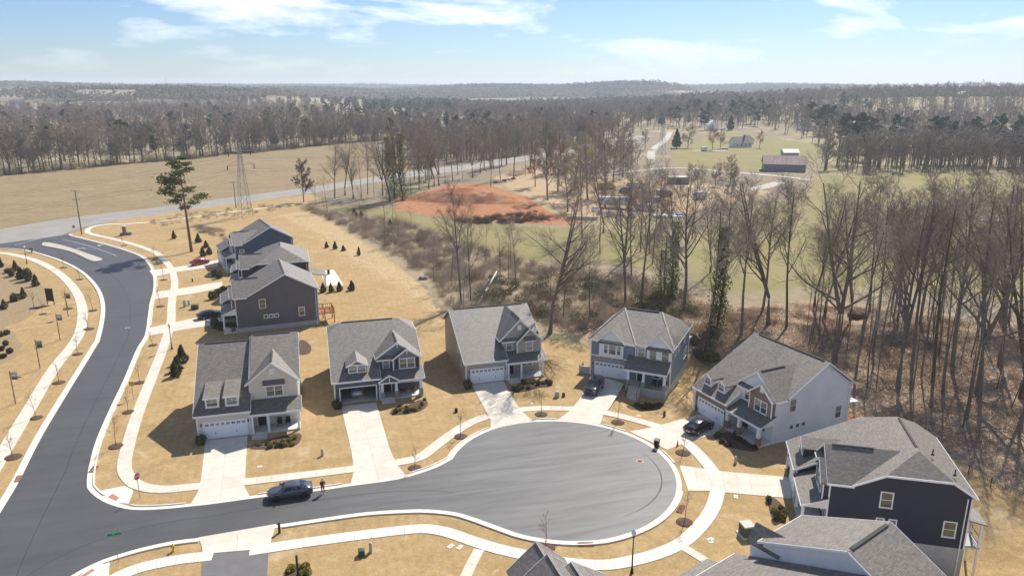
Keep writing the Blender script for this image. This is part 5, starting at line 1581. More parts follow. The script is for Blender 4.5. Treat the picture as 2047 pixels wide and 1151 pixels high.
def bare_tree(seed, h=27.0, r=0.34, clear=0.42, n1=15, spread=0.5, l1=0.34, fork=False, twig=0.014, n2=8, n3=7, n4=3, fine=True):
    """skeleton of a leafless broadleaf: returns trunk segments, crown segments"""
    rng = random.Random(seed)
    trunk, crown = [], []
    def grow(p, d, length, rad, lvl, nseg, up):
        pts = [(p.copy(), rad)]
        step = length / nseg
        for i in range(nseg):
            w = {0: .05, 1: .16, 2: .22, 3: .28, 4: .3}[lvl]
            d = (d + rnd_perp(d, rng) * rng.uniform(0, w) + Vector((0, 0, up)) * .5).normalized()
            p = p + d * step
            f = 1 - (i + 1) / nseg
            rr = max(rad * (0.25 + 0.75 * f) if lvl == 0 else rad * (0.3 + .7 * f), twig * .8)
            pts.append((p.copy(), rr))
        (trunk if lvl < 1 or (lvl == 1 and rad > .1) else crown).extend([(tuple(a[0]), tuple(b[0]), a[1], b[1]) for a, b in zip(pts, pts[1:])])
        return pts
    stems = []
    d0 = Vector((rng.gauss(0, .035), rng.gauss(0, .035), 1)).normalized()
    if fork:
        base = grow(Vector((0, 0, -.3)), d0, h * fork, r * 1.15, 0, 5, 0)
        top, tr = base[-1]
        for s in range(rng.choice((2, 2, 3))):
            a = rng.uniform(0, 6.28)
            d = (d0 + Vector((math.cos(a + s * 2.6), math.sin(a + s * 2.6), 0)) * rng.uniform(.2, .34)).normalized()
            stems.append((grow(top, d, h * (1 - fork), r * .72, 0, 9, .05), max(0.0, (clear - fork) / (1 - fork))))
    else:
        stems.append((grow(Vector((0, 0, -.3)), d0, h, r, 0, 12, .02), clear))
    ks = len(stems)
    for pts, cl in stems:
        n = len(pts) - 1
        for i in range(max(3, n1 // ks)):
            f = cl + (1 - cl) * (i + rng.random()) / max(3, n1 // ks)
            q = min(n - 1, int(f * n)); u = f * n - q
            p = pts[q][0].lerp(pts[q + 1][0], min(1, u)); rr = lerp(pts[q][1], pts[q + 1][1], min(1, u))
            dd = (pts[q + 1][0] - pts[q][0]).normalized()
            a = rng.uniform(0, 6.28)
            d = (dd * rng.uniform(.55, 1.0) + Vector((math.cos(a), math.sin(a), 0)) * rng.uniform(.6, 1.15) * spread * 1.6).normalized()
            ln = h * l1 * rng.uniform(.65, 1.1) * (1.12 - .55 * (f - cl) / (1 - cl + 1e-6))
            b1 = grow(p, d, ln, min(rr * .62, r * .42), 1, 6, .10)
            for j in range(n2):
                g = .22 + .78 * (j + rng.random()) / n2
                q1 = min(5, int(g * 6)); p1 = b1[q1][0].lerp(b1[q1 + 1][0], g * 6 - q1)
                dd1 = (b1[q1 + 1][0] - b1[q1][0]).normalized()
                d1 = (dd1 + rnd_perp(dd1, rng) * rng.uniform(.5, .95)).normalized()
                b2 = grow(p1, d1, ln * rng.uniform(.28, .5) * (1.15 - .5 * g), max(b1[q1][1] * .5, twig * 1.6), 2, 4, .09)
                for m in range(n3):
                    g2 = .2 + .8 * (m + rng.random()) / n3
                    q2 = min(3, int(g2 * 4)); p2 = b2[q2][0].lerp(b2[q2 + 1][0], g2 * 4 - q2)
                    dd2 = (b2[q2 + 1][0] - b2[q2][0]).normalized()
                    d2 = (dd2 + rnd_perp(dd2, rng) * rng.uniform(.5, 1.0)).normalized()
                    b3 = grow(p2, d2, ln * rng.uniform(.10, .2), twig * 1.1, 3, 2, .07)
                    for w in range(n4):
                        k3 = rng.choice((1, 2, 2)); p3 = b3[k3][0]
                        d3 = (d2 + rnd_perp(d2, rng) * rng.uniform(.4, .9)).normalized()
                        grow(p3, d3, ln * rng.uniform(.05, .11), twig * .8, 4, 1, .05)
    return trunk, crown

def leaf_quads(centers, size, rng_np, flat=0.0):
    """random small quads at given centres"""
    n = len(centers)
    a = rng_np.normal(size=(n, 3)); a /= np.linalg.norm(a, axis=1, keepdims=True)
    b = rng_np.normal(size=(n, 3)); b[:, 2] *= (1 - flat)
    b -= a * (a * b).sum(1, keepdims=True); b /= np.linalg.norm(b, axis=1, keepdims=True)
    s = (size * rng_np.uniform(.6, 1.3, n))[:, None]
    V = np.stack([centers - a * s - b * s * .5, centers + a * s - b * s * .5, centers + a * s + b * s * .5, centers - a * s + b * s * .5], 1)
    F = (np.arange(n)[:, None] * 4 + np.arange(4)[None, :]).astype(np.int32)
    return V.reshape(-1, 3), F

def rot_to_vec(n):
    return n
PROTO = bpy.data.collections.new('tree_moulds')                # unlinked: shared meshes only
def make_bare(seed, **kw):
    mats = kw.pop('mats', (M['bark'], M['twig']))
    tr, cr = bare_tree(seed, **kw)
    return seg_mesh(tr, 6, 'trunk', mats[0]), seg_mesh(cr, 3, 'crown', mats[1])
def tree_thing(name, meshes, loc, rotz, sc, label, group, lean=0.0, cat='tree', parts=('trunk', 'crown')):
    o = thing(name, label, cat, loc, rotz, group)
    o.scale = (sc[0], sc[0], sc[1]) if isinstance(sc, tuple) else (sc, sc, sc)
    if lean:
        o.rotation_euler = (lean, 0, rotz)
    for pn, me in zip(parts, meshes):
        link(pn, me, o)
    return o

# moulds
TALL = [make_bare(1, h=27, r=.36, clear=.36, n1=20, spread=.56), make_bare(2, h=27, r=.42, clear=.30, n1=20, fork=.20, spread=.6), make_bare(3, h=26, r=.28, clear=.45, n1=16, spread=.42), make_bare(4, h=28, r=.44, clear=.28, n1=21, fork=.28, spread=.68, l1=.38),
        make_bare(5, h=25, r=.25, clear=.4, n1=16, spread=.46, mats=(M['bark_d'], M['twig'])), make_bare(6, h=26, r=.38, clear=.32, n1=20, fork=.14, spread=.6, l1=.36, mats=(M['bark_d'], M['twig']))]
SLIM = [make_bare(11, h=17, r=.13, clear=.45, n1=9, spread=.34, n2=5, n3=5, n4=2), make_bare(12, h=14, r=.11, clear=.35, n1=9, spread=.4, n2=5, n3=5, n4=2, mats=(M['bark_d'], M['twig'])), make_bare(13, h=20, r=.17, clear=.5, n1=9, spread=.34, n2=5, n3=5, n4=2)]
ROUND = [make_bare(21, h=16, r=.30, clear=.18, n1=20, spread=.75, l1=.42, twig=.03, n4=3), make_bare(22, h=15, r=.28, clear=.15, n1=20, spread=.85, l1=.42, twig=.03, n4=3), make_bare(23, h=18, r=.32, clear=.25, n1=16, spread=.6, l1=.38, twig=.03, n4=3)]
RED = [make_bare(31, h=14, r=.24, clear=.2, n1=15, spread=.7, l1=.4, twig=.032, mats=(M['bark'], M['twig_red']))]
WIL = [make_bare(33, h=15, r=.30, clear=.14, n1=18, spread=.7, l1=.42, twig=.036, mats=(M['bark'], M['twig_green']))]
BROWN = [make_bare(35, h=12, r=.18, clear=.15, n1=15, spread=.5, l1=.36, twig=.05, mats=(M['bark_d'], M['twig_brown']))]
FARB = [make_bare(s, h=17, r=.3, clear=.2, n1=10, spread=.6, l1=.38, twig=.075, n2=5, n3=4, n4=1) for s in (41, 42, 43)]
FARR = [make_bare(45, h=15, r=.26, clear=.2, n1=10, spread=.65, l1=.38, twig=.075, n2=5, n3=4, n4=1, mats=(M['bark'], M['twig_red']))]

def conifer_mesh(seed, h, rmax, base, n, leaf, mat, kind='pine', trunk_r=.3):
    rng = random.Random(seed); rn = np.random.RandomState(seed)
    tr = []
    p = Vector((0, 0, -.3)); d = Vector((rng.gauss(0, .008), rng.gauss(0, .008), 1)).normalized()
    pts = [p.copy()]
    for i in range(10):
        d = (d + rnd_perp(d, rng) * .012).normalized(); q = p + d * h / 10
        tr.append((tuple(p), tuple(q), trunk_r * (1 - i / 11), trunk_r * (1 - (i + 1) / 11))); p = q; pts.append(p.copy())
    C = []
    if kind == 'pine':
        nb = 22
        for i in range(nb):
            f = base + (1 - base) * ((i + rng.random()) / nb)
            c0 = pts[min(9, int(f * 10))].lerp(pts[min(10, int(f * 10) + 1)], f * 10 % 1)
            a = rng.uniform(0, 6.28)
            rr = rmax * (0.45 + .75 * math.sin(math.pi * min(1, (f - base) / (1 - base) * .8 + .22))) * rng.uniform(.55, 1.1)
            e = c0 + Vector((math.cos(a) * rr, math.sin(a) * rr, rr * rng.uniform(-.05, .4)))
            tr.append((tuple(c0), tuple(e), .07, .025))
            for c in range(3):
                u = rng.uniform(.5, 1.05)
                cc = c0.lerp(e, u)
                m = n // (nb * 3)
                R_ = rr * .22 + .35
                pp = rn.normal(size=(m, 3)) * np.array([R_, R_, R_ * .38]) * .62 + np.array(cc)
                C.append(pp)
    else:                                                   # dense cone
        u = rn.uniform(0, 1, n) ** .8
        z = base * h + (h - base * h) * (1 - u)
        rad = rmax * np.minimum(1.0, (u * 1.15 + .05)) * np.where(u > .85, 1 - (u - .85) * 2.5, 1) * rn.uniform(.55, 1.05, n) ** .5
        a = rn.uniform(0, 6.283, n)
        rad *= 1 + .26 * np.sin(a * 3 + z * 2.4 + seed) + .15 * np.sin(a * 5 - z * 4)
        C.append(np.stack([np.cos(a) * rad, np.sin(a) * rad, z], 1))
    C = np.concatenate(C)
    V, F = leaf_quads(C, leaf, rn, .3)
    return seg_mesh(tr, 6, 'trunk', M['bark_pine']), np_mesh('crown', V, F, mat)
PINE = [conifer_mesh(51, 24.5, 4.3, .45, 3300, .27, M['pine_l'], 'pine', .42)]
FARPINE = [conifer_mesh(52, 20, 4.2, .42, 1500, .62, M['pine'], 'pine'), conifer_mesh(53, 18, 4.0, .35, 1500, .62, M['pine'], 'pine'), conifer_mesh(54, 13, 3.0, .08, 1300, .5, M['cedar'], 'cone')]
ARB = [conifer_mesh(55, 2.2, .62, .04, 700, .12, M['cedar'], 'cone', .05), conifer_mesh(56, 1.8, .6, .03, 700, .12, M['shrub_b'], 'cone', .05)]

def blob_mesh(seed, r, hgt, n, leaf, mat, lift=0.0):
    """loose leafy shrub"""
    rn = np.random.RandomState(seed)
    d = rn.normal(size=(n, 3)); d /= np.linalg.norm(d, axis=1, keepdims=True)
    rad = rn.uniform(.35, 1.0, n) ** .4
    P = d * rad[:, None]
    lump = 1 + .25 * np.sin(d[:, 0] * 5 + seed) * np.cos(d[:, 1] * 4 + d[:, 2] * 3)
    P *= lump[:, None]
    P = P * np.array([r, r, hgt * .55]) + np.array([0, 0, hgt * .5 + lift])
    P[:, 2] = np.maximum(P[:, 2], .03)
    V, F = leaf_quads(P, leaf, rn)
    rng = random.Random(seed)
    st_ = [((0, 0, -.05), (rng.uniform(-.5, .5) * r, rng.uniform(-.5, .5) * r, hgt * .6), .025, .01) for _ in range(6)]
    return seg_mesh(st_, 4, 'stem', M['bark_d']), np_mesh('foliage', V, F, mat)
BUSH = [blob_mesh(61, .55, .8, 420, .10, M['shrub']), blob_mesh(62, .5, .75, 420, .10, M['shrub_b']), blob_mesh(63, .48, .7, 420, .10, M['shrub_y']), blob_mesh(64, .6, 1.3, 500, .11, M['shrub']), blob_mesh(65, .5, .6, 350, .10, M['shrub_r'])]
def brush_mesh(seed, n, h, r, mat, rad=.012):
    rng = random.Random(seed); S = []
    for i in range(n):
        a = rng.uniform(0, 6.28); q = r * math.sqrt(rng.random()) * .6
        p = Vector((math.cos(a) * q, math.sin(a) * q, -.05))
        d = Vector((rng.gauss(0, .38), rng.gauss(0, .38), 1)).normalized(); ln = h * rng.uniform(.5, 1.05)
        for k in range(3):
            d2 = (d + Vector((rng.gauss(0, .25), rng.gauss(0, .25), -.05 * k))).normalized()
            e = p + d2 * ln / 3
            S.append((tuple(p), tuple(e), rad * (1 - k * .25), rad * (1 - (k + 1) * .25)))
            for _ in range(2):
                d3 = (d2 + rnd_perp(d2, rng) * .9).normalized()
                S.append((tuple(e), tuple(e + d3 * ln * rng.uniform(.12, .3)), rad * .6, rad * .3))
            p = e; d = d2
    return seg_mesh(S, 3, 'thicket', mat)
BRUSH = [brush_mesh(71, 60, 2.0, 1.9, M['twig_pale'], .014), brush_mesh(72, 60, 1.7, 2.0, M['twig'], .014), brush_mesh(73, 46, 2.6, 1.8, M['twig_brown'], .014), brush_mesh(74, 60, 1.2, 1.9, M['twig_pale'], .014)]
def leafy_clump(seed, mat, n=260, r=1.5, h=1.6, leaf=.13):
    return blob_mesh(seed, r, h, n, leaf, mat)[1]
GREENB = [leafy_clump(75, M['shrub'], 330, 1.3, 1.7, .13), leafy_clump(76, M['shrub_b'], 330, 1.5, 1.6, .13)]

# ------------------------------------------------------------------ scatter of uncountable growth (geometry nodes instances)
def scatter(name, pts, meshes, label, mats_note=None):
    """pts: list of (x, y, z, rotz, scale); one point object per mould"""
    holder = None
    for mi, me in enumerate(meshes):
        sub = pts[mi::len(meshes)]
        if not sub: continue
        me_list = me if isinstance(me, (list, tuple)) else [me]
        for part in me_list:
            src = bpy.data.objects.new(name + '_mould', part)
            pm = bpy.data.meshes.new(name)
            n = len(sub)
            pm.vertices.add(n)
            pm.vertices.foreach_set('co', np.array([q[:3] for q in sub], np.float32).ravel())
            ra = pm.attributes.new('rot', 'FLOAT_VECTOR', 'POINT'); ra.data.foreach_set('vector', np.array([(0, 0, q[3]) for q in sub], np.float32).ravel())
            sa = pm.attributes.new('scl', 'FLOAT_VECTOR', 'POINT'); sa.data.foreach_set('vector', np.array([(q[4], q[4], q[4] * (q[5] if len(q) > 5 else 1)) for q in sub], np.float32).ravel())
            pm.update()
            ob = link(name, pm, holder)
            if holder is None:
                holder = ob
                tag(ob, label, None, None, 'stuff')
            ng = bpy.data.node_groups.new(name + '_nodes', 'GeometryNodeTree')
            ng.interface.new_socket('Geometry', in_out='INPUT', socket_type='NodeSocketGeometry')
            ng.interface.new_socket('Geometry', in_out='OUTPUT', socket_type='NodeSocketGeometry')
            gi = ng.nodes.new('NodeGroupInput'); go = ng.nodes.new('NodeGroupOutput')
            iop = ng.nodes.new('GeometryNodeInstanceOnPoints'); oi = ng.nodes.new('GeometryNodeObjectInfo')
            oi.inputs['Object'].default_value = src
            oi.inputs['As Instance'].default_value = True
            n1 = ng.nodes.new('GeometryNodeInputNamedAttribute'); n1.data_type = 'FLOAT_VECTOR'; n1.inputs['Name'].default_value = 'rot'
            n2 = ng.nodes.new('GeometryNodeInputNamedAttribute'); n2.data_type = 'FLOAT_VECTOR'; n2.inputs['Name'].default_value = 'scl'
            er = ng.nodes.new('FunctionNodeEulerToRotation')
            L = ng.links.new
            L(gi.outputs[0], iop.inputs['Points']); L(oi.outputs['Geometry'], iop.inputs['Instance'])
            L(n1.outputs['Attribute'], er.inputs[0]); L(er.outputs[0], iop.inputs['Rotation']); L(n2.outputs['Attribute'], iop.inputs['Scale'])
            L(iop.outputs[0], go.inputs[0])
            md = ob.modifiers.new('scatter', 'NODES'); md.node_group = ng
    return holder

RND = random.Random(5)
def pick(n, fn):
    out = []
    while len(out) < n:
        q = fn()
        if q: out.append(q)
    return out
def zpts(L):
    """fill in ground heights"""
    if not L: return L
    Z = ground_z(np.array([q[0] for q in L]), np.array([q[1] for q in L]))
    return [(q[0], q[1], float(z)) + tuple(q[2:]) for q, z in zip(L, Z)]
def in_zone(poly, n, rng, sc=(.7, 1.3), jit=1.0, avoid=()):
    P = np.array(poly); lo, hi = P.min(0), P.max(0)
    out = []; tries = 0
    while len(out) < n and tries < n * 60:
        tries += 1
        x, y = rng.uniform(lo[0], hi[0]), rng.uniform(lo[1], hi[1])
        if inpoly((x, y), poly) and not any(inpoly((x, y), a) for a in avoid):
            out.append((x, y, rng.uniform(0, 6.28), rng.uniform(*sc)))
    return zpts(out)

# --- bank of dry brush between the lawns and the dirt site, woodland undergrowth
BANK = wp([(600, 415), (700, 428), (820, 448), (940, 492), (1060, 525), (1240, 555), (1380, 590), (1390, 640), (1200, 655), (1100, 662), (1000, 652), (905, 625), (862, 560), (770, 500), (690, 455)])
WOODS = wp([(1090, 650), (1180, 612), (1380, 600), (1460, 618), (1600, 610), (2047, 650), (2350, 690), (2350, 1080), (2047, 985), (1965, 930), (1855, 872), (1700, 790), (1460, 715), (1385, 668), (1190, 672)])
scatter('dry_brush', in_zone(BANK, 1000, RND, (.6, 1.3)), [BRUSH[0], BRUSH[1], BRUSH[3], BRUSH[0], BRUSH[2]], 'tangled dry brown brush on the bank behind the houses')
scatter('evergreen_undergrowth', in_zone(wp([(930, 560), (1150, 560), (1380, 600), (1390, 650), (1200, 650), (1000, 640)]), 60, RND, (.5, 1.3)), GREENB, 'green leafy undergrowth at the foot of the bank')
scatter('woodland_brush', in_zone(WOODS, 170, RND, (.35, .9)), [BRUSH[1], BRUSH[2], BRUSH[3]], 'thin bare brush on the leaf strewn woodland floor')
scatter('woodland_brush', in_zone(wp([(1380, 620), (1420, 640), (1450, 720), (1400, 715), (1380, 690)]) , 26, RND, (.6, 1.2)), [GREENB[0], BRUSH[2]], 'dark green brush beside the steel blue house')
scatter('hedge_brush', in_zone(wp([(300, 448), (330, 452), (560, 420), (560, 408), (400, 424), (300, 438)]), 90, RND, (.35, .7)), [BRUSH[0], BRUSH[3]], 'strip of dry planting along the county road verge')
scatter('dry_brush', in_zone(wp([(395, 452), (445, 462), (450, 480), (415, 470), (385, 462)]), 40, RND, (.5, .8)), [BRUSH[1], BRUSH[0]], 'patch of dry brush behind the far blue house')
# leaf litter: single curled leaves scattered on the woodland floor
rn = np.random.RandomState(9)
def litter_patch():
    C = np.stack([rn.uniform(-2, 2, 480), rn.uniform(-2, 2, 480), rn.uniform(.01, .08, 480)], 1)
    V, F = leaf_quads(C, .052, rn)
    return V, F
M['leaf_a'] = twigmat('fallen_leaves_tan', (0.52, 0.40, 0.285)); M['leaf_b'] = twigmat('fallen_leaves_brown', (0.35, 0.255, 0.17))
LIT = [np_mesh('fallen_leaves', *litter_patch(), M['leaf_a']), np_mesh('fallen_leaves', *litter_patch(), M['leaf_b'])]
scatter('fallen_leaves', in_zone(WOODS, 900, RND, (.8, 1.3)), LIT, 'fallen tan and brown leaves covering the woodland floor')
# ------------------------------------------------------------------ trees one can tell apart
def T(px, py, meshes, sc, label, group=None, name='bare_tree', rz=None, lean=0.0, parts=('trunk', 'crown')):
    p = at(px, py)
    return tree_thing(name, meshes, (p.x, p.y, gz(p.x, p.y)), RND.uniform(0, 6.28) if rz is None else rz, sc, label, group, lean, parts=parts)
def ivy_mesh(seed, h, r, n, tr):
    rn = np.random.RandomState(seed)
    z = rn.uniform(0, 1, n) ** .9 * h
    a = rn.uniform(0, 6.283, n)
    rad = r * (1.1 - .55 * z / h) * rn.uniform(.25, 1.15, n) * (1 + .35 * np.sin(z * 1.3 + a))
    V, F = leaf_quads(np.stack([np.cos(a) * rad, np.sin(a) * rad, z], 1), .17, rn)
    return np_mesh('ivy', V, F, M['ivy'])
# big individual trees of the wood behind the houses
BIG = [
    (1099, 667, 1, .98, 'tall grey forked tree rising behind the sage house beside the brush bank'),
    (922, 607, 2, .80, 'dark slim tree beside the fallen white trunks'),
    (941, 600, 4, .62, 'second dark tree standing close behind the fallen white trunks'),
    (1250, 617, 0, .82, 'grey tree standing over the roof of the steel blue house'),
    (1279, 614, 2, .86, 'straight grey tree between ivy clad trunks and the steel blue house roof'),
    (1366, 630, 0, .92, 'pale grey tree right of the ivy clad pair'),
    (1409, 704, 4, .95, 'thin dark trunk right beside the corner of the steel blue house'),
    (1482, 668, 2, .90, 'grey tree just left of the brick front house roof ridge'),
    (1536, 648, 1, .98, 'broad dark oak behind the ridge of the brick front house'),
    (1572, 655, 4, .98, 'leaning dark tree right of the broad oak'),
    (1628, 613, 5, .80, 'low forked tree at the meadow edge'),
    (1668, 718, 3, 1.02, 'great forked tree with spreading limbs right behind the brick front house'),
    (1700, 640, 5, .86, 'forked grey tree at the meadow edge behind the great forked tree'),
    (1795, 777, 1, 1.0, 'heavy dark tree standing above the navy house roof'),
    (1822, 742, 2, 1.0, 'slim tree right of the heavy dark tree'),
    (1864, 769, 4, 1.05, 'tall brown trunk above the right end of the navy house roof'),
    (1903, 736, 0, 1.0, 'tall grey tree in the right woods between two brown trunks'),
    (1955, 792, 3, 1.0, 'big forked tree near the right edge behind the wire fence'),
    (1999, 735, 1, 1.05, 'massive dark tree at the right edge of the woods'),
    (2040, 800, 5, 1.05, 'dark trunk cut by the right edge of the picture'),
    (1745, 705, 2, .92, 'slender trunk between the great forked tree and the heavy dark tree'),
    (1330, 655, 4, .72, 'small dark tree behind the steel blue house roof'),
    (1180, 640, 4, .55, 'small grey tree in the brush between the sage and steel blue houses'),
]
for (px, py, k, sc, lab) in BIG:
    T(px, py, TALL[k], sc, lab)
IVY = [(1434, 650, 4, .98, 18, 1.7, 'tree wrapped in dark ivy left of the brick front house'), (1343, 600, 2, .85, 16, 1.5, 'tall ivy covered tree behind the steel blue house'), (1322, 597, 4, .5, 10, 1.7, 'shorter ivy covered trunk beside the taller ivy tree'),
       (779, 402, 5, .92, 24, 1.8, 'ivy clad tree left of the dirt mound, leftmost of three'), (790, 400, 2, .95, 25, 1.5, 'ivy clad tree left of the dirt mound, middle of three'), (805, 401, 5, .98, 25, 1.8, 'ivy clad tree left of the dirt mound, rightmost of three')]
for i, (px, py, k, sc, ih, ir, lab) in enumerate(IVY):
    T(px, py, (*TALL[k], ivy_mesh(200 + i, ih / sc, ir / sc, 3400, None)), sc, lab, parts=('trunk', 'crown', 'ivy'))
# slender growth in the right-hand woods
wl_ = wp([(1440, 640), (1500, 640), (1700, 625), (2080, 650), (2080, 900), (1960, 870), (1840, 830), (1700, 770), (1560, 690)])
for i, q in enumerate(in_zone(wl_, 34, RND, (.65, 1.15))):
    tree_thing('bare_tree', SLIM[i % 3], q[:3], q[3], q[4], 'slender bare tree in the leaf litter ' + ('behind the brick front house' if q[0] / q[1] < .44 else 'above the navy house roof' if q[0] / q[1] < .58 else 'near the right edge'), 'slender trees of the right woods', RND.gauss(0, .05))
for i, q in enumerate(in_zone(wp([(1500, 610), (2080, 622), (2080, 660), (1500, 640)]), 12, RND, (.75, 1.0))):
    tree_thing('bare_tree', TALL[(0, 2, 4, 5)[i % 4]], q[:3], q[3], q[4], 'tall bare tree between the right woods and the meadow', 'trees at the meadow edge of the right woods')
for i, q in enumerate(in_zone(BANK, 26, RND, (.35, .75))):
    tree_thing('bare_tree', SLIM[i % 3], q[:3], q[3], q[4], 'small bare tree standing in the dry brush bank', 'small trees on the brush bank')
for i, q in enumerate(in_zone(wp([(1180, 470), (1290, 480), (1330, 560), (1190, 560)]), 4, RND, (.85, 1.1))):
    tree_thing('bare_tree', SLIM[i % 3], q[:3], q[3], q[4], 'slim bare tree between the brush bank and the equipment yard', 'slim trees below the equipment yard')
for i, q in enumerate(in_zone(wp([(1150, 445), (1290, 448), (1420, 452), (1470, 520), (1400, 585), (1200, 560)]), 9, RND, (.62, .85))):
    tree_thing('bare_tree', TALL[(2, 4, 0, 5)[i % 4]], q[:3], q[3], q[4], 'tall thin bare tree between the brush bank and the meadow', 'tall trees between bank and meadow')
# row behind the dirt mound
MOUNDROW = [(669, 396), (690, 390), (706, 396), (722, 399), (735, 388), (748, 392), (765, 390), (822, 388), (838, 380), (857, 378), (868, 372), (878, 371), (890, 366), (905, 362), (925, 358), (945, 356), (981, 373), (1000, 361), (1027, 354), (915, 350), (960, 347), (1050, 352)]
for i, (px, py) in enumerate(MOUNDROW):
    T(px, py, (TALL + SLIM)[(i * 5) % 9], RND.uniform(.7, .95) if (i * 5) % 9 < 6 else RND.uniform(.9, 1.25), 'tall bare tree in the grove behind the red dirt mound', 'grove behind the dirt mound')
T(607, 404, BROWN[0], 1.15, 'brown leafed conical tree beside the county road')
# mid-distance trees right of the mound
MID = [(1115, 385, 'RED', 1.05), (1150, 380, 'WIL', 1.0), (1175, 398, 'ROUND', 1.0), (1210, 392, 'ROUND', .95), (1135, 425, 'ROUND', .85), (1095, 400, 'ROUND', .9), (1225, 375, 'ROUND', .95), (1070, 372, 'RED', .85), (1245, 352, 'ROUND', 1.0), (1190, 350, 'ROUND', 1.1), (1120, 345, 'ROUND', 1.1), (1060, 340, 'ROUND', 1.0)]
LABM = {'RED': ('rounded tree with red budding crown near the dirt yard', 'red budding trees by the dirt yard'), 'WIL': ('broad willow with yellow green twigs beside the dirt yard', None), 'ROUND': ('round crowned bare tree beside the dirt yard', 'round bare trees by the dirt yard')}
for i, (px, py, k, sc) in enumerate(MID):
    T(px, py, {'RED': RED[0], 'WIL': WIL[0], 'ROUND': ROUND[i % 3]}[k], sc * 1.35, *LABM[k])
FARM = [(1375, 296, 'WIL', .95), (1352, 297, 'CON', 1.0), (1424, 300, 'RED', 1.0), (1518, 296, 'RED', .75), (1440, 298, 'ROUND', .8), (1380, 385, 'ROUND', .6), (1460, 366, 'ROUND', .7), (1430, 372, 'ROUND', .6), (1290, 300, 'ROUND', .7), (1610, 262, 'WIL', 1.2)]
for i, (px, py, k, sc) in enumerate(FARM):
    p = at(px, py)
    me = {'WIL': WIL[0], 'CON': FARPINE[2], 'RED': RED[0], 'ROUND': ROUND[i % 3]}[k]
    lab = {'WIL': 'pale green spreading tree in the farmhouse grounds', 'CON': 'dark evergreen beside the farmhouse drive', 'RED': 'reddish budding tree near the white farmhouse', 'ROUND': 'small bare tree near the farm road'}[k]
    tree_thing('tree', me, (p.x, p.y, gz(p.x, p.y)), RND.uniform(0, 6), sc, lab, 'trees around the farmhouse, ' + k.lower() if k != 'CON' else None)
# tall pine by the entrance
T(383, 503, PINE[0], 1.0, 'lone tall pine with open crown beside the entrance street', None, 'pine_tree', 2.1)
# treeline along the far edge of the hayfield
line = crom(wp([(-25, 354), (0, 352), (350, 319), (560, 300), (690, 287), (760, 282)]), 6.0)
for i, p in enumerate(line):
    for row in range(2):
        q = p + Vector((RND.uniform(-3, 3), 3 + row * 13 + RND.uniform(-3, 4)))
        pxx = PCX + FPX * q.x / (q.y * CP + CAM_H * SP)
        seg = 'left of utility pole' if pxx < 155 else 'between utility pole and pine' if pxx < 365 else 'between pine and pylon' if pxx < 490 else 'right of near pylon'
        tree_thing('bare_tree', (ROUND + FARB)[RND.randrange(6)], (q.x, q.y, gz(q.x, q.y)), RND.uniform(0, 6.28), RND.uniform(.85, 1.25), f"bare tree, {'front' if row == 0 else 'back'} row of hayfield treeline, {seg}", 'treeline of the hayfield')
# evergreens that stand out over the far woods
EVG = [(1185, 262, 0, .9), (1212, 258, 1, .9), (1198, 268, 2, 1.0), (1118, 268, 2, .8), (1160, 262, 2, .9), (1300, 250, 0, 1.0), (1340, 246, 1, .95), (1322, 252, 2, 1.1), (1465, 250, 0, 1.2), (1482, 246, 1, 1.25), (1500, 252, 0, 1.1), (1408, 262, 1, 1.0), (1460, 262, 2, 1.1), (1620, 262, 0, 1.25), (1640, 258, 1, 1.2), (1660, 268, 0, 1.15),
       (1690, 300, 0, 1.15), (1705, 292, 1, 1.2), (1722, 305, 0, 1.2), (1740, 296, 1, 1.15), (1700, 318, 0, 1.05), (1728, 322, 1, 1.1), (1790, 290, 0, 1.05), (1812, 285, 1, 1.0), (1860, 305, 0, 1.1), (1880, 288, 1, 1.1), (1895, 310, 0, 1.0), (1925, 292, 1, .95), (540, 238, 2, 1.3), (480, 232, 2, 1.4), (395, 226, 0, 1.0), (420, 228, 1, 1.0), (300, 236, 2, 1.2), (140, 226, 0, 1.1), (210, 224, 2, 1.3), (5, 236, 0, 1.0), (785, 240, 2, 1.0), (862, 236, 2, .9)]
for i, (px, py, k, sc) in enumerate(EVG):
    p = at(px, py)
    tree_thing('pine_tree' if k < 2 else 'evergreen_tree', FARPINE[k], (p.x, p.y, gz(p.x, p.y)), RND.uniform(0, 6.28), sc, 'dark pine standing over the distant bare woods' if k < 2 else 'low dark evergreen standing among the distant bare woods', 'pines over the distant woods' if k < 2 else 'evergreens among the distant woods')
# ------------------------------------------------------------------ far woods, one mass
def band(n, d0, d1, a0_, a1_, sc, gap=None, avoid=()):
    out = []
    while len(out) < n:
        d = math.sqrt(RND.uniform(d0 * d0, d1 * d1)); a = R(RND.uniform(a0_, a1_))
        x, y = d * math.sin(a), d * math.cos(a)
        if gap and vnoise(np.array([x]), np.array([y]), gap[0], gap[2])[0] < gap[1]: continue
        if any(inpoly((x, y), z) for z in avoid): continue
        out.append((x, y, RND.uniform(0, 6.28), RND.uniform(*sc)))
    return zpts(out)
HAYX = wp([(-700, 600), (0, 494), (700, 380), (860, 345), (800, 300), (760, 284), (690, 288), (0, 353), (-700, 420)])
YARD = wp([(780, 470), (760, 395), (900, 350), (1000, 335), (1075, 312), (1250, 282), (1340, 262), (1530, 262), (1680, 300), (1640, 345), (2047, 345), (2500, 420), (2500, 700), (1100, 660), (900, 640), (640, 440)])
ROADX = [tuple(p) for p in offset(RU, 5)] + [tuple(p) for p in [q for q in offset(RL, 5)]]
AV = (HAYX, YARD, ROADX)
merged = [FARB[0], FARB[1], FARB[2]]
scatter('far_wood', in_zone(wp([(1640, 338), (2047, 345), (2400, 360), (2400, 300), (2047, 262), (1700, 258), (1660, 300)]), 190, RND, (.7, 1.05)), merged, 'dark bare wood behind the meadow at right')
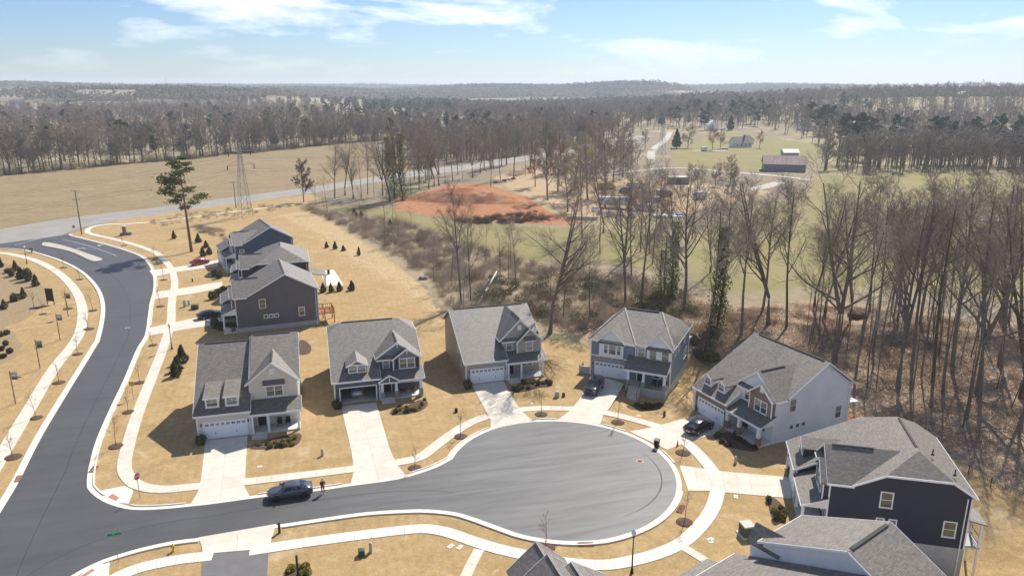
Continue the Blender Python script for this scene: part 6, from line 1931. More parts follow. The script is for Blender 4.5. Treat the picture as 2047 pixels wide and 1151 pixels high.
scatter('far_wood', in_zone(wp([(1075, 306), (1250, 274), (1340, 256), (1330, 225), (1100, 240), (960, 290), (1000, 312)]), 170, RND, (.7, 1.05)), merged, 'bare wood beyond the county road at centre')
scatter('far_wood', in_zone(wp([(1085, 345), (1240, 318), (1290, 330), (1250, 350), (1120, 362)]), 34, RND, (.6, .85)), merged, 'bare thicket of trees behind the dirt yard')
scatter('far_wood', in_zone(wp([(1345, 258), (1540, 258), (1660, 284), (1690, 262), (1500, 232), (1330, 238)]), 90, RND, (.75, 1.1)), merged + [FARPINE[0]], 'bare wood with a few pines behind the farmhouse')
ln2 = [(p.x + RND.uniform(-4, 4), p.y + RND.uniform(0, 14), RND.uniform(0, 6), RND.uniform(1.4, 2.6)) for p in crom(wp([(-260, 385), (0, 352), (350, 319), (560, 300), (690, 287), (760, 282)]), 2.2)]
scatter('treeline_brush', zpts(ln2), [BRUSH[1], BRUSH[2]], 'low brush at the foot of the hayfield treeline')
scatter('far_wood', band(1100, 330, 640, -8, 46, (.75, 1.15), (110, .2, 2), AV), merged, 'grey bare woodland beyond the fields, near belt')
scatter('far_wood', band(420, 460, 720, -46, -6, (.8, 1.2), (140, .2, 4), AV), merged, 'grey bare woodland behind the hayfield treeline')
scatter('far_wood', band(3000, 620, 1500, -42, 44, (.8, 1.3), (240, .40, 3), AV), merged, 'grey bare woodland rolling into the middle distance')
scatter('far_wood', band(420, 600, 1500, -42, 44, (.7, 1.1), (150, .4, 9), AV), FARR, 'reddish budding trees scattered in the middle distance')
scatter('far_pines', band(1000, 520, 1900, -42, 44, (.6, 1.0), (260, .5, 12), AV), [FARPINE[0], FARPINE[1], FARPINE[2]], 'dark pine groves scattered through the distant woods')
scatter('far_pines', band(75, 480, 800, 22, 44, (.75, 1.2), (90, .4, 21), AV), [FARPINE[0], FARPINE[1]], 'dark pine belt on the rise at right')
# patches of canopy for the far distance
def canopy_patch(seed, mat, n=70, size=80):
    rn = np.random.RandomState(seed)
    Vs, Fs = [], []; b = 0
    for i in range(n):
        c = np.array([rn.uniform(-size, size), rn.uniform(-size, size), 0])
        hh, rr = rn.uniform(9, 19), rn.uniform(3.5, 6.5)
        m = 12
        d = rn.normal(size=(m, 3)); d /= np.linalg.norm(d, axis=1, keepdims=True)
        P = d * np.array([rr, rr, hh * .42]) * rn.uniform(.5, 1, (m, 1)) + c + np.array([0, 0, hh * .58])
        V, F = leaf_quads(P, 2.1, rn)
        Vs.append(V); Fs.append(F + b); b += len(V)
    return np_mesh('canopy', np.concatenate(Vs), np.concatenate(Fs), mat)
CAN = [canopy_patch(81, M['twig']), canopy_patch(82, M['twig']), canopy_patch(83, M['twig_brown']), canopy_patch(84, M['pine'], 60)]
scatter('distant_forest', band(2300, 1450, 4200, -42, 44, (.8, 1.2), (420, .42, 7)), CAN, 'distant woodland fading into haze')
scatter('distant_forest', band(3000, 4100, 8600, -40, 42, (1.0, 1.6), (900, .2, 8)), CAN, 'forested ridges along the hazy horizon')
# ------------------------------------------------------------------ dirt mound, brush pile, site things
c = MOUND_C
nx_, ny_ = 44, 30
mv, mf = [], []
for j in range(ny_ + 1):
    for i in range(nx_ + 1):
        x = lerp(-30, 24, i / nx_); y = lerp(-11, 13, j / ny_)
        u = (x + 3) / 24; v = (y - 1 + .12 * x) / 11
        hgt_ = 5.0 * max(0, 1 - (abs(u) ** 1.4 + abs(v) ** 1.3)) ** .9
        hgt_ += 1.5 * max(0, 1 - (((x - 12) / 11) ** 2 + ((y + 5) / 5) ** 2))
        hgt_ *= 1 + .16 * (mnoise.noise(Vector((x * .35, y * .35, 3))) )
        hgt_ += .3 * mnoise.noise(Vector((x * .9, y * .9, 1))) - (.35 * abs(mnoise.noise(Vector((x * .55, y * .16, 7)))) if hgt_ > .5 else 0)
        e = min(i, nx_ - i, j, ny_ - j)
        mv.append((x, y, hgt_ if e > 0 else -.6))
for j in range(ny_):
    for i in range(nx_):
        a = j * (nx_ + 1) + i
        mf.append((a, a + 1, a + nx_ + 2, a + nx_ + 1))
t = NT('red_clay')
oc = t.coord('Object')
t.color(t.mix(t.ramp(t.noise(.22, 6, .7, oc, .8), [(.40, 0.0), (.62, 1.0)]), t.ramp(t.noise(2.6, 5, .7, oc), [(.3, (.27, .10, .045)), (.7, (.40, .165, .08))]), (.44, .25, .145)))
t.bump(t.noise(2.2, 5, .7, oc), .9, .25)
M['clay'] = t.set(.95, .05)
me = np_mesh('dirt_mound', np.array(mv), np.array(mf), M['clay'], True)
o = link('dirt_mound', me, None, (c.x, c.y, gz(c.x, c.y) - .1)); tag(o, 'long mound of bare red clay at the edge of the dirt yard', 'dirt mound')
M['brushpile'] = twigmat('dark_brush_pile', (.115, .08, .06))
BP = [brush_mesh(91, 60, 1.6, 2.2, M['brushpile'], .035), brush_mesh(92, 60, 1.6, 2.2, M['twig_brown'], .03)]
scatter('brush_pile', in_zone(wp([(900, 440), (1000, 432), (1075, 425), (1095, 440), (1050, 452), (930, 447)]), 110, RND, (.5, 1.0)), BP, 'dark pile of cleared brush in front of the clay mound')

def lowpoly_rock(name, px, py, r, label, mat, cat='rock', sq=.7):
    p = at(px, py); rn = random.Random(px)
    bm = bmesh.new(); bmesh.ops.create_icosphere(bm, subdivisions=2, radius=1)
    for v in bm.verts:
        n = mnoise.noise(v.co * 1.4 + Vector((px, 0, 0)))
        v.co *= r * (1 + .4 * n); v.co.z *= sq
    me = bpy.data.meshes.new(name); bm.to_mesh(me); bm.free(); me.materials.append(mat)
    o = link(name, me, None, (p.x, p.y, gz(p.x, p.y) + r * .2)); tag(o, label, cat); return o
M['rock'] = plain('grey_rock', (.32, .29, .25), .95, .3, 2, bump=.5)
lowpoly_rock('boulder', 845, 557, 1.0, 'grey boulder at the foot of the eroded lawn slope', M['rock'])
lowpoly_rock('root_ball', 1712, 636, 1.5, 'dark upturned root ball lying in the leaf litter', M['bark_d'], 'root ball')
# fallen pale trunks
M['deadwood'] = barkmat('bleached_deadwood', (.52, .47, .40), .15)
for (a, b, r, lab) in (((954, 613), (993, 556), .30, 'long bleached trunk fallen behind the sage house'), ((946, 600), (977, 571), .2, 'shorter bleached trunk fallen beside the long one')):
    A, B = at(*a), at(*b)
    o = thing('fallen_trunk', lab, 'log', (A.x, A.y, gz(A.x, A.y)))
    d = Vector((B.x - A.x, B.y - A.y, 1.6))
    MB().tube((0, 0, .15), d * .5, r, r * .8, 8, caps=True).tube(d * .5, d, r * .8, r * .5, 8, caps=True).build('trunk', M['deadwood'], o, True)
    for k in range(4):
        s = .55 + .13 * k; e = d * s + Vector((RND.uniform(-1.6, 1.6), RND.uniform(-.5, 1.2), RND.uniform(.6, 1.8)))
        MB().tube(d * s, e, .07, .02, 5).build('branch', M['deadwood'], o)

# ------------------------------------------------------------------ vehicles
def paint(name, c, rough=.25, metal=.3):
    t = NT(name); t.color(c); t.b.inputs['Coat Weight'].default_value = .7; t.b.inputs['Coat Roughness'].default_value = .05
    return t.set(rough, .5, metal)
M['carglass'] = plain('car_glass', (.02, .025, .03), .05, .05, spec=.9)
M['headlamp'] = plain('headlamp_lens', (.6, .62, .65), .1, .05, spec=.8)
M['tail'] = plain('tail_lamp_red', (.4, .02, .02), .2, .1, spec=.6)
M['plate'] = plain('licence_plate', (.7, .7, .68), .5, .05)
SEDAN = [(-2.33, .62, .42, .78, .84, .50), (-2.2, .84, .26, .96, 1.03, .66), (-1.8, .91, .2, 1.02, 1.10, .70), (-1.0, .92, .18, 1.02, 1.41, .60), (-.25, .92, .18, .99, 1.47, .61), (.45, .92, .18, .97, 1.42, .60), (1.15, .91, .18, .95, 1.03, .72), (1.85, .89, .2, .86, .93, .68), (2.25, .80, .26, .70, .77, .58), (2.36, .62, .34, .60, .65, .45)]
SUV = [(-2.4, .72, .5, 1.0, 1.06, .60), (-2.32, .90, .34, 1.12, 1.5, .62), (-2.1, .96, .28, 1.16, 1.72, .66), (-1.0, .97, .26, 1.16, 1.80, .68), (-.2, .97, .26, 1.14, 1.80, .68), (.5, .97, .26, 1.12, 1.74, .66), (1.1, .96, .26, 1.1, 1.18, .78), (1.9, .95, .28, 1.04, 1.12, .76), (2.3, .86, .34, .9, .97, .66), (2.42, .7, .42, .78, .82, .5)]
def car(S, col, px, py, head, label, loc=None, wheel_r=.33, rim='alloy'):
    p = at(px, py) if loc is None else Vector(loc)
    o = thing('car', label, 'car', (p.x, p.y, (.046 if loc is None else loc[2])), head)
    ring = []
    for (x, w, zl, zb, zt, tw) in S:
        half = [(w * .86, zl), (w, zl + .14), (w * 1.0, zb - .16), (w * .965, zb), (tw, zt - .03), (tw * .8, zt + .012), (0, zt + .025)]
        ring.append([(x, -a, b) for a, b in half] + [(x, a, b) for a, b in reversed(half[:-1])])
    n = len(ring[0]); V = [v for r_ in ring for v in r_]; F = []
    for i in range(len(S) - 1):
        for k in range(n - 1):
            a = i * n + k; F.append((a, a + 1, a + n + 1, a + n))
        F.append((i * n + n - 1, i * n, (i + 1) * n, (i + 1) * n + n - 1))
    F.append(tuple(range(n - 1, -1, -1))); F.append(tuple(range((len(S) - 1) * n, len(S) * n)))
    mb = MB(); mb.mesh(V, [tuple(reversed(f)) for f in F])
    body = mb.build('body', col, o, True)
    def sec(x):
        for a, b in zip(S, S[1:]):
            if a[0] <= x <= b[0]:
                u = (x - a[0]) / (b[0] - a[0]); return [lerp(q, w_, u) for q, w_ in zip(a, b)]
    def sidept(x, t, s):
        q = sec(x); return (x, s * (lerp(q[1] * .965, q[5], t) + .012), lerp(q[3], q[4] - .03, t))
    suv = S is SUV
    for s in (-1, 1):
        for (xa, xb) in (((-.18, .62), (-1.0, -.28), (-1.95, -1.1)) if suv else ((-.2, .72), (-1.12, -.3))):
            xm_ = (xa + xb) / 2
            lo_, hi_ = [sidept(x, .1, s) for x in (xa, xm_, xb)], [sidept(x, .86, s) for x in (xb if xb < .5 else xb - .28, xm_, xa)]
            f = lo_ + hi_
            MB().poly(f if s < 0 else f[::-1]).build('side_window', M['carglass'], o)
    q5, q6 = S[5], S[6]
    MB().poly([(q6[0] - .04, -q6[5] * .95, q6[4] + .03), (q6[0] - .04, q6[5] * .95, q6[4] + .03), (q5[0] + .05, q5[5] * .9, q5[4] + .012), (q5[0] + .05, -q5[5] * .9, q5[4] + .012)]).build('windscreen', M['carglass'], o)
    if suv:
        MB().poly([(-2.345, -.66, 1.16), (-2.345, .66, 1.16), (-2.2, .58, 1.62), (-2.2, -.58, 1.62)][::-1]).build('rear_window', M['carglass'], o)
        for s in (-1, 1): MB().box(-1.9, .3, s * .62 - .02, s * .62 + .02, 1.82, 1.86).build('roof_rail', M['alloy'], o)
    else:
        a, b = S[2], S[3]
        MB().poly([(a[0] + .08, a[5] * .92, a[4] + .045), (a[0] + .08, -a[5] * .92, a[4] + .045), (b[0] - .04, -b[5] * .9, b[4] + .02), (b[0] - .04, b[5] * .9, b[4] + .02)]).build('rear_window', M['carglass'], o)
    wx = (1.45, -1.42) if suv else (1.42, -1.38)
    for x in wx:
        for s in (-1, 1):
            tb = MB(); prof = [(wheel_r * .62, -.11), (wheel_r * .97, -.105), (wheel_r, -.06), (wheel_r, .06), (wheel_r * .97, .105), (wheel_r * .62, .11)]
            tb.lathe(prof, 0, 0, 16)
            w_ = tb.build('wheel', M['rubber'], o, True); w_.location = (x, s * (S[4][1] - .10), wheel_r); w_.rotation_euler = (math.pi / 2, 0, 0)
            rb = MB(); zf = -s * .112
            rb.lathe([(wheel_r * .6, min(zf, zf + s * .02)), (wheel_r * .6, max(zf, zf + s * .02))], 0, 0, 12)
            for k in range(5):
                an = k * 2 * math.pi / 5; rb.bar((0, 0, zf - s * .006), (math.cos(an) * wheel_r * .56, math.sin(an) * wheel_r * .56, zf - s * .006), .05, .015)
            rb.build('rim', M[rim], w_)
            ab = MB(); ab.lathe([(wheel_r * 1.16, -.015), (wheel_r * 1.16, .015)], 0, 0, 16)
            a_ = ab.build('wheel_arch', M['black'], o); a_.location = (x, s * (S[4][1] - .012), wheel_r + .03); a_.rotation_euler = (math.pi / 2, 0, 0)
    for s in (-1, 1):
        fz_ = S[8][3]
        MB().box(S[8][0] - .22, S[8][0] + .05, s * .62 - .14, s * .62 + .14, fz_ - .1, fz_ + .03).build('headlight', M['headlamp'], o)
        rz = S[1][3]
        MB().box(S[1][0] - .1, S[1][0] + .2, s * (.70 if not suv else .78) - .14, s * (.70 if not suv else .78) + .14, rz - .24, rz - .02).build('tail_light', M['tail'], o)
        MB().box(S[6][0] - .25, S[6][0] - .08, s * (S[6][1] + .09) - .09, s * (S[6][1] + .09) + .09, S[6][3] + .0, S[6][3] + .13).build('wing_mirror', col, o)
    MB().box(S[9][0] - .02, S[9][0] + .02, -.42, .42, S[9][2] + .02, S[9][2] + .22).build('grille', M['black'], o)
    MB().box(S[0][0] - .02, S[0][0] + .01, -.26, .26, S[0][2] + .12, S[0][2] + .25).build('number_plate', M['plate'], o)
    return o
def heading(a, b):
    A, B = at(*a), at(*b); return math.atan2(B.y - A.y, B.x - A.x)
car(SEDAN, paint('graphite_blue_paint', (.085, .09, .11)), 581, 990.5, R(197), 'dark graphite sedan parked at the kerb beside the standing person', rim='dark')
car(SUV, paint('dark_grey_paint', (.03, .033, .04)), 1187, 781, heading((1215, 760), (1180, 805)), 'dark SUV parked on the drive of the steel blue house', wheel_r=.37)
car(SEDAN, paint('black_paint', (.012, .011, .012)), 1397, 860, heading((1375, 866), (1432, 838)), 'black sedan on the drive of the brick front house')
car(SEDAN, paint('bright_red_paint', (.34, .012, .03)), 400, 528.5, heading((365, 536), (440, 520)), 'bright red sedan on the drive of the far blue house')
car(SEDAN, paint('deep_blue_paint', (.016, .02, .03)), 420, 634.5, heading((380, 641), (445, 629)), 'dark blue car nosed up to the graphite house')
s_ = H['slate'].matrix_world if False else None
th = R(15.6); lx, ly = 3.05, 3.4
car(SEDAN, paint('silver_paint', (.42, .43, .45)), 0, 0, th + math.pi / 2, 'silver car inside the open garage of the slate house', (-24.15 + lx * math.cos(th) - ly * math.sin(th), 92.75 + lx * math.sin(th) + ly * math.cos(th), .055))

def van(px, py, L, Wv, Hv, col, head, label, cat='van', wheels=True, cab=True, name='van', zbase=.45):
    p = at(px, py); o = thing(name, label, cat, (p.x, p.y, gz(p.x, p.y) + .02), head)
    mb = MB(); x1_ = L / 2 - (1.6 if cab else 0)
    mb.box(-L / 2, x1_, -Wv / 2, Wv / 2, zbase, Hv); mb.build('box_body', col, o)
    if cab:
        mb = MB(); mb.prism([(x1_, zbase), (x1_, Hv * .86), (x1_ + .55, Hv * .82), (x1_ + 1.0, Hv * .52), (L / 2, Hv * .46), (L / 2, zbase)], -Wv / 2 + .05, Wv / 2 - .05, 'y'); mb.build('cab', col, o)
        MB().poly([(x1_ + .57, -Wv * .42, Hv * .815), (x1_ + .57, Wv * .42, Hv * .815), (x1_ + 1.02, Wv * .42, Hv * .53), (x1_ + 1.02, -Wv * .42, Hv * .53)][::-1]).build('windscreen', M['carglass'], o)
    if wheels:
        for x in (-L * .3, L * .32):
            for s in (-1, 1):
                w_ = MB().lathe([(.25, -.12), (.42, -.1), (.42, .1), (.25, .12)], 0, 0, 12).build('wheel', M['rubber'], o); w_.location = (x, s * (Wv / 2 - .1), .42); w_.rotation_euler = (math.pi / 2, 0, 0)
    return o
M['w_paint'] = plain('white_vehicle_paint', (.68, .70, .72), .4, .06)
M['g_paint'] = plain('grey_vehicle_paint', (.22, .23, .24), .5, .1)
M['y_paint'] = plain('yellow_machine_paint', (.45, .30, .05), .5, .1)
van(1232, 416, 13.0, 2.5, 3.9, M['w_paint'], R(-8), 'long white box trailer in the dirt yard', 'trailer', True, False, 'box_trailer', 1.1)
van(1397, 398, 6.2, 2.2, 2.9, M['w_paint'], R(-150), 'white box van parked at the right side of the dirt yard')
van(1250, 386, 5.5, 2.1, 2.2, M['g_paint'], R(160), 'dark grey truck in the dirt yard left of the shed', 'truck')
van(1328, 392, 6.5, 2.3, 2.6, M['g_paint'], R(20), 'grey work truck in the middle of the dirt yard', 'truck')
van(1305, 402, 5.0, 2.1, 1.9, M['w_paint'], R(170), 'low white pickup in the dirt yard', 'truck')
van(1407, 302, 5.0, 2.1, 2.6, M['w_paint'], R(100), 'small white camper on the farmhouse drive', 'camper', True, False)
car(SEDAN, paint('pale_green_paint', (.22, .34, .33)), 1449, 300, R(10), 'pale green car beside the white farmhouse')
van(1268, 378, 6.0, 2.2, 2.6, M['w_paint'], R(25), 'white work van behind the long trailer')
van(1292, 420, 7.0, 2.3, 2.4, M['w_paint'], R(-20), 'white flat fronted truck right of the long trailer', 'truck')
van(1212, 380, 7.5, 2.4, 2.8, M['y_paint'], R(5), 'yellow machine at the back of the dirt yard', 'machine')
def clutter(px, py, parts, label, cat, name, rot=0.0):
    p = at(px, py); o = thing(name, label, cat, (p.x, p.y, gz(p.x, p.y)), rot)
    for (pn, b, m) in parts:
        MB().box(*b).build(pn, m, o)
M['lumber'] = plain('weathered_pipe_grey', (.5, .47, .42), .8, .2)
clutter(1164, 441, [('beam', (-5, 5, y, y + .5, z, z + .45), M['lumber']) for y, z in ((-1, 0), (-.4, 0), (.2, 0), (-.7, .47), (-.1, .47))], 'stack of pale beams at the front of the dirt yard', 'beams', 'beam_stack', R(-10))
for i, (px, py) in enumerate(((1200, 430), (1218, 434), (1240, 432), (1262, 437), (1190, 424))):
    clutter(px, py, [('block', (-1.2, 1.2, -.8, .8, 0, 1.0), M['w_paint']), ('block', (-.9, .6, -.7, .7, 1.0, 1.6), M['lumber'])], 'pale pallet of building blocks in front of the white trailer', 'pallet', 'pallet_stack', R(-10 + i * 11)); bpy.context.scene.collection.objects
for o_ in [o for o in COL.objects if o.name.startswith('pallet_stack')]: o_['group'] = 'pallets in front of the trailer'
clutter(1330, 433, [('sheet_stack', (-4, 3, -1.5, 1.5, 0, .5), M['w_paint']), ('sheet_stack', (-1, 5, -3, -1.6, 0, .35), M['plate']), ('blue_tarp', (3, 6, -1, 1.5, 0, .6), plain('blue_tarp', (.08, .16, .36), .6))], 'white sheet stacks and blue tarp on the dirt', 'sheets', 'sheet_pile', R(15))
for i in range(5):
    p = at(990 + i * 9, 366 - i * 2.2)
    o = thing('barrier', 'red and white plastic barrier behind the clay mound', 'barrier', (p.x, p.y, gz(p.x, p.y)), R(20), 'barriers behind the clay mound')
    MB().prism([(-.35, 0), (.35, 0), (.12, .9), (-.12, .9)], -1.0, 1.0, 'x').build('barrier_body', M['tail'] if i % 2 == 0 else M['w_paint'], o)
    MB().box(-.8, .8, -.16, .16, .35, .6).build('reflector', M['w_paint'] if i % 2 == 0 else M['tail'], o)
clutter(1355, 368, [('wall', (-4.5, 4.5, -2.5, 2.5, 0, 2.9), M['g_paint']), ('roof', (-4.8, 4.8, -2.8, 2.8, 2.9, 3.15), M['lumber']), ('door', (-1, 1, -2.56, -2.5, 0, 2.2), M['dark'])], 'grey flat roofed shed behind the dirt yard', 'shed', 'shed', R(-5))

# ------------------------------------------------------------------ far buildings
def gable_building(px, py, w, d, hw, hr, wall, roof, rot, label, cat='house', name='far_house', wins=0, chim=False):
    p = at(px, py); o = thing(name, label, cat, (p.x, p.y, gz(p.x, p.y) - .1), rot)
    MB().prism([(-d / 2, 0), (-d / 2, hw), (0, hr - .2), (d / 2, hw), (d / 2, 0)], -w / 2, w / 2, 'x').build('wall', wall, o)
    r_ = MB(); e = .5; k = (hr - hw) / (d / 2)
    r_.slab([(-w / 2 - e, -d / 2 - e, hw - k * e), (w / 2 + e, -d / 2 - e, hw - k * e), (w / 2 + e, 0, hr), (-w / 2 - e, 0, hr)], .2); r_.slab([(-w / 2 - e, 0, hr), (w / 2 + e, 0, hr), (w / 2 + e, d / 2 + e, hw - k * e), (-w / 2 - e, d / 2 + e, hw - k * e)], .2)
    ro = r_.build('roof', roof, o)
    if chim: MB().box(w * .15, w * .15 + 1, -.5, .5, hr - 1, hr + 1.2).build('chimney', M['brick'], ro)
    for i in range(wins):
        x = -w / 2 + w * (i + .5) / wins; MB().box(x - .5, x + .5, -d / 2 - .06, -d / 2, hw * .35, hw * .8).build('window', M['glass'], o)
    for y in (-d * .2, d * .2) if wins else (): MB().box(w / 2, w / 2 + .06, y - .5, y + .5, hw * .35, hw * .8).build('window', M['glass'], o)
    return o
M['metal_red'] = brickmat('rusty_metal_roof', (.34, .25, .215), (.42, .32, .28), (.26, .18, .15), .6, 40, .02)
M['metal_pale'] = plain('pale_metal_roof', (.62, .62, .6), .5, .1)
M['sand'] = plain('sandy_bank', (.52, .40, .26), .9, .15, .3)
gable_building(1480, 294, 13, 9, 3.4, 7.6, M['white_l'], M['shingle2'], R(12), 'white farmhouse with grey gabled roof beyond the dirt yard', wins=4, chim=True)
gable_building(1492, 288, 7, 8, 3.2, 6.4, M['white_l'], M['shingle2'], R(102), 'low white wing behind the farmhouse', wins=2, name='farmhouse_wing')
gable_building(1565, 342, 20, 13, 4.0, 7.6, M['g_paint'], M['metal_red'], R(-14), 'grey barn with reddish metal roof right of the dirt yard', 'barn', 'barn')
gable_building(1578, 312, 9, 6, 2.5, 4.2, M['lumber'], M['metal_pale'], R(0), 'small pale roofed outbuilding behind the barn', 'shed', 'shed')
gable_building(2030, 276, 46, 16, 5, 7.5, M['white_l'], M['metal_pale'], R(-4), 'long low white roofed building at the far right edge', 'building', 'warehouse')
gable_building(1910, 300, 20, 9, 4, 6, M['white_l'], M['metal_pale'], R(5), 'pale building glimpsed behind the pines at right', 'building', 'warehouse')
gable_building(1725, 262, 26, 12, 5, 8, M['white_l'], M['metal_pale'], R(-8), 'pale building behind the dark pine clump', 'building', 'warehouse')
gable_building(1610, 262, 15, 10, 4, 8, M['white_l'], M['shingle'], R(20), 'white house half hidden by a pale green tree', 'house', 'far_house', 3)
gable_building(218, 212, 120, 40, 10, 21, M['sand'], M['sand'], R(2), 'broad sandy coloured hall roof among the far woods at left', 'building', 'warehouse')
gable_building(36, 216, 26, 14, 6, 13, M['white_l'], M['shingle'], R(25), 'white house among trees at the far left edge', 'house', 'far_house', 4)
gable_building(125, 235, 24, 12, 6, 12, M['g_paint'], M['shingle2'], R(-10), 'grey roofed house behind the hayfield treeline', 'house', 'far_house', 4)
gable_building(155, 236, 8, 10, 6, 12, M['white_l'], M['shingle2'], R(80), 'white gable beside the grey roofed house behind the treeline', 'house', 'far_house', 2)
gable_building(918, 245, 9, 8, 5, 8.5, M['dark'], M['shingle'], R(70), 'small dark cabin in a clearing beyond the county road', 'house', 'cabin', 1)
for i, (px, py, w, d) in enumerate(((470, 183, 260, 60), (560, 186, 300, 70), (760, 187, 200, 60), (960, 184, 180, 60), (1560, 182, 260, 60), (660, 182, 160, 50))):
    gable_building(px, py + 2, w * .55, d * .5, 14, 19, M['white_l'], M['metal_pale'], R(3 * i), 'pale warehouse glinting near the hazy horizon', 'building', 'warehouse')['group'] = 'warehouses near the horizon'
rf_ = random.Random(77)
for i in range(16):
    a = R(rf_.uniform(-36, 38)); d = rf_.uniform(700, 1700); x, y = d * math.sin(a), d * math.cos(a)
    o = thing('far_house', 'small pale house scattered in the distant woods', 'house', (x, y, gz(x, y)), rf_.uniform(0, 3), 'houses scattered in the distant woods')
    w, dd = rf_.uniform(12, 24), rf_.uniform(9, 13); wm, rm = rf_.choice(((M['white_l'], M['shingle']), (M['white_l'], M['metal_pale']), (M['tan_l'], M['shingle2'])))
    MB().prism([(-dd / 2, 0), (-dd / 2, 5), (0, 8.8), (dd / 2, 5), (dd / 2, 0)], -w / 2, w / 2, 'x').build('wall', wm, o)
    r_ = MB(); r_.slab([(-w / 2 - .5, -dd / 2 - .5, 4.8), (w / 2 + .5, -dd / 2 - .5, 4.8), (w / 2 + .5, 0, 9.1), (-w / 2 - .5, 0, 9.1)], .2); r_.slab([(-w / 2 - .5, 0, 9.1), (w / 2 + .5, 0, 9.1), (w / 2 + .5, dd / 2 + .5, 4.8), (-w / 2 - .5, dd / 2 + .5, 4.8)], .2); r_.build('roof', rm, o)
# farm road and drive
M['gravel'] = plain('pale_gravel', (.46, .42, .36), .95, .2, .6)
def lane_(name, pts, w, label, mat='gravel', z=.016):
    line = crom(wp(pts), 4); mb = MB()
    A = offset(line, w / 2); B = offset(line, -w / 2)
    for i in range(len(line) - 1):
        q = [A[i], B[i], B[i + 1], A[i + 1]]
        mb.poly([(v.x, v.y, gz(v.x, v.y) + .10) for v in q])
    tag(up_faces(mb.build(name, M[mat])), label, None, None, 'structure')
lane_('farm_road', [(1180, 352), (1340, 336), (1450, 343), (1540, 352), (1620, 362)], 4.5, 'pale gravel farm road past the grey shed')
lane_('farm_road', [(1340, 372), (1430, 374), (1500, 378), (1560, 366)], 6, 'gravel track round the dirt yard')
lane_('farm_drive', [(1385, 302), (1430, 302), (1455, 301)], 5, 'gravel drive at the white farmhouse')
lane_('farm_drive', [(1300, 318), (1305, 300), (1330, 280), (1340, 264)], 5, 'pale lane climbing from the farm to the county road')
p = at(1985, 445); clutter(1985, 442, [('sheet', (-4, 4, -1.5, 1.5, 0, .25), M['w_paint'])], 'pale sheet lying in the meadow at right', 'sheet', 'ground_sheet', R(8))

# ------------------------------------------------------------------ poles, pylons and wires
M['steel'] = plain('galvanised_steel', (.33, .33, .33), .6, .1)
M['polewood'] = barkmat('weathered_pole_wood', (.17, .125, .09))
def pylon(px, py, hgt, label):
    p = at(px, py); o = thing('lattice_pylon', label, 'pylon', (p.x, p.y, gz(p.x, p.y)), R(40))
    w = lambda z: lerp(1.9, .5, min(1, z / (hgt * .72)))
    zs = [0, hgt * .14, hgt * .27, hgt * .39, hgt * .5, hgt * .6, hgt * .68, hgt * .76, hgt * .86]
    lat = MB()
    cs = [(-1, -1), (1, -1), (1, 1), (-1, 1)]
    for a, b in zip(zs, zs[1:]):
        wa, wb = w(a), w(b)
        for i in range(4):
            j = (i + 1) % 4
            lat.bar((cs[i][0] * wa, cs[i][1] * wa, a), (cs[j][0] * wb, cs[j][1] * wb, b), .06, .06); lat.bar((cs[j][0] * wa, cs[j][1] * wa, a), (cs[i][0] * wb, cs[i][1] * wb, b), .06, .06)
            lat.bar((cs[i][0] * wb, cs[i][1] * wb, b), (cs[j][0] * wb, cs[j][1] * wb, b), .06, .06)
    lat = lat.build('bracing', M['steel'], o); lat['kind'] = 'stuff'
    for i in range(4):
        m_ = MB()
        for a, b in zip(zs, zs[1:]): m_.bar((cs[i][0] * w(a), cs[i][1] * w(a), a), (cs[i][0] * w(b), cs[i][1] * w(b), b), .11, .11)
        m_.build('leg', M['steel'], o)
    tips = []
    for s in (-1, 1):
        m_ = MB(); m_.bar((s * .6, 0, hgt * .86), (s * 2.6, 0, hgt), .12, .12); m_.bar((s * .6, 0, hgt * .78), (s * 2.6, 0, hgt), .1, .1); m_.build('head_arm', M['steel'], o)
    m_ = MB(); m_.bar((-2.6, 0, hgt), (2.6, 0, hgt), .12, .12); m_.build('top_beam', M['steel'], o)
    for z, ln in ((hgt * .62, 4.4), (hgt * .78, 3.6)):
        for s in (-1, 1):
            m_ = MB(); m_.bar((s * w(z), 0, z), (s * ln, 0, z), .12, .12); m_.bar((s * w(z), 0, z + 1.4), (s * ln, 0, z), .08, .08); a_ = m_.build('cross_arm', M['steel'], o)
            MB().lathe([(.1, z - 1.6), (.16, z - 1.2), (.16, z - .6), (.06, z)], s * ln, 0, 6).build('insulator', M['dark'], a_)
            tips.append((s * ln, z - 1.6))
    return o, tips, p
P1_ = pylon(491, 432, 27.5, 'tall steel lattice pylon beside the county road')
P2_ = pylon(1322, 322, 31, 'distant steel lattice pylon above the dirt yard')
def wire(name, A, B, sag, r, label, cat='wire', group=None):
    mb = MB(); n = 22; A, B = Vector(A), Vector(B)
    pts = [A.lerp(B, i / n) - Vector((0, 0, sag * 4 * (i / n) * (1 - i / n))) for i in range(n + 1)]
    for a, b in zip(pts, pts[1:]): mb.tube(a, b, r, r, 3)
    return tag(mb.build(name, M['dark']), label, cat, group)
def tipw(P, t):
    a = R(40); return (P[2].x + t[0] * math.cos(a), P[2].y + t[0] * math.sin(a), t[1])
for ta, tb in zip(P1_[1], P2_[1]):
    wire('power_line', tipw(P1_, ta), tipw(P2_, tb), 7, .022, 'thin power line strung between the two lattice pylons', 'wire', 'lines between the pylons')
d_ = Vector((P1_[2].x - P2_[2].x, P1_[2].y - P2_[2].y, 0))
for ta in P1_[1]:
    A = Vector(tipw(P1_, ta)); wire('power_line', A, A + d_ * .9, 7, .022, 'thin power line running left from the near pylon', 'wire', 'lines left of the near pylon')
for k in range(2):
    wire('power_line', (85 + k * 3, 421, 28 - k * 5), (640, 520, 26 - k * 5), 9, .03, 'thin power line crossing the woods at upper right', 'wire', 'lines across the right woods')
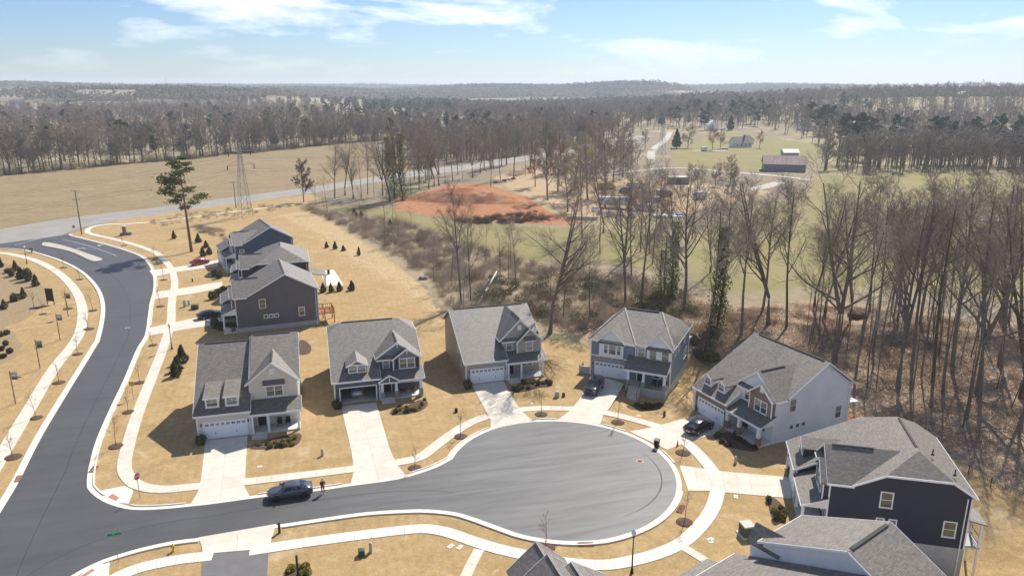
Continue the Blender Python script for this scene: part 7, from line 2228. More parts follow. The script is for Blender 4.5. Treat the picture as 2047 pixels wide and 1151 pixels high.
def upole(px, py, top, label, arms=2):
    p = at(px, py); z = 0
    v = top - PCY; k = -v / FPX; z = (k * p.y * CP - p.y * SP) / (CP + k * SP) + CAM_H
    o = thing('utility_pole', label, 'pole', (p.x, p.y, gz(p.x, p.y)), R(-8))
    MB().tube((0, 0, -.3), (0, 0, z), .17, .11, 8, caps=True).build('pole', M['polewood'], o, True)
    for q in range(arms):
        a_ = MB().box(-1.25, 1.25, -.07, .07, z - .35 - q * 2.4, z - .2 - q * 2.4).build('crossarm', M['lumber'], o)
        for x in (-1.1, -.4, .4, 1.1): MB().lathe([(.05, z - .2 - q * 2.4), (.06, z + .05 - q * 2.4), (.02, z + .08 - q * 2.4)], x, 0, 6).build('insulator', M['dark'], a_)
    return p, z
U1 = upole(163.6, 469, 381, 'wooden utility pole with crossarms at the street entrance')
U2 = upole(471.7, 416, 364, 'shorter wooden utility pole left of the near pylon', 1)
wire('service_wire', (U1[0].x, U1[0].y, U1[1] - .1), (U2[0].x, U2[0].y, U2[1] - .1), 1.2, .018, 'thin wire between the two wooden poles by the county road')
p = at(333, 176); o = thing('radio_mast', 'thin radio mast on the horizon at left', 'mast', (p.x * .2, p.y * .2, 0))
pz_ = gz(p.x * .2, p.y * .2); o.location.z = pz_
MB().tube((0, 0, 0), (0, 0, 62), 1.2, .6, 5).build('mast', M['steel'], o)

# ------------------------------------------------------------------ street furniture
M['globe'] = plain('white_lamp_globe', (.82, .82, .8), .3, .03)
def lamp(px, py, label):
    p = at(px, py); o = thing('street_lamp', label, 'street lamp', (p.x, p.y, 0), RND.uniform(0, 3))
    MB().lathe([(.17, 0), (.17, .1), (.13, .14), (.12, .45), (.085, .55), (.07, .6), (.05, 3.55), (.09, 3.6), (.05, 3.66), (.11, 3.78), (.13, 3.86)], 0, 0, 10).build('post', M['black'], o, True)
    MB().lathe([(.12, 3.86), (.2, 3.98), (.22, 4.14), (.18, 4.32), (.09, 4.44), (.04, 4.5), (.02, 4.58)], 0, 0, 12).build('globe', M['globe'], o, True)
lamp(343.9, 697.9, 'black street lamp with white globe beside the drive of the graphite house'); lamp(1263, 1144.5, 'black street lamp with white globe at the bottom of the turning circle'); lamp(54, 527, 'black street lamp with white globe at the far left by the street entrance')
M['sign_red'] = plain('sign_red', (.42, .02, .035), .4, .08); M['sign_green'] = plain('sign_green', (.0, .20, .10), .4, .08); M['sign_yellow'] = plain('sign_yellow', (.62, .42, .03), .4, .08); M['sign_white'] = plain('sign_white', (.8, .8, .8), .5, .03)
def text(parent, s, size, loc, rot, mat):
    cu = bpy.data.curves.new('lettering', 'FONT'); cu.body = s; cu.size = size; cu.align_x = 'CENTER'; cu.align_y = 'CENTER'; cu.extrude = .002
    cu.materials.append(mat)
    o = bpy.data.objects.new('lettering', cu); COL.objects.link(o); o.parent = parent; o.location = loc; o.rotation_euler = rot
    dg = bpy.context.evaluated_depsgraph_get()
    me = bpy.data.meshes.new_from_object(o.evaluated_get(dg)); me.name = 'lettering'
    bpy.data.objects.remove(o)
    q = link('lettering', me, parent, loc); q.rotation_euler = rot
    if not me.materials: me.materials.append(mat)
    return q
def stop_sign(px, py, h, rot, label):
    p = at(px, py); o = thing('stop_sign', label, 'stop sign', (p.x, p.y, 0), rot)
    MB().box(-.03, .03, -.02, .02, 0, h).build('post', M['steel'], o)
    def octa(r, y0, y1):
        return MB().prism([(r * math.cos(R(22.5 + 45 * k)), h - .4 + r * math.sin(R(22.5 + 45 * k))) for k in range(8)], y0, y1, 'y')
    pl = octa(.43, -.034, -.022).build('sign_plate', M['sign_white'], o); octa(.39, -.038, -.0345).build('sign_face', M['sign_red'], pl)
    text(pl, 'STOP', .30, (0, -.042, h - .4), (math.pi / 2, 0, 0), M['sign_white'])
stop_sign(280.1, 995.5, 3.0, R(72), 'stop sign facing the side street at the pavement corner'); stop_sign(149.8, 470, 2.9, R(12), 'stop sign facing the camera where the street meets the county road')
p = at(237, 1121); o = thing('street_name_sign', 'green street name sign on a post at the bottom left corner', 'street sign', (p.x, p.y, 0), R(16))
MB().tube((0, 0, 0), (0, 0, 3.1), .03, .03, 6).build('post', M['steel'], o)
MB().box(-.55, .55, -.012, .012, 2.72, 2.92).build('name_blade', M['sign_green'], o); MB().box(-.012, .012, -.55, .55, 2.95, 3.15).build('name_blade', M['sign_green'], o)
p = at(267, 797); o = thing('warning_sign', 'small yellow warning sign in the verge', 'sign', (p.x, p.y, 0), R(5))
MB().box(-.025, .025, -.02, .02, 0, 2.6).build('post', M['steel'], o); MB().box(-.32, .32, -.035, -.022, 1.95, 2.6).build('sign_plate', M['sign_yellow'], o)
M['lotgrey'] = plain('lot_sign_grey', (.25, .24, .26), .5, .2); M['lotgreen'] = plain('lot_sign_green', (.07, .16, .11), .5, .2)
for i, (px, py, lab) in enumerate(((136.6, 632.7, 'tall post with small green hanging board, nearest the brown panel'), (120.5, 679.8, 'tall post with small grey hanging board, second from the brown panel'), (80.3, 737, 'tall post with small green hanging board, third from the brown panel'), (31.3, 806.6, 'tall post with small dark hanging board, nearest the bottom left'))):
    p = at(px, py); o = thing('hanging_sign', lab, 'sign', (p.x, p.y, 0), R(4))
    MB().box(-.05, .05, -.05, .05, 0, 4.75).build('post', M['polewood'], o)
    b = MB().box(.05, .95, -.03, .03, 4.5, 4.57).build('arm', M['dark'], o)
    MB().box(.12, .92, -.025, .025, 3.55, 4.42).build('board', M['lotgreen'] if i % 2 == 0 else M['lotgrey'], o)
    MB().box(.2, .84, -.035, -.026, 4.05, 4.3).build('board_band', M['lotgrey'] if i % 2 == 0 else M['plate'], o)
    MB().box(.2, .84, -.035, -.026, 3.6, 3.78).build('board_band', M['dark'], o)
p = at(102, 608.5); o = thing('notice_board', 'tall dark brown panel on two posts in the left lawn', 'sign board', (p.x, p.y, 0), R(-8))
for x in (-.75, .75): MB().box(x - .06, x + .06, -.06, .06, 0, 3.4).build('post', M['dark'], o)
MB().box(-.69, .69, -.03, .03, .7, 3.3).build('panel', plain('dark_brown_panel', (.045, .025, .022), .6), o); MB().box(-.8, .8, -.07, .07, 3.3, 3.42).build('cap', M['lumber'], o)
p = at(250, 470); o = thing('entrance_pillar', 'brick pillar with low wall beside the entrance pavement', 'pillar', (p.x, p.y, 0), R(10))
MB().box(-.45, .45, -.45, .45, 0, 2.6).build('pillar', M['brick'], o); MB().box(-.55, .55, -.55, .55, 2.6, 2.75).build('cap', M['conc_w'], o); MB().box(.45, 1.9, -.25, .25, 0, .9).build('low_wall', M['stone'], o); MB().box(-1.3, -.45, -.25, .25, 0, .7).build('low_wall', M['brick'], o)
p = at(64, 505); o = thing('mailbox_cluster', 'grey cluster mailbox beside the pavement at far left', 'mailbox', (p.x, p.y, 0), R(20))
MB().box(-.12, .12, -.12, .12, 0, .7).build('pedestal', M['dark'], o); MB().box(-.45, .45, -.25, .25, .7, 1.5).build('cabinet', M['g_paint'], o)
p = at(347, 1101); o = thing('fire_hydrant', 'yellow fire hydrant in the verge at bottom left', 'hydrant', (p.x, p.y, 0))
MB().lathe([(.17, 0), (.17, .06), (.11, .08), (.11, .5), (.15, .52), (.15, .58), (.12, .66), (.06, .74), (.03, .8)], 0, 0, 10).build('barrel', M['sign_yellow'], o, True)
for a in (0, math.pi / 2, math.pi): MB().tube((0, 0, .42), (math.cos(a) * .22, math.sin(a) * .22, .42), .055, .055, 8, caps=True).build('outlet', M['sign_yellow'], o)
def pedestal(px, py, w, d, h, mat, label, name='utility_pedestal', rot=.2):
    p = at(px, py); o = thing(name, label, 'utility box', (p.x, p.y, gz(p.x, p.y)), rot)
    MB().tbox(0, 0, w, d, w * .94, d * .94, 0, h).build('cabinet', mat, o)
    MB().tbox(0, 0, w * 1.05, d * 1.05, w * .5, d * .6, h, h + h * .1).build('lid', mat, o)
M['ugreen'] = plain('utility_green', (.07, .085, .06), .6, .1); M['upale'] = plain('utility_pale_green', (.42, .43, .36), .6, .1)
for (px, py, w, d, h, m, lab) in ((723, 1109, .6, .55, .6, 'ugreen', 'dark green utility box in the lawn at the bottom edge'), (741, 1103, .28, .28, .95, 'upale', 'pale green utility pedestal beside the dark green box'), (559, 1064, .22, .22, 1.0, 'black', 'dark utility post beside the bottom drive apron'), (644.5, 910, .28, .28, .8, 'upale', 'pale pedestal on the lawn between the cream and slate houses'),
        (1113.5, 793, .55, .5, .8, 'upale', 'pale green utility box left of the dark SUV'), (1126.5, 792, .35, .35, .5, 'black', 'small dark box beside the pale utility box'), (912, 823, .4, .35, .5, 'black', 'small dark box on the lawn left of the sage house drive'), (1328, 830, .25, .25, .7, 'ugreen', 'small brown post on the lawn right of the steel blue house'),
        (1470, 925, .25, .25, .8, 'upale', 'pale post on the lawn below the brick front house'), (370, 613, .5, .5, 1.3, 'upale', 'taller pale utility cabinet before the graphite house'), (378, 610, .4, .4, 1.0, 'upale', 'shorter pale utility cabinet before the graphite house'), (390, 617.5, 1.3, 1.0, .85, 'ugreen', 'green transformer box before the graphite house'), (385, 563, .25, .25, .7, 'black', 'short black post before the middle row house')):
    pedestal(px, py, w, d, h, M[m], lab)
p = at(1492, 1068); o = thing('transformer_box', 'large pale topped transformer box on a pad at lower right', 'utility box', (p.x, p.y, 0), R(12))
MB().box(-.75, .75, -.75, .75, 0, .1).build('pad', M['conc'], o); MB().box(-.55, .55, -.6, .6, .1, 1.1).build('cabinet', M['ugreen'], o); MB().tbox(0, 0, 1.2, 1.3, 1.15, 1.2, 1.1, 1.22).build('lid', M['upale'], o); MB().box(.62, .9, -.3, .5, .1, .16).build('hatch', M['conc_w'], o); pedestal(1493, 1047, .3, .3, .3, M['upale'], 'small pale box above the transformer box')
def bin_(px, py, label, rot):
    p = at(px, py); o = thing('wheeled_bin', label, 'bin', (p.x, p.y, .045), rot)
    MB().tbox(0, 0, .46, .5, .58, .66, .06, .95).build('body', M['black'], o)
    MB().prism([(-.36, .95), (.36, .95), (.34, 1.03), (.1, 1.08), (-.34, 1.02)], -.31, .31, 'x').build('lid', plain('bin_lid_grey', (.10, .10, .10), .4), o)
    MB().bar((-.25, .38, .93), (.25, .38, .93), .04, .04).build('handle', M['black'], o)
    for s in (-1, 1):
        w_ = MB().lathe([(.05, -.03), (.12, -.03), (.12, .03), (.05, .03)], 0, 0, 10).build('wheel', M['rubber'], o); w_.location = (s * .26, .22, .12); w_.rotation_euler = (0, math.pi / 2, 0)
bin_(1312.5, 894, 'black wheeled bin at the kerb of the turning circle', R(-30)); bin_(657, 548, 'black wheeled bin on the white patio', R(10))
p = at(1354.3, 890); o = thing('marker_cone', 'small red marker cone with a thin rod beside the kerb', 'cone', (p.x, p.y, 0))
MB().lathe([(.18, 0), (.18, .04), (.13, .05), (.03, .75), (.02, .76)], 0, 0, 10).build('cone', plain('marker_red', (.55, .03, .03), .5), o, True); MB().tube((0, 0, .7), (0, 0, 1.1), .012, .012, 5).build('rod', M['dark'], o)
for i, (px, py, lab) in enumerate(((519, 932, 'round pale cover in the lawn of the cream house'), (1421, 1082, 'round pale cover beside the lower pavement'), (1420, 1077, 'square pale cover beside the lower pavement'), (901, 1091, 'square pale cover in the bottom lawn'), (919, 1093, 'oblong pale cover in the bottom lawn'), (1471, 992, 'oblong pale cover below the navy house drive'), (1277, 829, 'small pale cover before the steel blue house'), (1063, 806, 'small pale cover before the sage house'))):
    p = at(px, py); o = thing('valve_cover', lab, 'cover', (p.x, p.y, gz(p.x, p.y) + .004), R(15 * i))
    (MB().lathe([(.28, 0), (.26, .03)], 0, 0, 12) if 'round' in lab or 'small' in lab else MB().box(-.35, .35, -.22, .22, 0, .03)).build('lid', M['conc_w'], o); MB().lathe([(.07, .03), (.07, .036)], 0, 0, 8).build('plug', M['dark'], o)

# ------------------------------------------------------------------ fence at the right
def fence(pts, label, h=1.25):
    line = [Vector(q) for q in wp(pts)]; p0 = line[0]
    o = thing('wire_fence', label, 'fence', (p0.x, p0.y, gz(p0.x, p0.y)))
    L = crom(line, 2.4); zz = [gz(q.x, q.y) - gz(p0.x, p0.y) for q in L]
    loc = [(q.x - p0.x, q.y - p0.y, z) for q, z in zip(L, zz)]
    for q in loc: MB().box(q[0] - .035, q[0] + .035, q[1] - .035, q[1] + .035, q[2] - .2, q[2] + h).build('post', M['dark'], o)
    for a, b in zip(loc, loc[1:]):
        for z in (.15, h - .1): MB().bar((a[0], a[1], a[2] + z), (b[0], b[1], b[2] + z), .04, .04).build('rail', M['dark'], o)
        m_ = MB()
        for k in range(1, 12):
            u = k / 12; x, y, z = (lerp(a[i], b[i], u) for i in range(3)); m_.box(x - .008, x + .008, y - .008, y + .008, z + .15, z + h - .1)
        m_ = m_.build('picket_panel', M['dark'], o); m_['kind'] = 'stuff'
fence([(1935, 948), (1980, 972), (2047, 1006), (2120, 1045)], 'black metal fence along the woods at right of the navy house')
fence([(1378, 700), (1405, 718), (1440, 735)], 'low dark fence between the steel blue and brick front houses', 1.0)

# ------------------------------------------------------------------ saplings
def sapling_mesh(seed, h):
    tr, cr = bare_tree(seed, h=h, r=.045, clear=.4, n1=10, spread=.5, l1=.3, twig=.008, n2=4, n3=2, n4=0)
    return seg_mesh(tr, 5, 'trunk', M['bark_d']), seg_mesh(cr, 3, 'crown', M['twig_brown'])
SAP = [sapling_mesh(s, h) for s, h in ((101, 3.6), (102, 3.2), (103, 4.0), (104, 3.0))]
ring_me = MB().lathe([(.85, 0), (.8, .05), (.45, .1), (.05, .13)], 0, 0, 16).data('mulch_ring', M['mulch'], True)
SAPS = [('left verge of the entrance street', [(127, 535), (159.5, 558.7), (186, 620.8), (177, 657.7), (155, 708), (117.6, 764.7), (72.5, 835), (26, 913.6)]), ('left lawn near the brown panel', [(68, 616), (85.7, 627.6), (136, 617)]),
        ('right verge of the entrance street', [(248, 490.8), (308.7, 520), (327, 559.6), (320.5, 612.5), (305.8, 690), (279, 764.7), (256.7, 823.4), (232, 892)]),
        ('verge of the turning circle', [(829, 935), (920.6, 872.5), (1081.6, 828), (1235, 844), (1365, 905), (1368.7, 1043.6), (1090, 1093.4)])]
k = 0
ORD = ['first', 'second', 'third', 'fourth', 'fifth', 'sixth', 'seventh', 'eighth']
for where, L in SAPS:
    for j, (px, py) in enumerate(L):
        p = at(px, py); me = SAP[k % 4]; k += 1
        o = thing('sapling', f'bare sapling in mulch ring, {ORD[j]} along the {where}', 'sapling', (p.x, p.y, 0), RND.uniform(0, 6.28), 'street saplings')
        s_ = RND.uniform(.85, 1.15); o.scale = (s_, s_, s_)
        link('trunk', me[0], o); link('crown', me[1], o); link('mulch_ring', ring_me, o)

# ------------------------------------------------------------------ shrubs and beds
def shrub(px, py, me, sc, label, group=None, name='shrub', parts=('stem', 'foliage')):
    p = at(px, py); o = thing(name, label, 'shrub', (p.x, p.y, gz(p.x, p.y)), RND.uniform(0, 6.28), group)
    o.scale = (sc * RND.uniform(.8, 1.2), sc * RND.uniform(.8, 1.2), sc * RND.uniform(.8, 1.2))
    for n_, m_ in zip(parts, me): link(n_, m_, o)
def bed(pts, label, px=True):
    line = crom(wp(pts), .5, closed=True); p0 = line[0]
    ctr = sum(line, Vector((0, 0))) / len(line)
    mb = MB(); zc = gz(ctr.x, ctr.y)
    for a, b in zip(line, line[1:] + line[:1]):
        ia, ib = ctr.lerp(a, .75), ctr.lerp(b, .75)
        ga, gb_ = gz(a.x, a.y), gz(b.x, b.y)
        mb.poly([(a.x, a.y, ga - .03), (b.x, b.y, gb_ - .03), (ib.x, ib.y, lerp(zc, gb_, .75) + .09), (ia.x, ia.y, lerp(zc, ga, .75) + .09)]); mb.poly([(ia.x, ia.y, lerp(zc, ga, .75) + .09), (ib.x, ib.y, lerp(zc, gb_, .75) + .09), (ctr.x, ctr.y, zc + .12)])
    tag(up_faces(mb.build('mulch_bed', M['mulch'])), label, None, None, 'structure')
q1 = lambda L: [(380 + x / 4.604, 660 + y / 4.604) for x, y in L]
q2 = lambda L: [(640 + x / 5.483, 630 + y / 5.483) for x, y in L]
q3 = lambda L: [(880 + x / 6.057, 600 + y / 6.057) for x, y in L]
q4 = lambda L: [(1160 + x / 5.23, 600 + y / 5.23) for x, y in L]
q5_ = lambda L: [(1390 + x / 4.603, 660 + y / 4.603) for x, y in L]
q2b = lambda L: [(1000 + x / 2.924, 900 + y / 2.924) for x, y in L]
bed(q1([(525, 1095), (560, 1060), (690, 1010), (860, 960), (990, 940), (1040, 960), (1000, 1050), (850, 1090), (640, 1100)]), 'curved mulch bed before the cream house')
bed(q2([(745, 1075), (810, 1010), (960, 980), (1090, 920), (1170, 920), (1190, 980), (1110, 1050), (980, 1085), (800, 1100)]), 'curved mulch bed before the slate house')
bed(q3([(820, 1095), (960, 1010), (1130, 980), (1290, 960), (1370, 1000), (1340, 1050), (1200, 1060), (1020, 1110), (900, 1120)]), 'curved mulch bed before the sage house')
bed(q4([(480, 1050), (640, 1000), (860, 1010), (880, 1060), (720, 1110), (520, 1110)]), 'mulch bed before the porch of the steel blue house')
bed(q5_([(180, 950), (330, 930), (480, 1010), (600, 1070), (560, 1120), (400, 1100), (250, 1060), (170, 1000)]), 'mulch bed before the brick front house')
bed(q2b([(1560, 270), (1600, 270), (1680, 350), (1660, 430), (1600, 420), (1570, 350)]), 'mulch bed before the navy house')
bed([(568, 1140), (583, 1126), (615, 1126), (626, 1146), (600, 1165), (572, 1160)], 'small round mulch bed at the bottom edge')
bed([(590, 692), (604, 678), (622, 690), (620, 706), (598, 710)], 'pale mulch bed behind the cream house')
S1 = [('cream', q1([(638, 1062), (715, 1052), (740, 1078), (785, 1042), (820, 1064), (855, 1026), (875, 1064), (905, 1034), (945, 1056), (960, 1000)]), (2, 1, 2)), ('slate', q2([(830, 1068), (875, 1048), (955, 1058), (1000, 1048), (1045, 1040), (1085, 1018), (1115, 990), (1145, 930), (945, 1018), (870, 1000)]), (1, 2, 0)),
      ('sage', q3([(892, 1080), (940, 1100), (985, 1075), (1065, 1075), (1120, 1018), (1185, 1028), (1250, 1018), (1292, 998), (1330, 1018), (1010, 1000)]), (1, 0, 1)), ('steel blue', q4([(600, 1040), (660, 1050), (720, 1060), (780, 1060), (830, 1040), (690, 1085)]), (0, 0, 3)),
      ('brick front', q5_([(345, 1000), (400, 1015), (440, 1040), (485, 1068), (540, 1085), (205, 980), (245, 1030), (300, 1060), (380, 960)]), (0, 4, 0)), ('navy', q2b([(1568, 300), (1602, 360), (1642, 352), (1612, 400), (1652, 400), (1660, 372)]), (3, 2, 1))]
for nm, L, ks in S1:
    for j, (px, py) in enumerate(L):
        kk = ks[j % 3]
        kind = ('dark green', 'olive', 'yellow green', 'tall green', 'reddish')[kk]
        shrub(px, py, BUSH[kk], RND.uniform(.5, .85), f'{kind} shrub in the mulch bed before the {nm} house', f'{kind} shrubs before the {nm} house')
for px, py, lab in ((582, 1140, 'yellow shrub left of the dark post at the bottom edge'), (611, 1136, 'yellow shrub right of the dark post at the bottom edge'), (609, 1147, 'lowest yellow shrub at the bottom edge')): shrub(px, py, BUSH[2], .8, lab)
p = at(596, 1150); o = thing('marker_post', 'dark wooden post between the yellow shrubs at the bottom edge', 'post', (p.x, p.y, 0)); MB().box(-.08, .08, -.08, .08, 0, 2.0).build('post', M['dark'], o); MB().box(-.1, .1, -.1, .1, 2.0, 2.06).build('cap', M['dark'], o)
for px, py, nm in ((*q1([(100, 1045)])[0], 'cream'), (*q2([(185, 1020)])[0], 'slate'), (*q3([(335, 1065)])[0], 'sage'), (*q5_([(40, 740)])[0], 'brick front'), (*q2b([(1700, 150)])[0], 'navy')): shrub(px, py, BUSH[3], .95, f'tall shrub at the garage corner of the {nm} house')
def arb(px, py, sc, label, group=None, k=0): shrub(px, py, ARB[k], sc, label, group, 'conifer_shrub', ('trunk', 'crown'))
for j, (px, py) in enumerate(((646, 584), (662, 584), (678.7, 581.5), (703.4, 580))): arb(px, py, 1.0, f'upright dark conifer behind the middle row house, {ORD[j]} from the left', 'row of conifers behind the patio')
for j, (px, py) in enumerate(((653, 495), (670, 497.5), (686.5, 501), (717.5, 510))): arb(px, py, .85, f'small dark conifer on the slope behind the far blue house, {ORD[j]} from the left', 'conifers on the slope')
for j, (px, py) in enumerate(((350.7, 752), (354, 741), (365, 724))): arb(px, py, 1.25, f'upright conifer on the lawn left of the cream house, {ORD[j]} from the front', 'conifers left of the cream house')
LB = [(16, 541), (31, 537), (43, 553), (57, 557), (72, 567), (9, 613), (31, 597), (47, 592), (2, 530), (24, 548)]
for j, (px, py) in enumerate(LB):
    if j % 3: arb(px, py + 4, RND.uniform(.9, 1.35), 'bushy conifer in the brown bed at the far left', 'conifers in the left bed', j % 2)
    else: shrub(px, py + 4, BUSH[3 if j % 2 else 1], RND.uniform(1.3, 1.8), 'loose leafy shrub in the brown bed at the far left', 'leafy shrubs in the left bed')
for j, (px, py) in enumerate(((3, 700), (12, 690), (20, 705), (6, 715), (14, 668), (2, 672))): shrub(px, py, BUSH[(4, 1, 0)[j % 3]], 1.0, 'low shrub in the lower brown bed at the far left', 'low shrubs in the lower left bed')
for j, (px, py) in enumerate(((406, 512), (419, 508), (348, 477), (397, 484), (412, 495), (1396, 505))): 
    if px < 1000: arb(px, py, RND.uniform(.9, 1.2), f'young conifer on the lawn right of the tall pine, {ORD[j]} of the group', 'conifers by the tall pine', j % 2)
for j, (px, py) in enumerate(((708, 430), (722, 432), (713, 437), (780, 452))): arb(px, py, 1.0, 'small dark conifer standing in the dry brush bank', 'conifers in the brush bank')
for j, (px, py) in enumerate(((430, 552), (438, 556), (426, 598), (437, 592), (447, 588), (430, 655), (442, 658), (455, 662), (468, 664))): shrub(px, py, BUSH[3], 1.25, 'dark shrub in the shade before the row houses at left', 'shrubs before the row houses')

# ------------------------------------------------------------------ porch furniture
def chair(h, x, y, z, rz, col, label):
    m_ = h.matrix_world
    th_ = h.rotation_euler.z; L = h.location
    wx = L.x + x * math.cos(th_) - y * math.sin(th_); wy = L.y + x * math.sin(th_) + y * math.cos(th_)
    o = thing('porch_chair', label, 'chair', (wx, wy, L.z + z), th_ + rz)
    MB().box(-.28, .28, -.28, .28, .38, .45).build('seat', col, o); MB().prism([(.22, .45), (.28, .45), (.40, 1.0), (.34, 1.0)], -.28, .28, 'x').build('backrest', col, o)
    for s in (-1, 1):
        for t_ in (-1, 1): MB().box(s * .25 - .03, s * .25 + .03, t_ * .24 - .03, t_ * .24 + .03, 0, .38).build('leg', col, o)
        MB().box(s * .3 - .04, s * .3 + .04, -.28, .26, .62, .67).build('arm', col, o)
chair(H['cream'], 9.5, 1.3, .2, 0, M['black'], 'black porch chair of the cream house, left one'); chair(H['cream'], 10.5, 1.3, .2, 0, M['black'], 'black porch chair of the cream house, right one')
rc = plain('red_brown_chair', (.24, .07, .04), .6); chair(H['slate'], 9.4, 1.0, .2, .3, rc, 'red brown porch chair of the slate house, left one'); chair(H['slate'], 10.9, 1.0, .2, -.3, rc, 'red brown porch chair of the slate house, right one')
st4 = next(o for o in COL.objects if o.get('label', '').startswith('steel blue two storey'))
tl = plain('teal_dark_chair', (.02, .045, .06), .6); chair(st4, 10.0, -1.2, .28, 0, tl, 'dark teal porch chair of the steel blue house, left one'); chair(st4, 10.9, -1.2, .28, 0, tl, 'dark teal porch chair of the steel blue house, right one')
MB().slab([(6.2, -1.6, .05), (8.0, -1.6, .05), (8.0, -.2, .05), (6.2, -.2, .05)], .1).build('door_step', M['conc'], H['slate']); MB().slab([(6.2, -1.6, .05), (8.0, -1.6, .05), (8.0, -.2, .05), (6.2, -.2, .05)], .1).build('door_step', M['conc'], H['cream']); MB().slab([(6.2, -1.5, .05), (8.0, -1.5, .05), (8.0, -.2, .05), (6.2, -.2, .05)], .1).build('door_step', M['conc'], H['sage'])

# ------------------------------------------------------------------ the person by the parked car
def skin_obj(name, nodes, edges, mat, parent, sub=2):
    me = bpy.data.meshes.new(name); me.from_pydata([n[0] for n in nodes], edges, []); me.materials.append(mat)
    o = link(name, me, parent)
    sm = o.modifiers.new('skin', 'SKIN'); sm.use_smooth_shade = True
    for v, n in zip(me.skin_vertices[0].data, nodes):
        v.radius = (n[1], n[2] if len(n) > 2 else n[1]); v.use_root = False
    me.skin_vertices[0].data[0].use_root = True
    sd_ = o.modifiers.new('sub', 'SUBSURF'); sd_.levels = sub; sd_.render_levels = sub
    return o
p = at(645.9, 986.5)
o = thing('person', 'person in dark top and olive trousers standing on the street beside the sedan', 'person', (p.x, p.y, .024), R(12))
skinm = plain('skin', (.42, .24, .16), .6, .05); shirtm = plain('dark_maroon_top', (.035, .012, .014), .8, .15); trm = plain('olive_trousers', (.22, .17, .09), .8, .12); shoem = plain('pale_shoes', (.62, .62, .58), .6, .05); hairm = plain('black_hair', (.012, .01, .009), .6, .1)
N = [((0, 0, .95), .13, .10), ((0, 0, 1.15), .13, .095), ((0, -.01, 1.38), .16, .09), ((0, -.01, 1.47), .055, .055), ((0, -.03, 1.58), .075, .09), ((0, -.03, 1.69), .075, .085),
     ((-.19, 0, 1.41), .05), ((-.25, .02, 1.16), .042), ((-.12, -.24, 1.12), .033), ((-.07, -.30, 1.13), .03, .02), ((.19, 0, 1.41), .05), ((.26, .01, 1.17), .042), ((.14, -.22, 1.18), .033), ((.07, -.29, 1.18), .03, .02),
     ((-.10, 0, .88), .085), ((-.11, -.01, .48), .055), ((-.11, .02, .09), .04), ((-.12, -.12, .04), .035, .03), ((.10, 0, .88), .085), ((.12, -.01, .48), .055), ((.13, .02, .09), .04), ((.17, -.11, .04), .035, .03)]
E_ = [(0, 1), (1, 2), (2, 3), (3, 4), (4, 5), (2, 6), (6, 7), (7, 8), (8, 9), (2, 10), (10, 11), (11, 12), (12, 13), (0, 14), (14, 15), (15, 16), (16, 17), (0, 18), (18, 19), (19, 20), (20, 21)]
for (root, sx_) in ((9, 1), (13, -1)):
    b = N[root][0]
    for f_ in range(5):
        a0_ = Vector(b) + Vector((sx_ * .0, -.02, .03 - .018 * f_)); ln = (.045, .065, .07, .06, .05)[f_]
        a1_ = a0_ + Vector((sx_ * ln * .6, -ln * .6, .01)); a2_ = a1_ + Vector((sx_ * ln * .5, ln * .2, -.01))
        i0 = len(N); N += [(tuple(a0_), .011), (tuple(a1_), .009), (tuple(a2_), .008)]; E_ += [(root, i0), (i0, i0 + 1), (i0 + 1, i0 + 2)]
skin_obj('body', N, E_, skinm, o)
skin_obj('top', [((0, 0, .90), .165, .125), ((0, 0, 1.15), .155, .115), ((0, -.01, 1.36), .18, .105), ((0, -.01, 1.45), .085, .075), ((-.19, 0, 1.41), .07), ((-.25, .02, 1.17), .06), ((-.15, -.18, 1.13), .046), ((.19, 0, 1.41), .07), ((.26, .01, 1.18), .06), ((.17, -.17, 1.18), .046)], [(0, 1), (1, 2), (2, 3), (2, 4), (4, 5), (5, 6), (2, 7), (7, 8), (8, 9)], shirtm, o)
skin_obj('trousers', [((0, 0, .93), .15, .12), ((-.10, 0, .85), .10), ((-.11, -.01, .48), .072), ((-.11, .02, .10), .06), ((.10, 0, .85), .10), ((.12, -.01, .48), .072), ((.13, .02, .10), .06)], [(0, 1), (1, 2), (2, 3), (0, 4), (4, 5), (5, 6)], trm, o)
skin_obj('shoe', [((-.11, .05, .05), .05, .045), ((-.12, -.08, .04), .05, .038), ((-.125, -.16, .035), .04, .03)], [(0, 1), (1, 2)], shoem, o); skin_obj('shoe', [((.13, .05, .05), .05, .045), ((.165, -.07, .04), .05, .038), ((.18, -.15, .035), .04, .03)], [(0, 1), (1, 2)], shoem, o)
skin_obj('hair', [((0, .02, 1.60), .075, .07), ((0, .01, 1.70), .085, .09), ((0, -.04, 1.755), .06, .06)], [(0, 1), (1, 2)], hairm, o)
fc = MB()
for s in (-1, 1): fc.box(s * .032 - .014, s * .032 + .014, -.122, -.112, 1.635, 1.65)
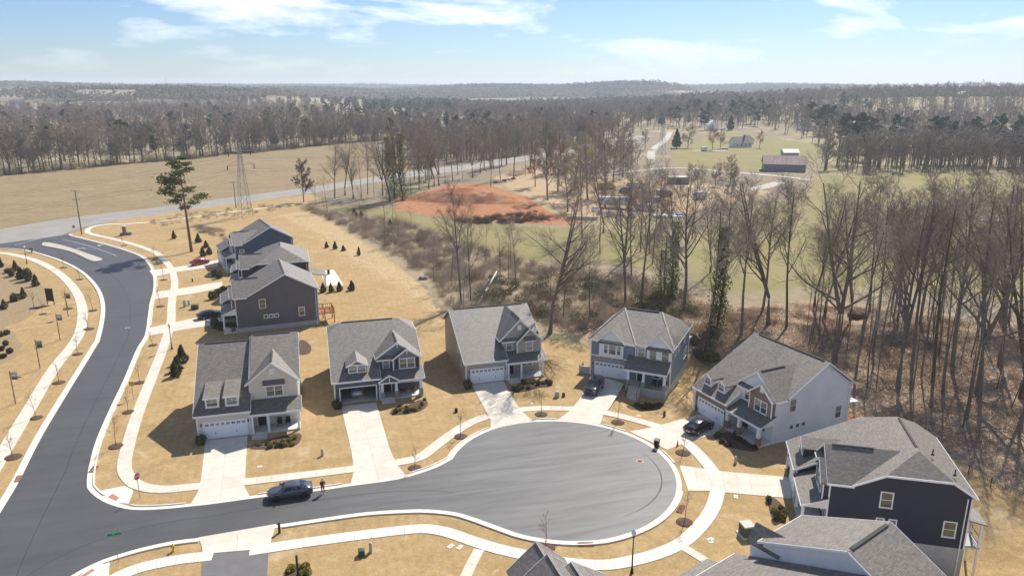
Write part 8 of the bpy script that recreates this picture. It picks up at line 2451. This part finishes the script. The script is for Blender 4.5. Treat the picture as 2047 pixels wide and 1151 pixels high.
fc.box(-.025, .025, -.118, -.110, 1.555, 1.565); fc.tbox(0, -.118, .03, .03, .015, .01, 1.585, 1.63)
fc.build('face', plain('face_features', (.10, .05, .04), .6), o)
rcb = thing('remote_controller', 'small dark drone controller held by the standing person', 'controller', (p.x + .02, p.y - .33, 1.15), R(12)); MB().box(-.09, .09, -.04, .04, 0, .05).build('shell', M['black'], rcb); MB().box(-.07, .07, -.03, .03, .05, .06).build('screen', M['carglass'], rcb)

# ------------------------------------------------------------------ air
hz = NT('haze_air')
for n in list(hz.t.nodes):
    if n.type != 'OUTPUT_MATERIAL': hz.t.nodes.remove(n)
pv = hz.n('ShaderNodeVolumePrincipled')
pv.inputs['Color'].default_value = (.80, .89, 1.0, 1)
pv.inputs['Density'].default_value = 0.00015
pv.inputs['Anisotropy'].default_value = 0.2
hz.l(pv.outputs[0], hz.t.nodes['Material Output'].inputs['Volume'])
zmin, zmax = float(GZ.min()) - 1.5, max(float(GZ.max()) + 34, 80.0)
ho = MB().box(-7900, 7900, -600, 9100, zmin, zmax).build('haze', hz.m)
tag(ho, 'thin blue haze over the far woods', None, None, 'stuff')

# ------------------------------------------------------------------ tell the members of small groups apart by their place from left to right
def _ord(n):
    tens = ['', 'tenth', 'twentieth', 'thirtieth']; ones = ['', 'first', 'second', 'third', 'fourth', 'fifth', 'sixth', 'seventh', 'eighth', 'ninth']
    teens = ['tenth', 'eleventh', 'twelfth', 'thirteenth', 'fourteenth', 'fifteenth', 'sixteenth', 'seventeenth', 'eighteenth', 'nineteenth']
    if n < 10: return ones[n]
    if n < 20: return teens[n - 10]
    return 'twenty-' + ones[n - 20] if n > 20 else 'twentieth'
bl = {}
for o in COL.objects:
    if o.parent is None and o.get('label') and o.get('category'):
        bl.setdefault(o['label'], []).append(o)
for lab, L in bl.items():
    if 1 < len(L) <= 29:
        L.sort(key=lambda o: o.location.x / max(o.location.y, 1))
        for i, o in enumerate(L):
            o['label'] = lab + ', ' + _ord(i + 1) + ' from left'
            if not o.get('group'): o['group'] = lab
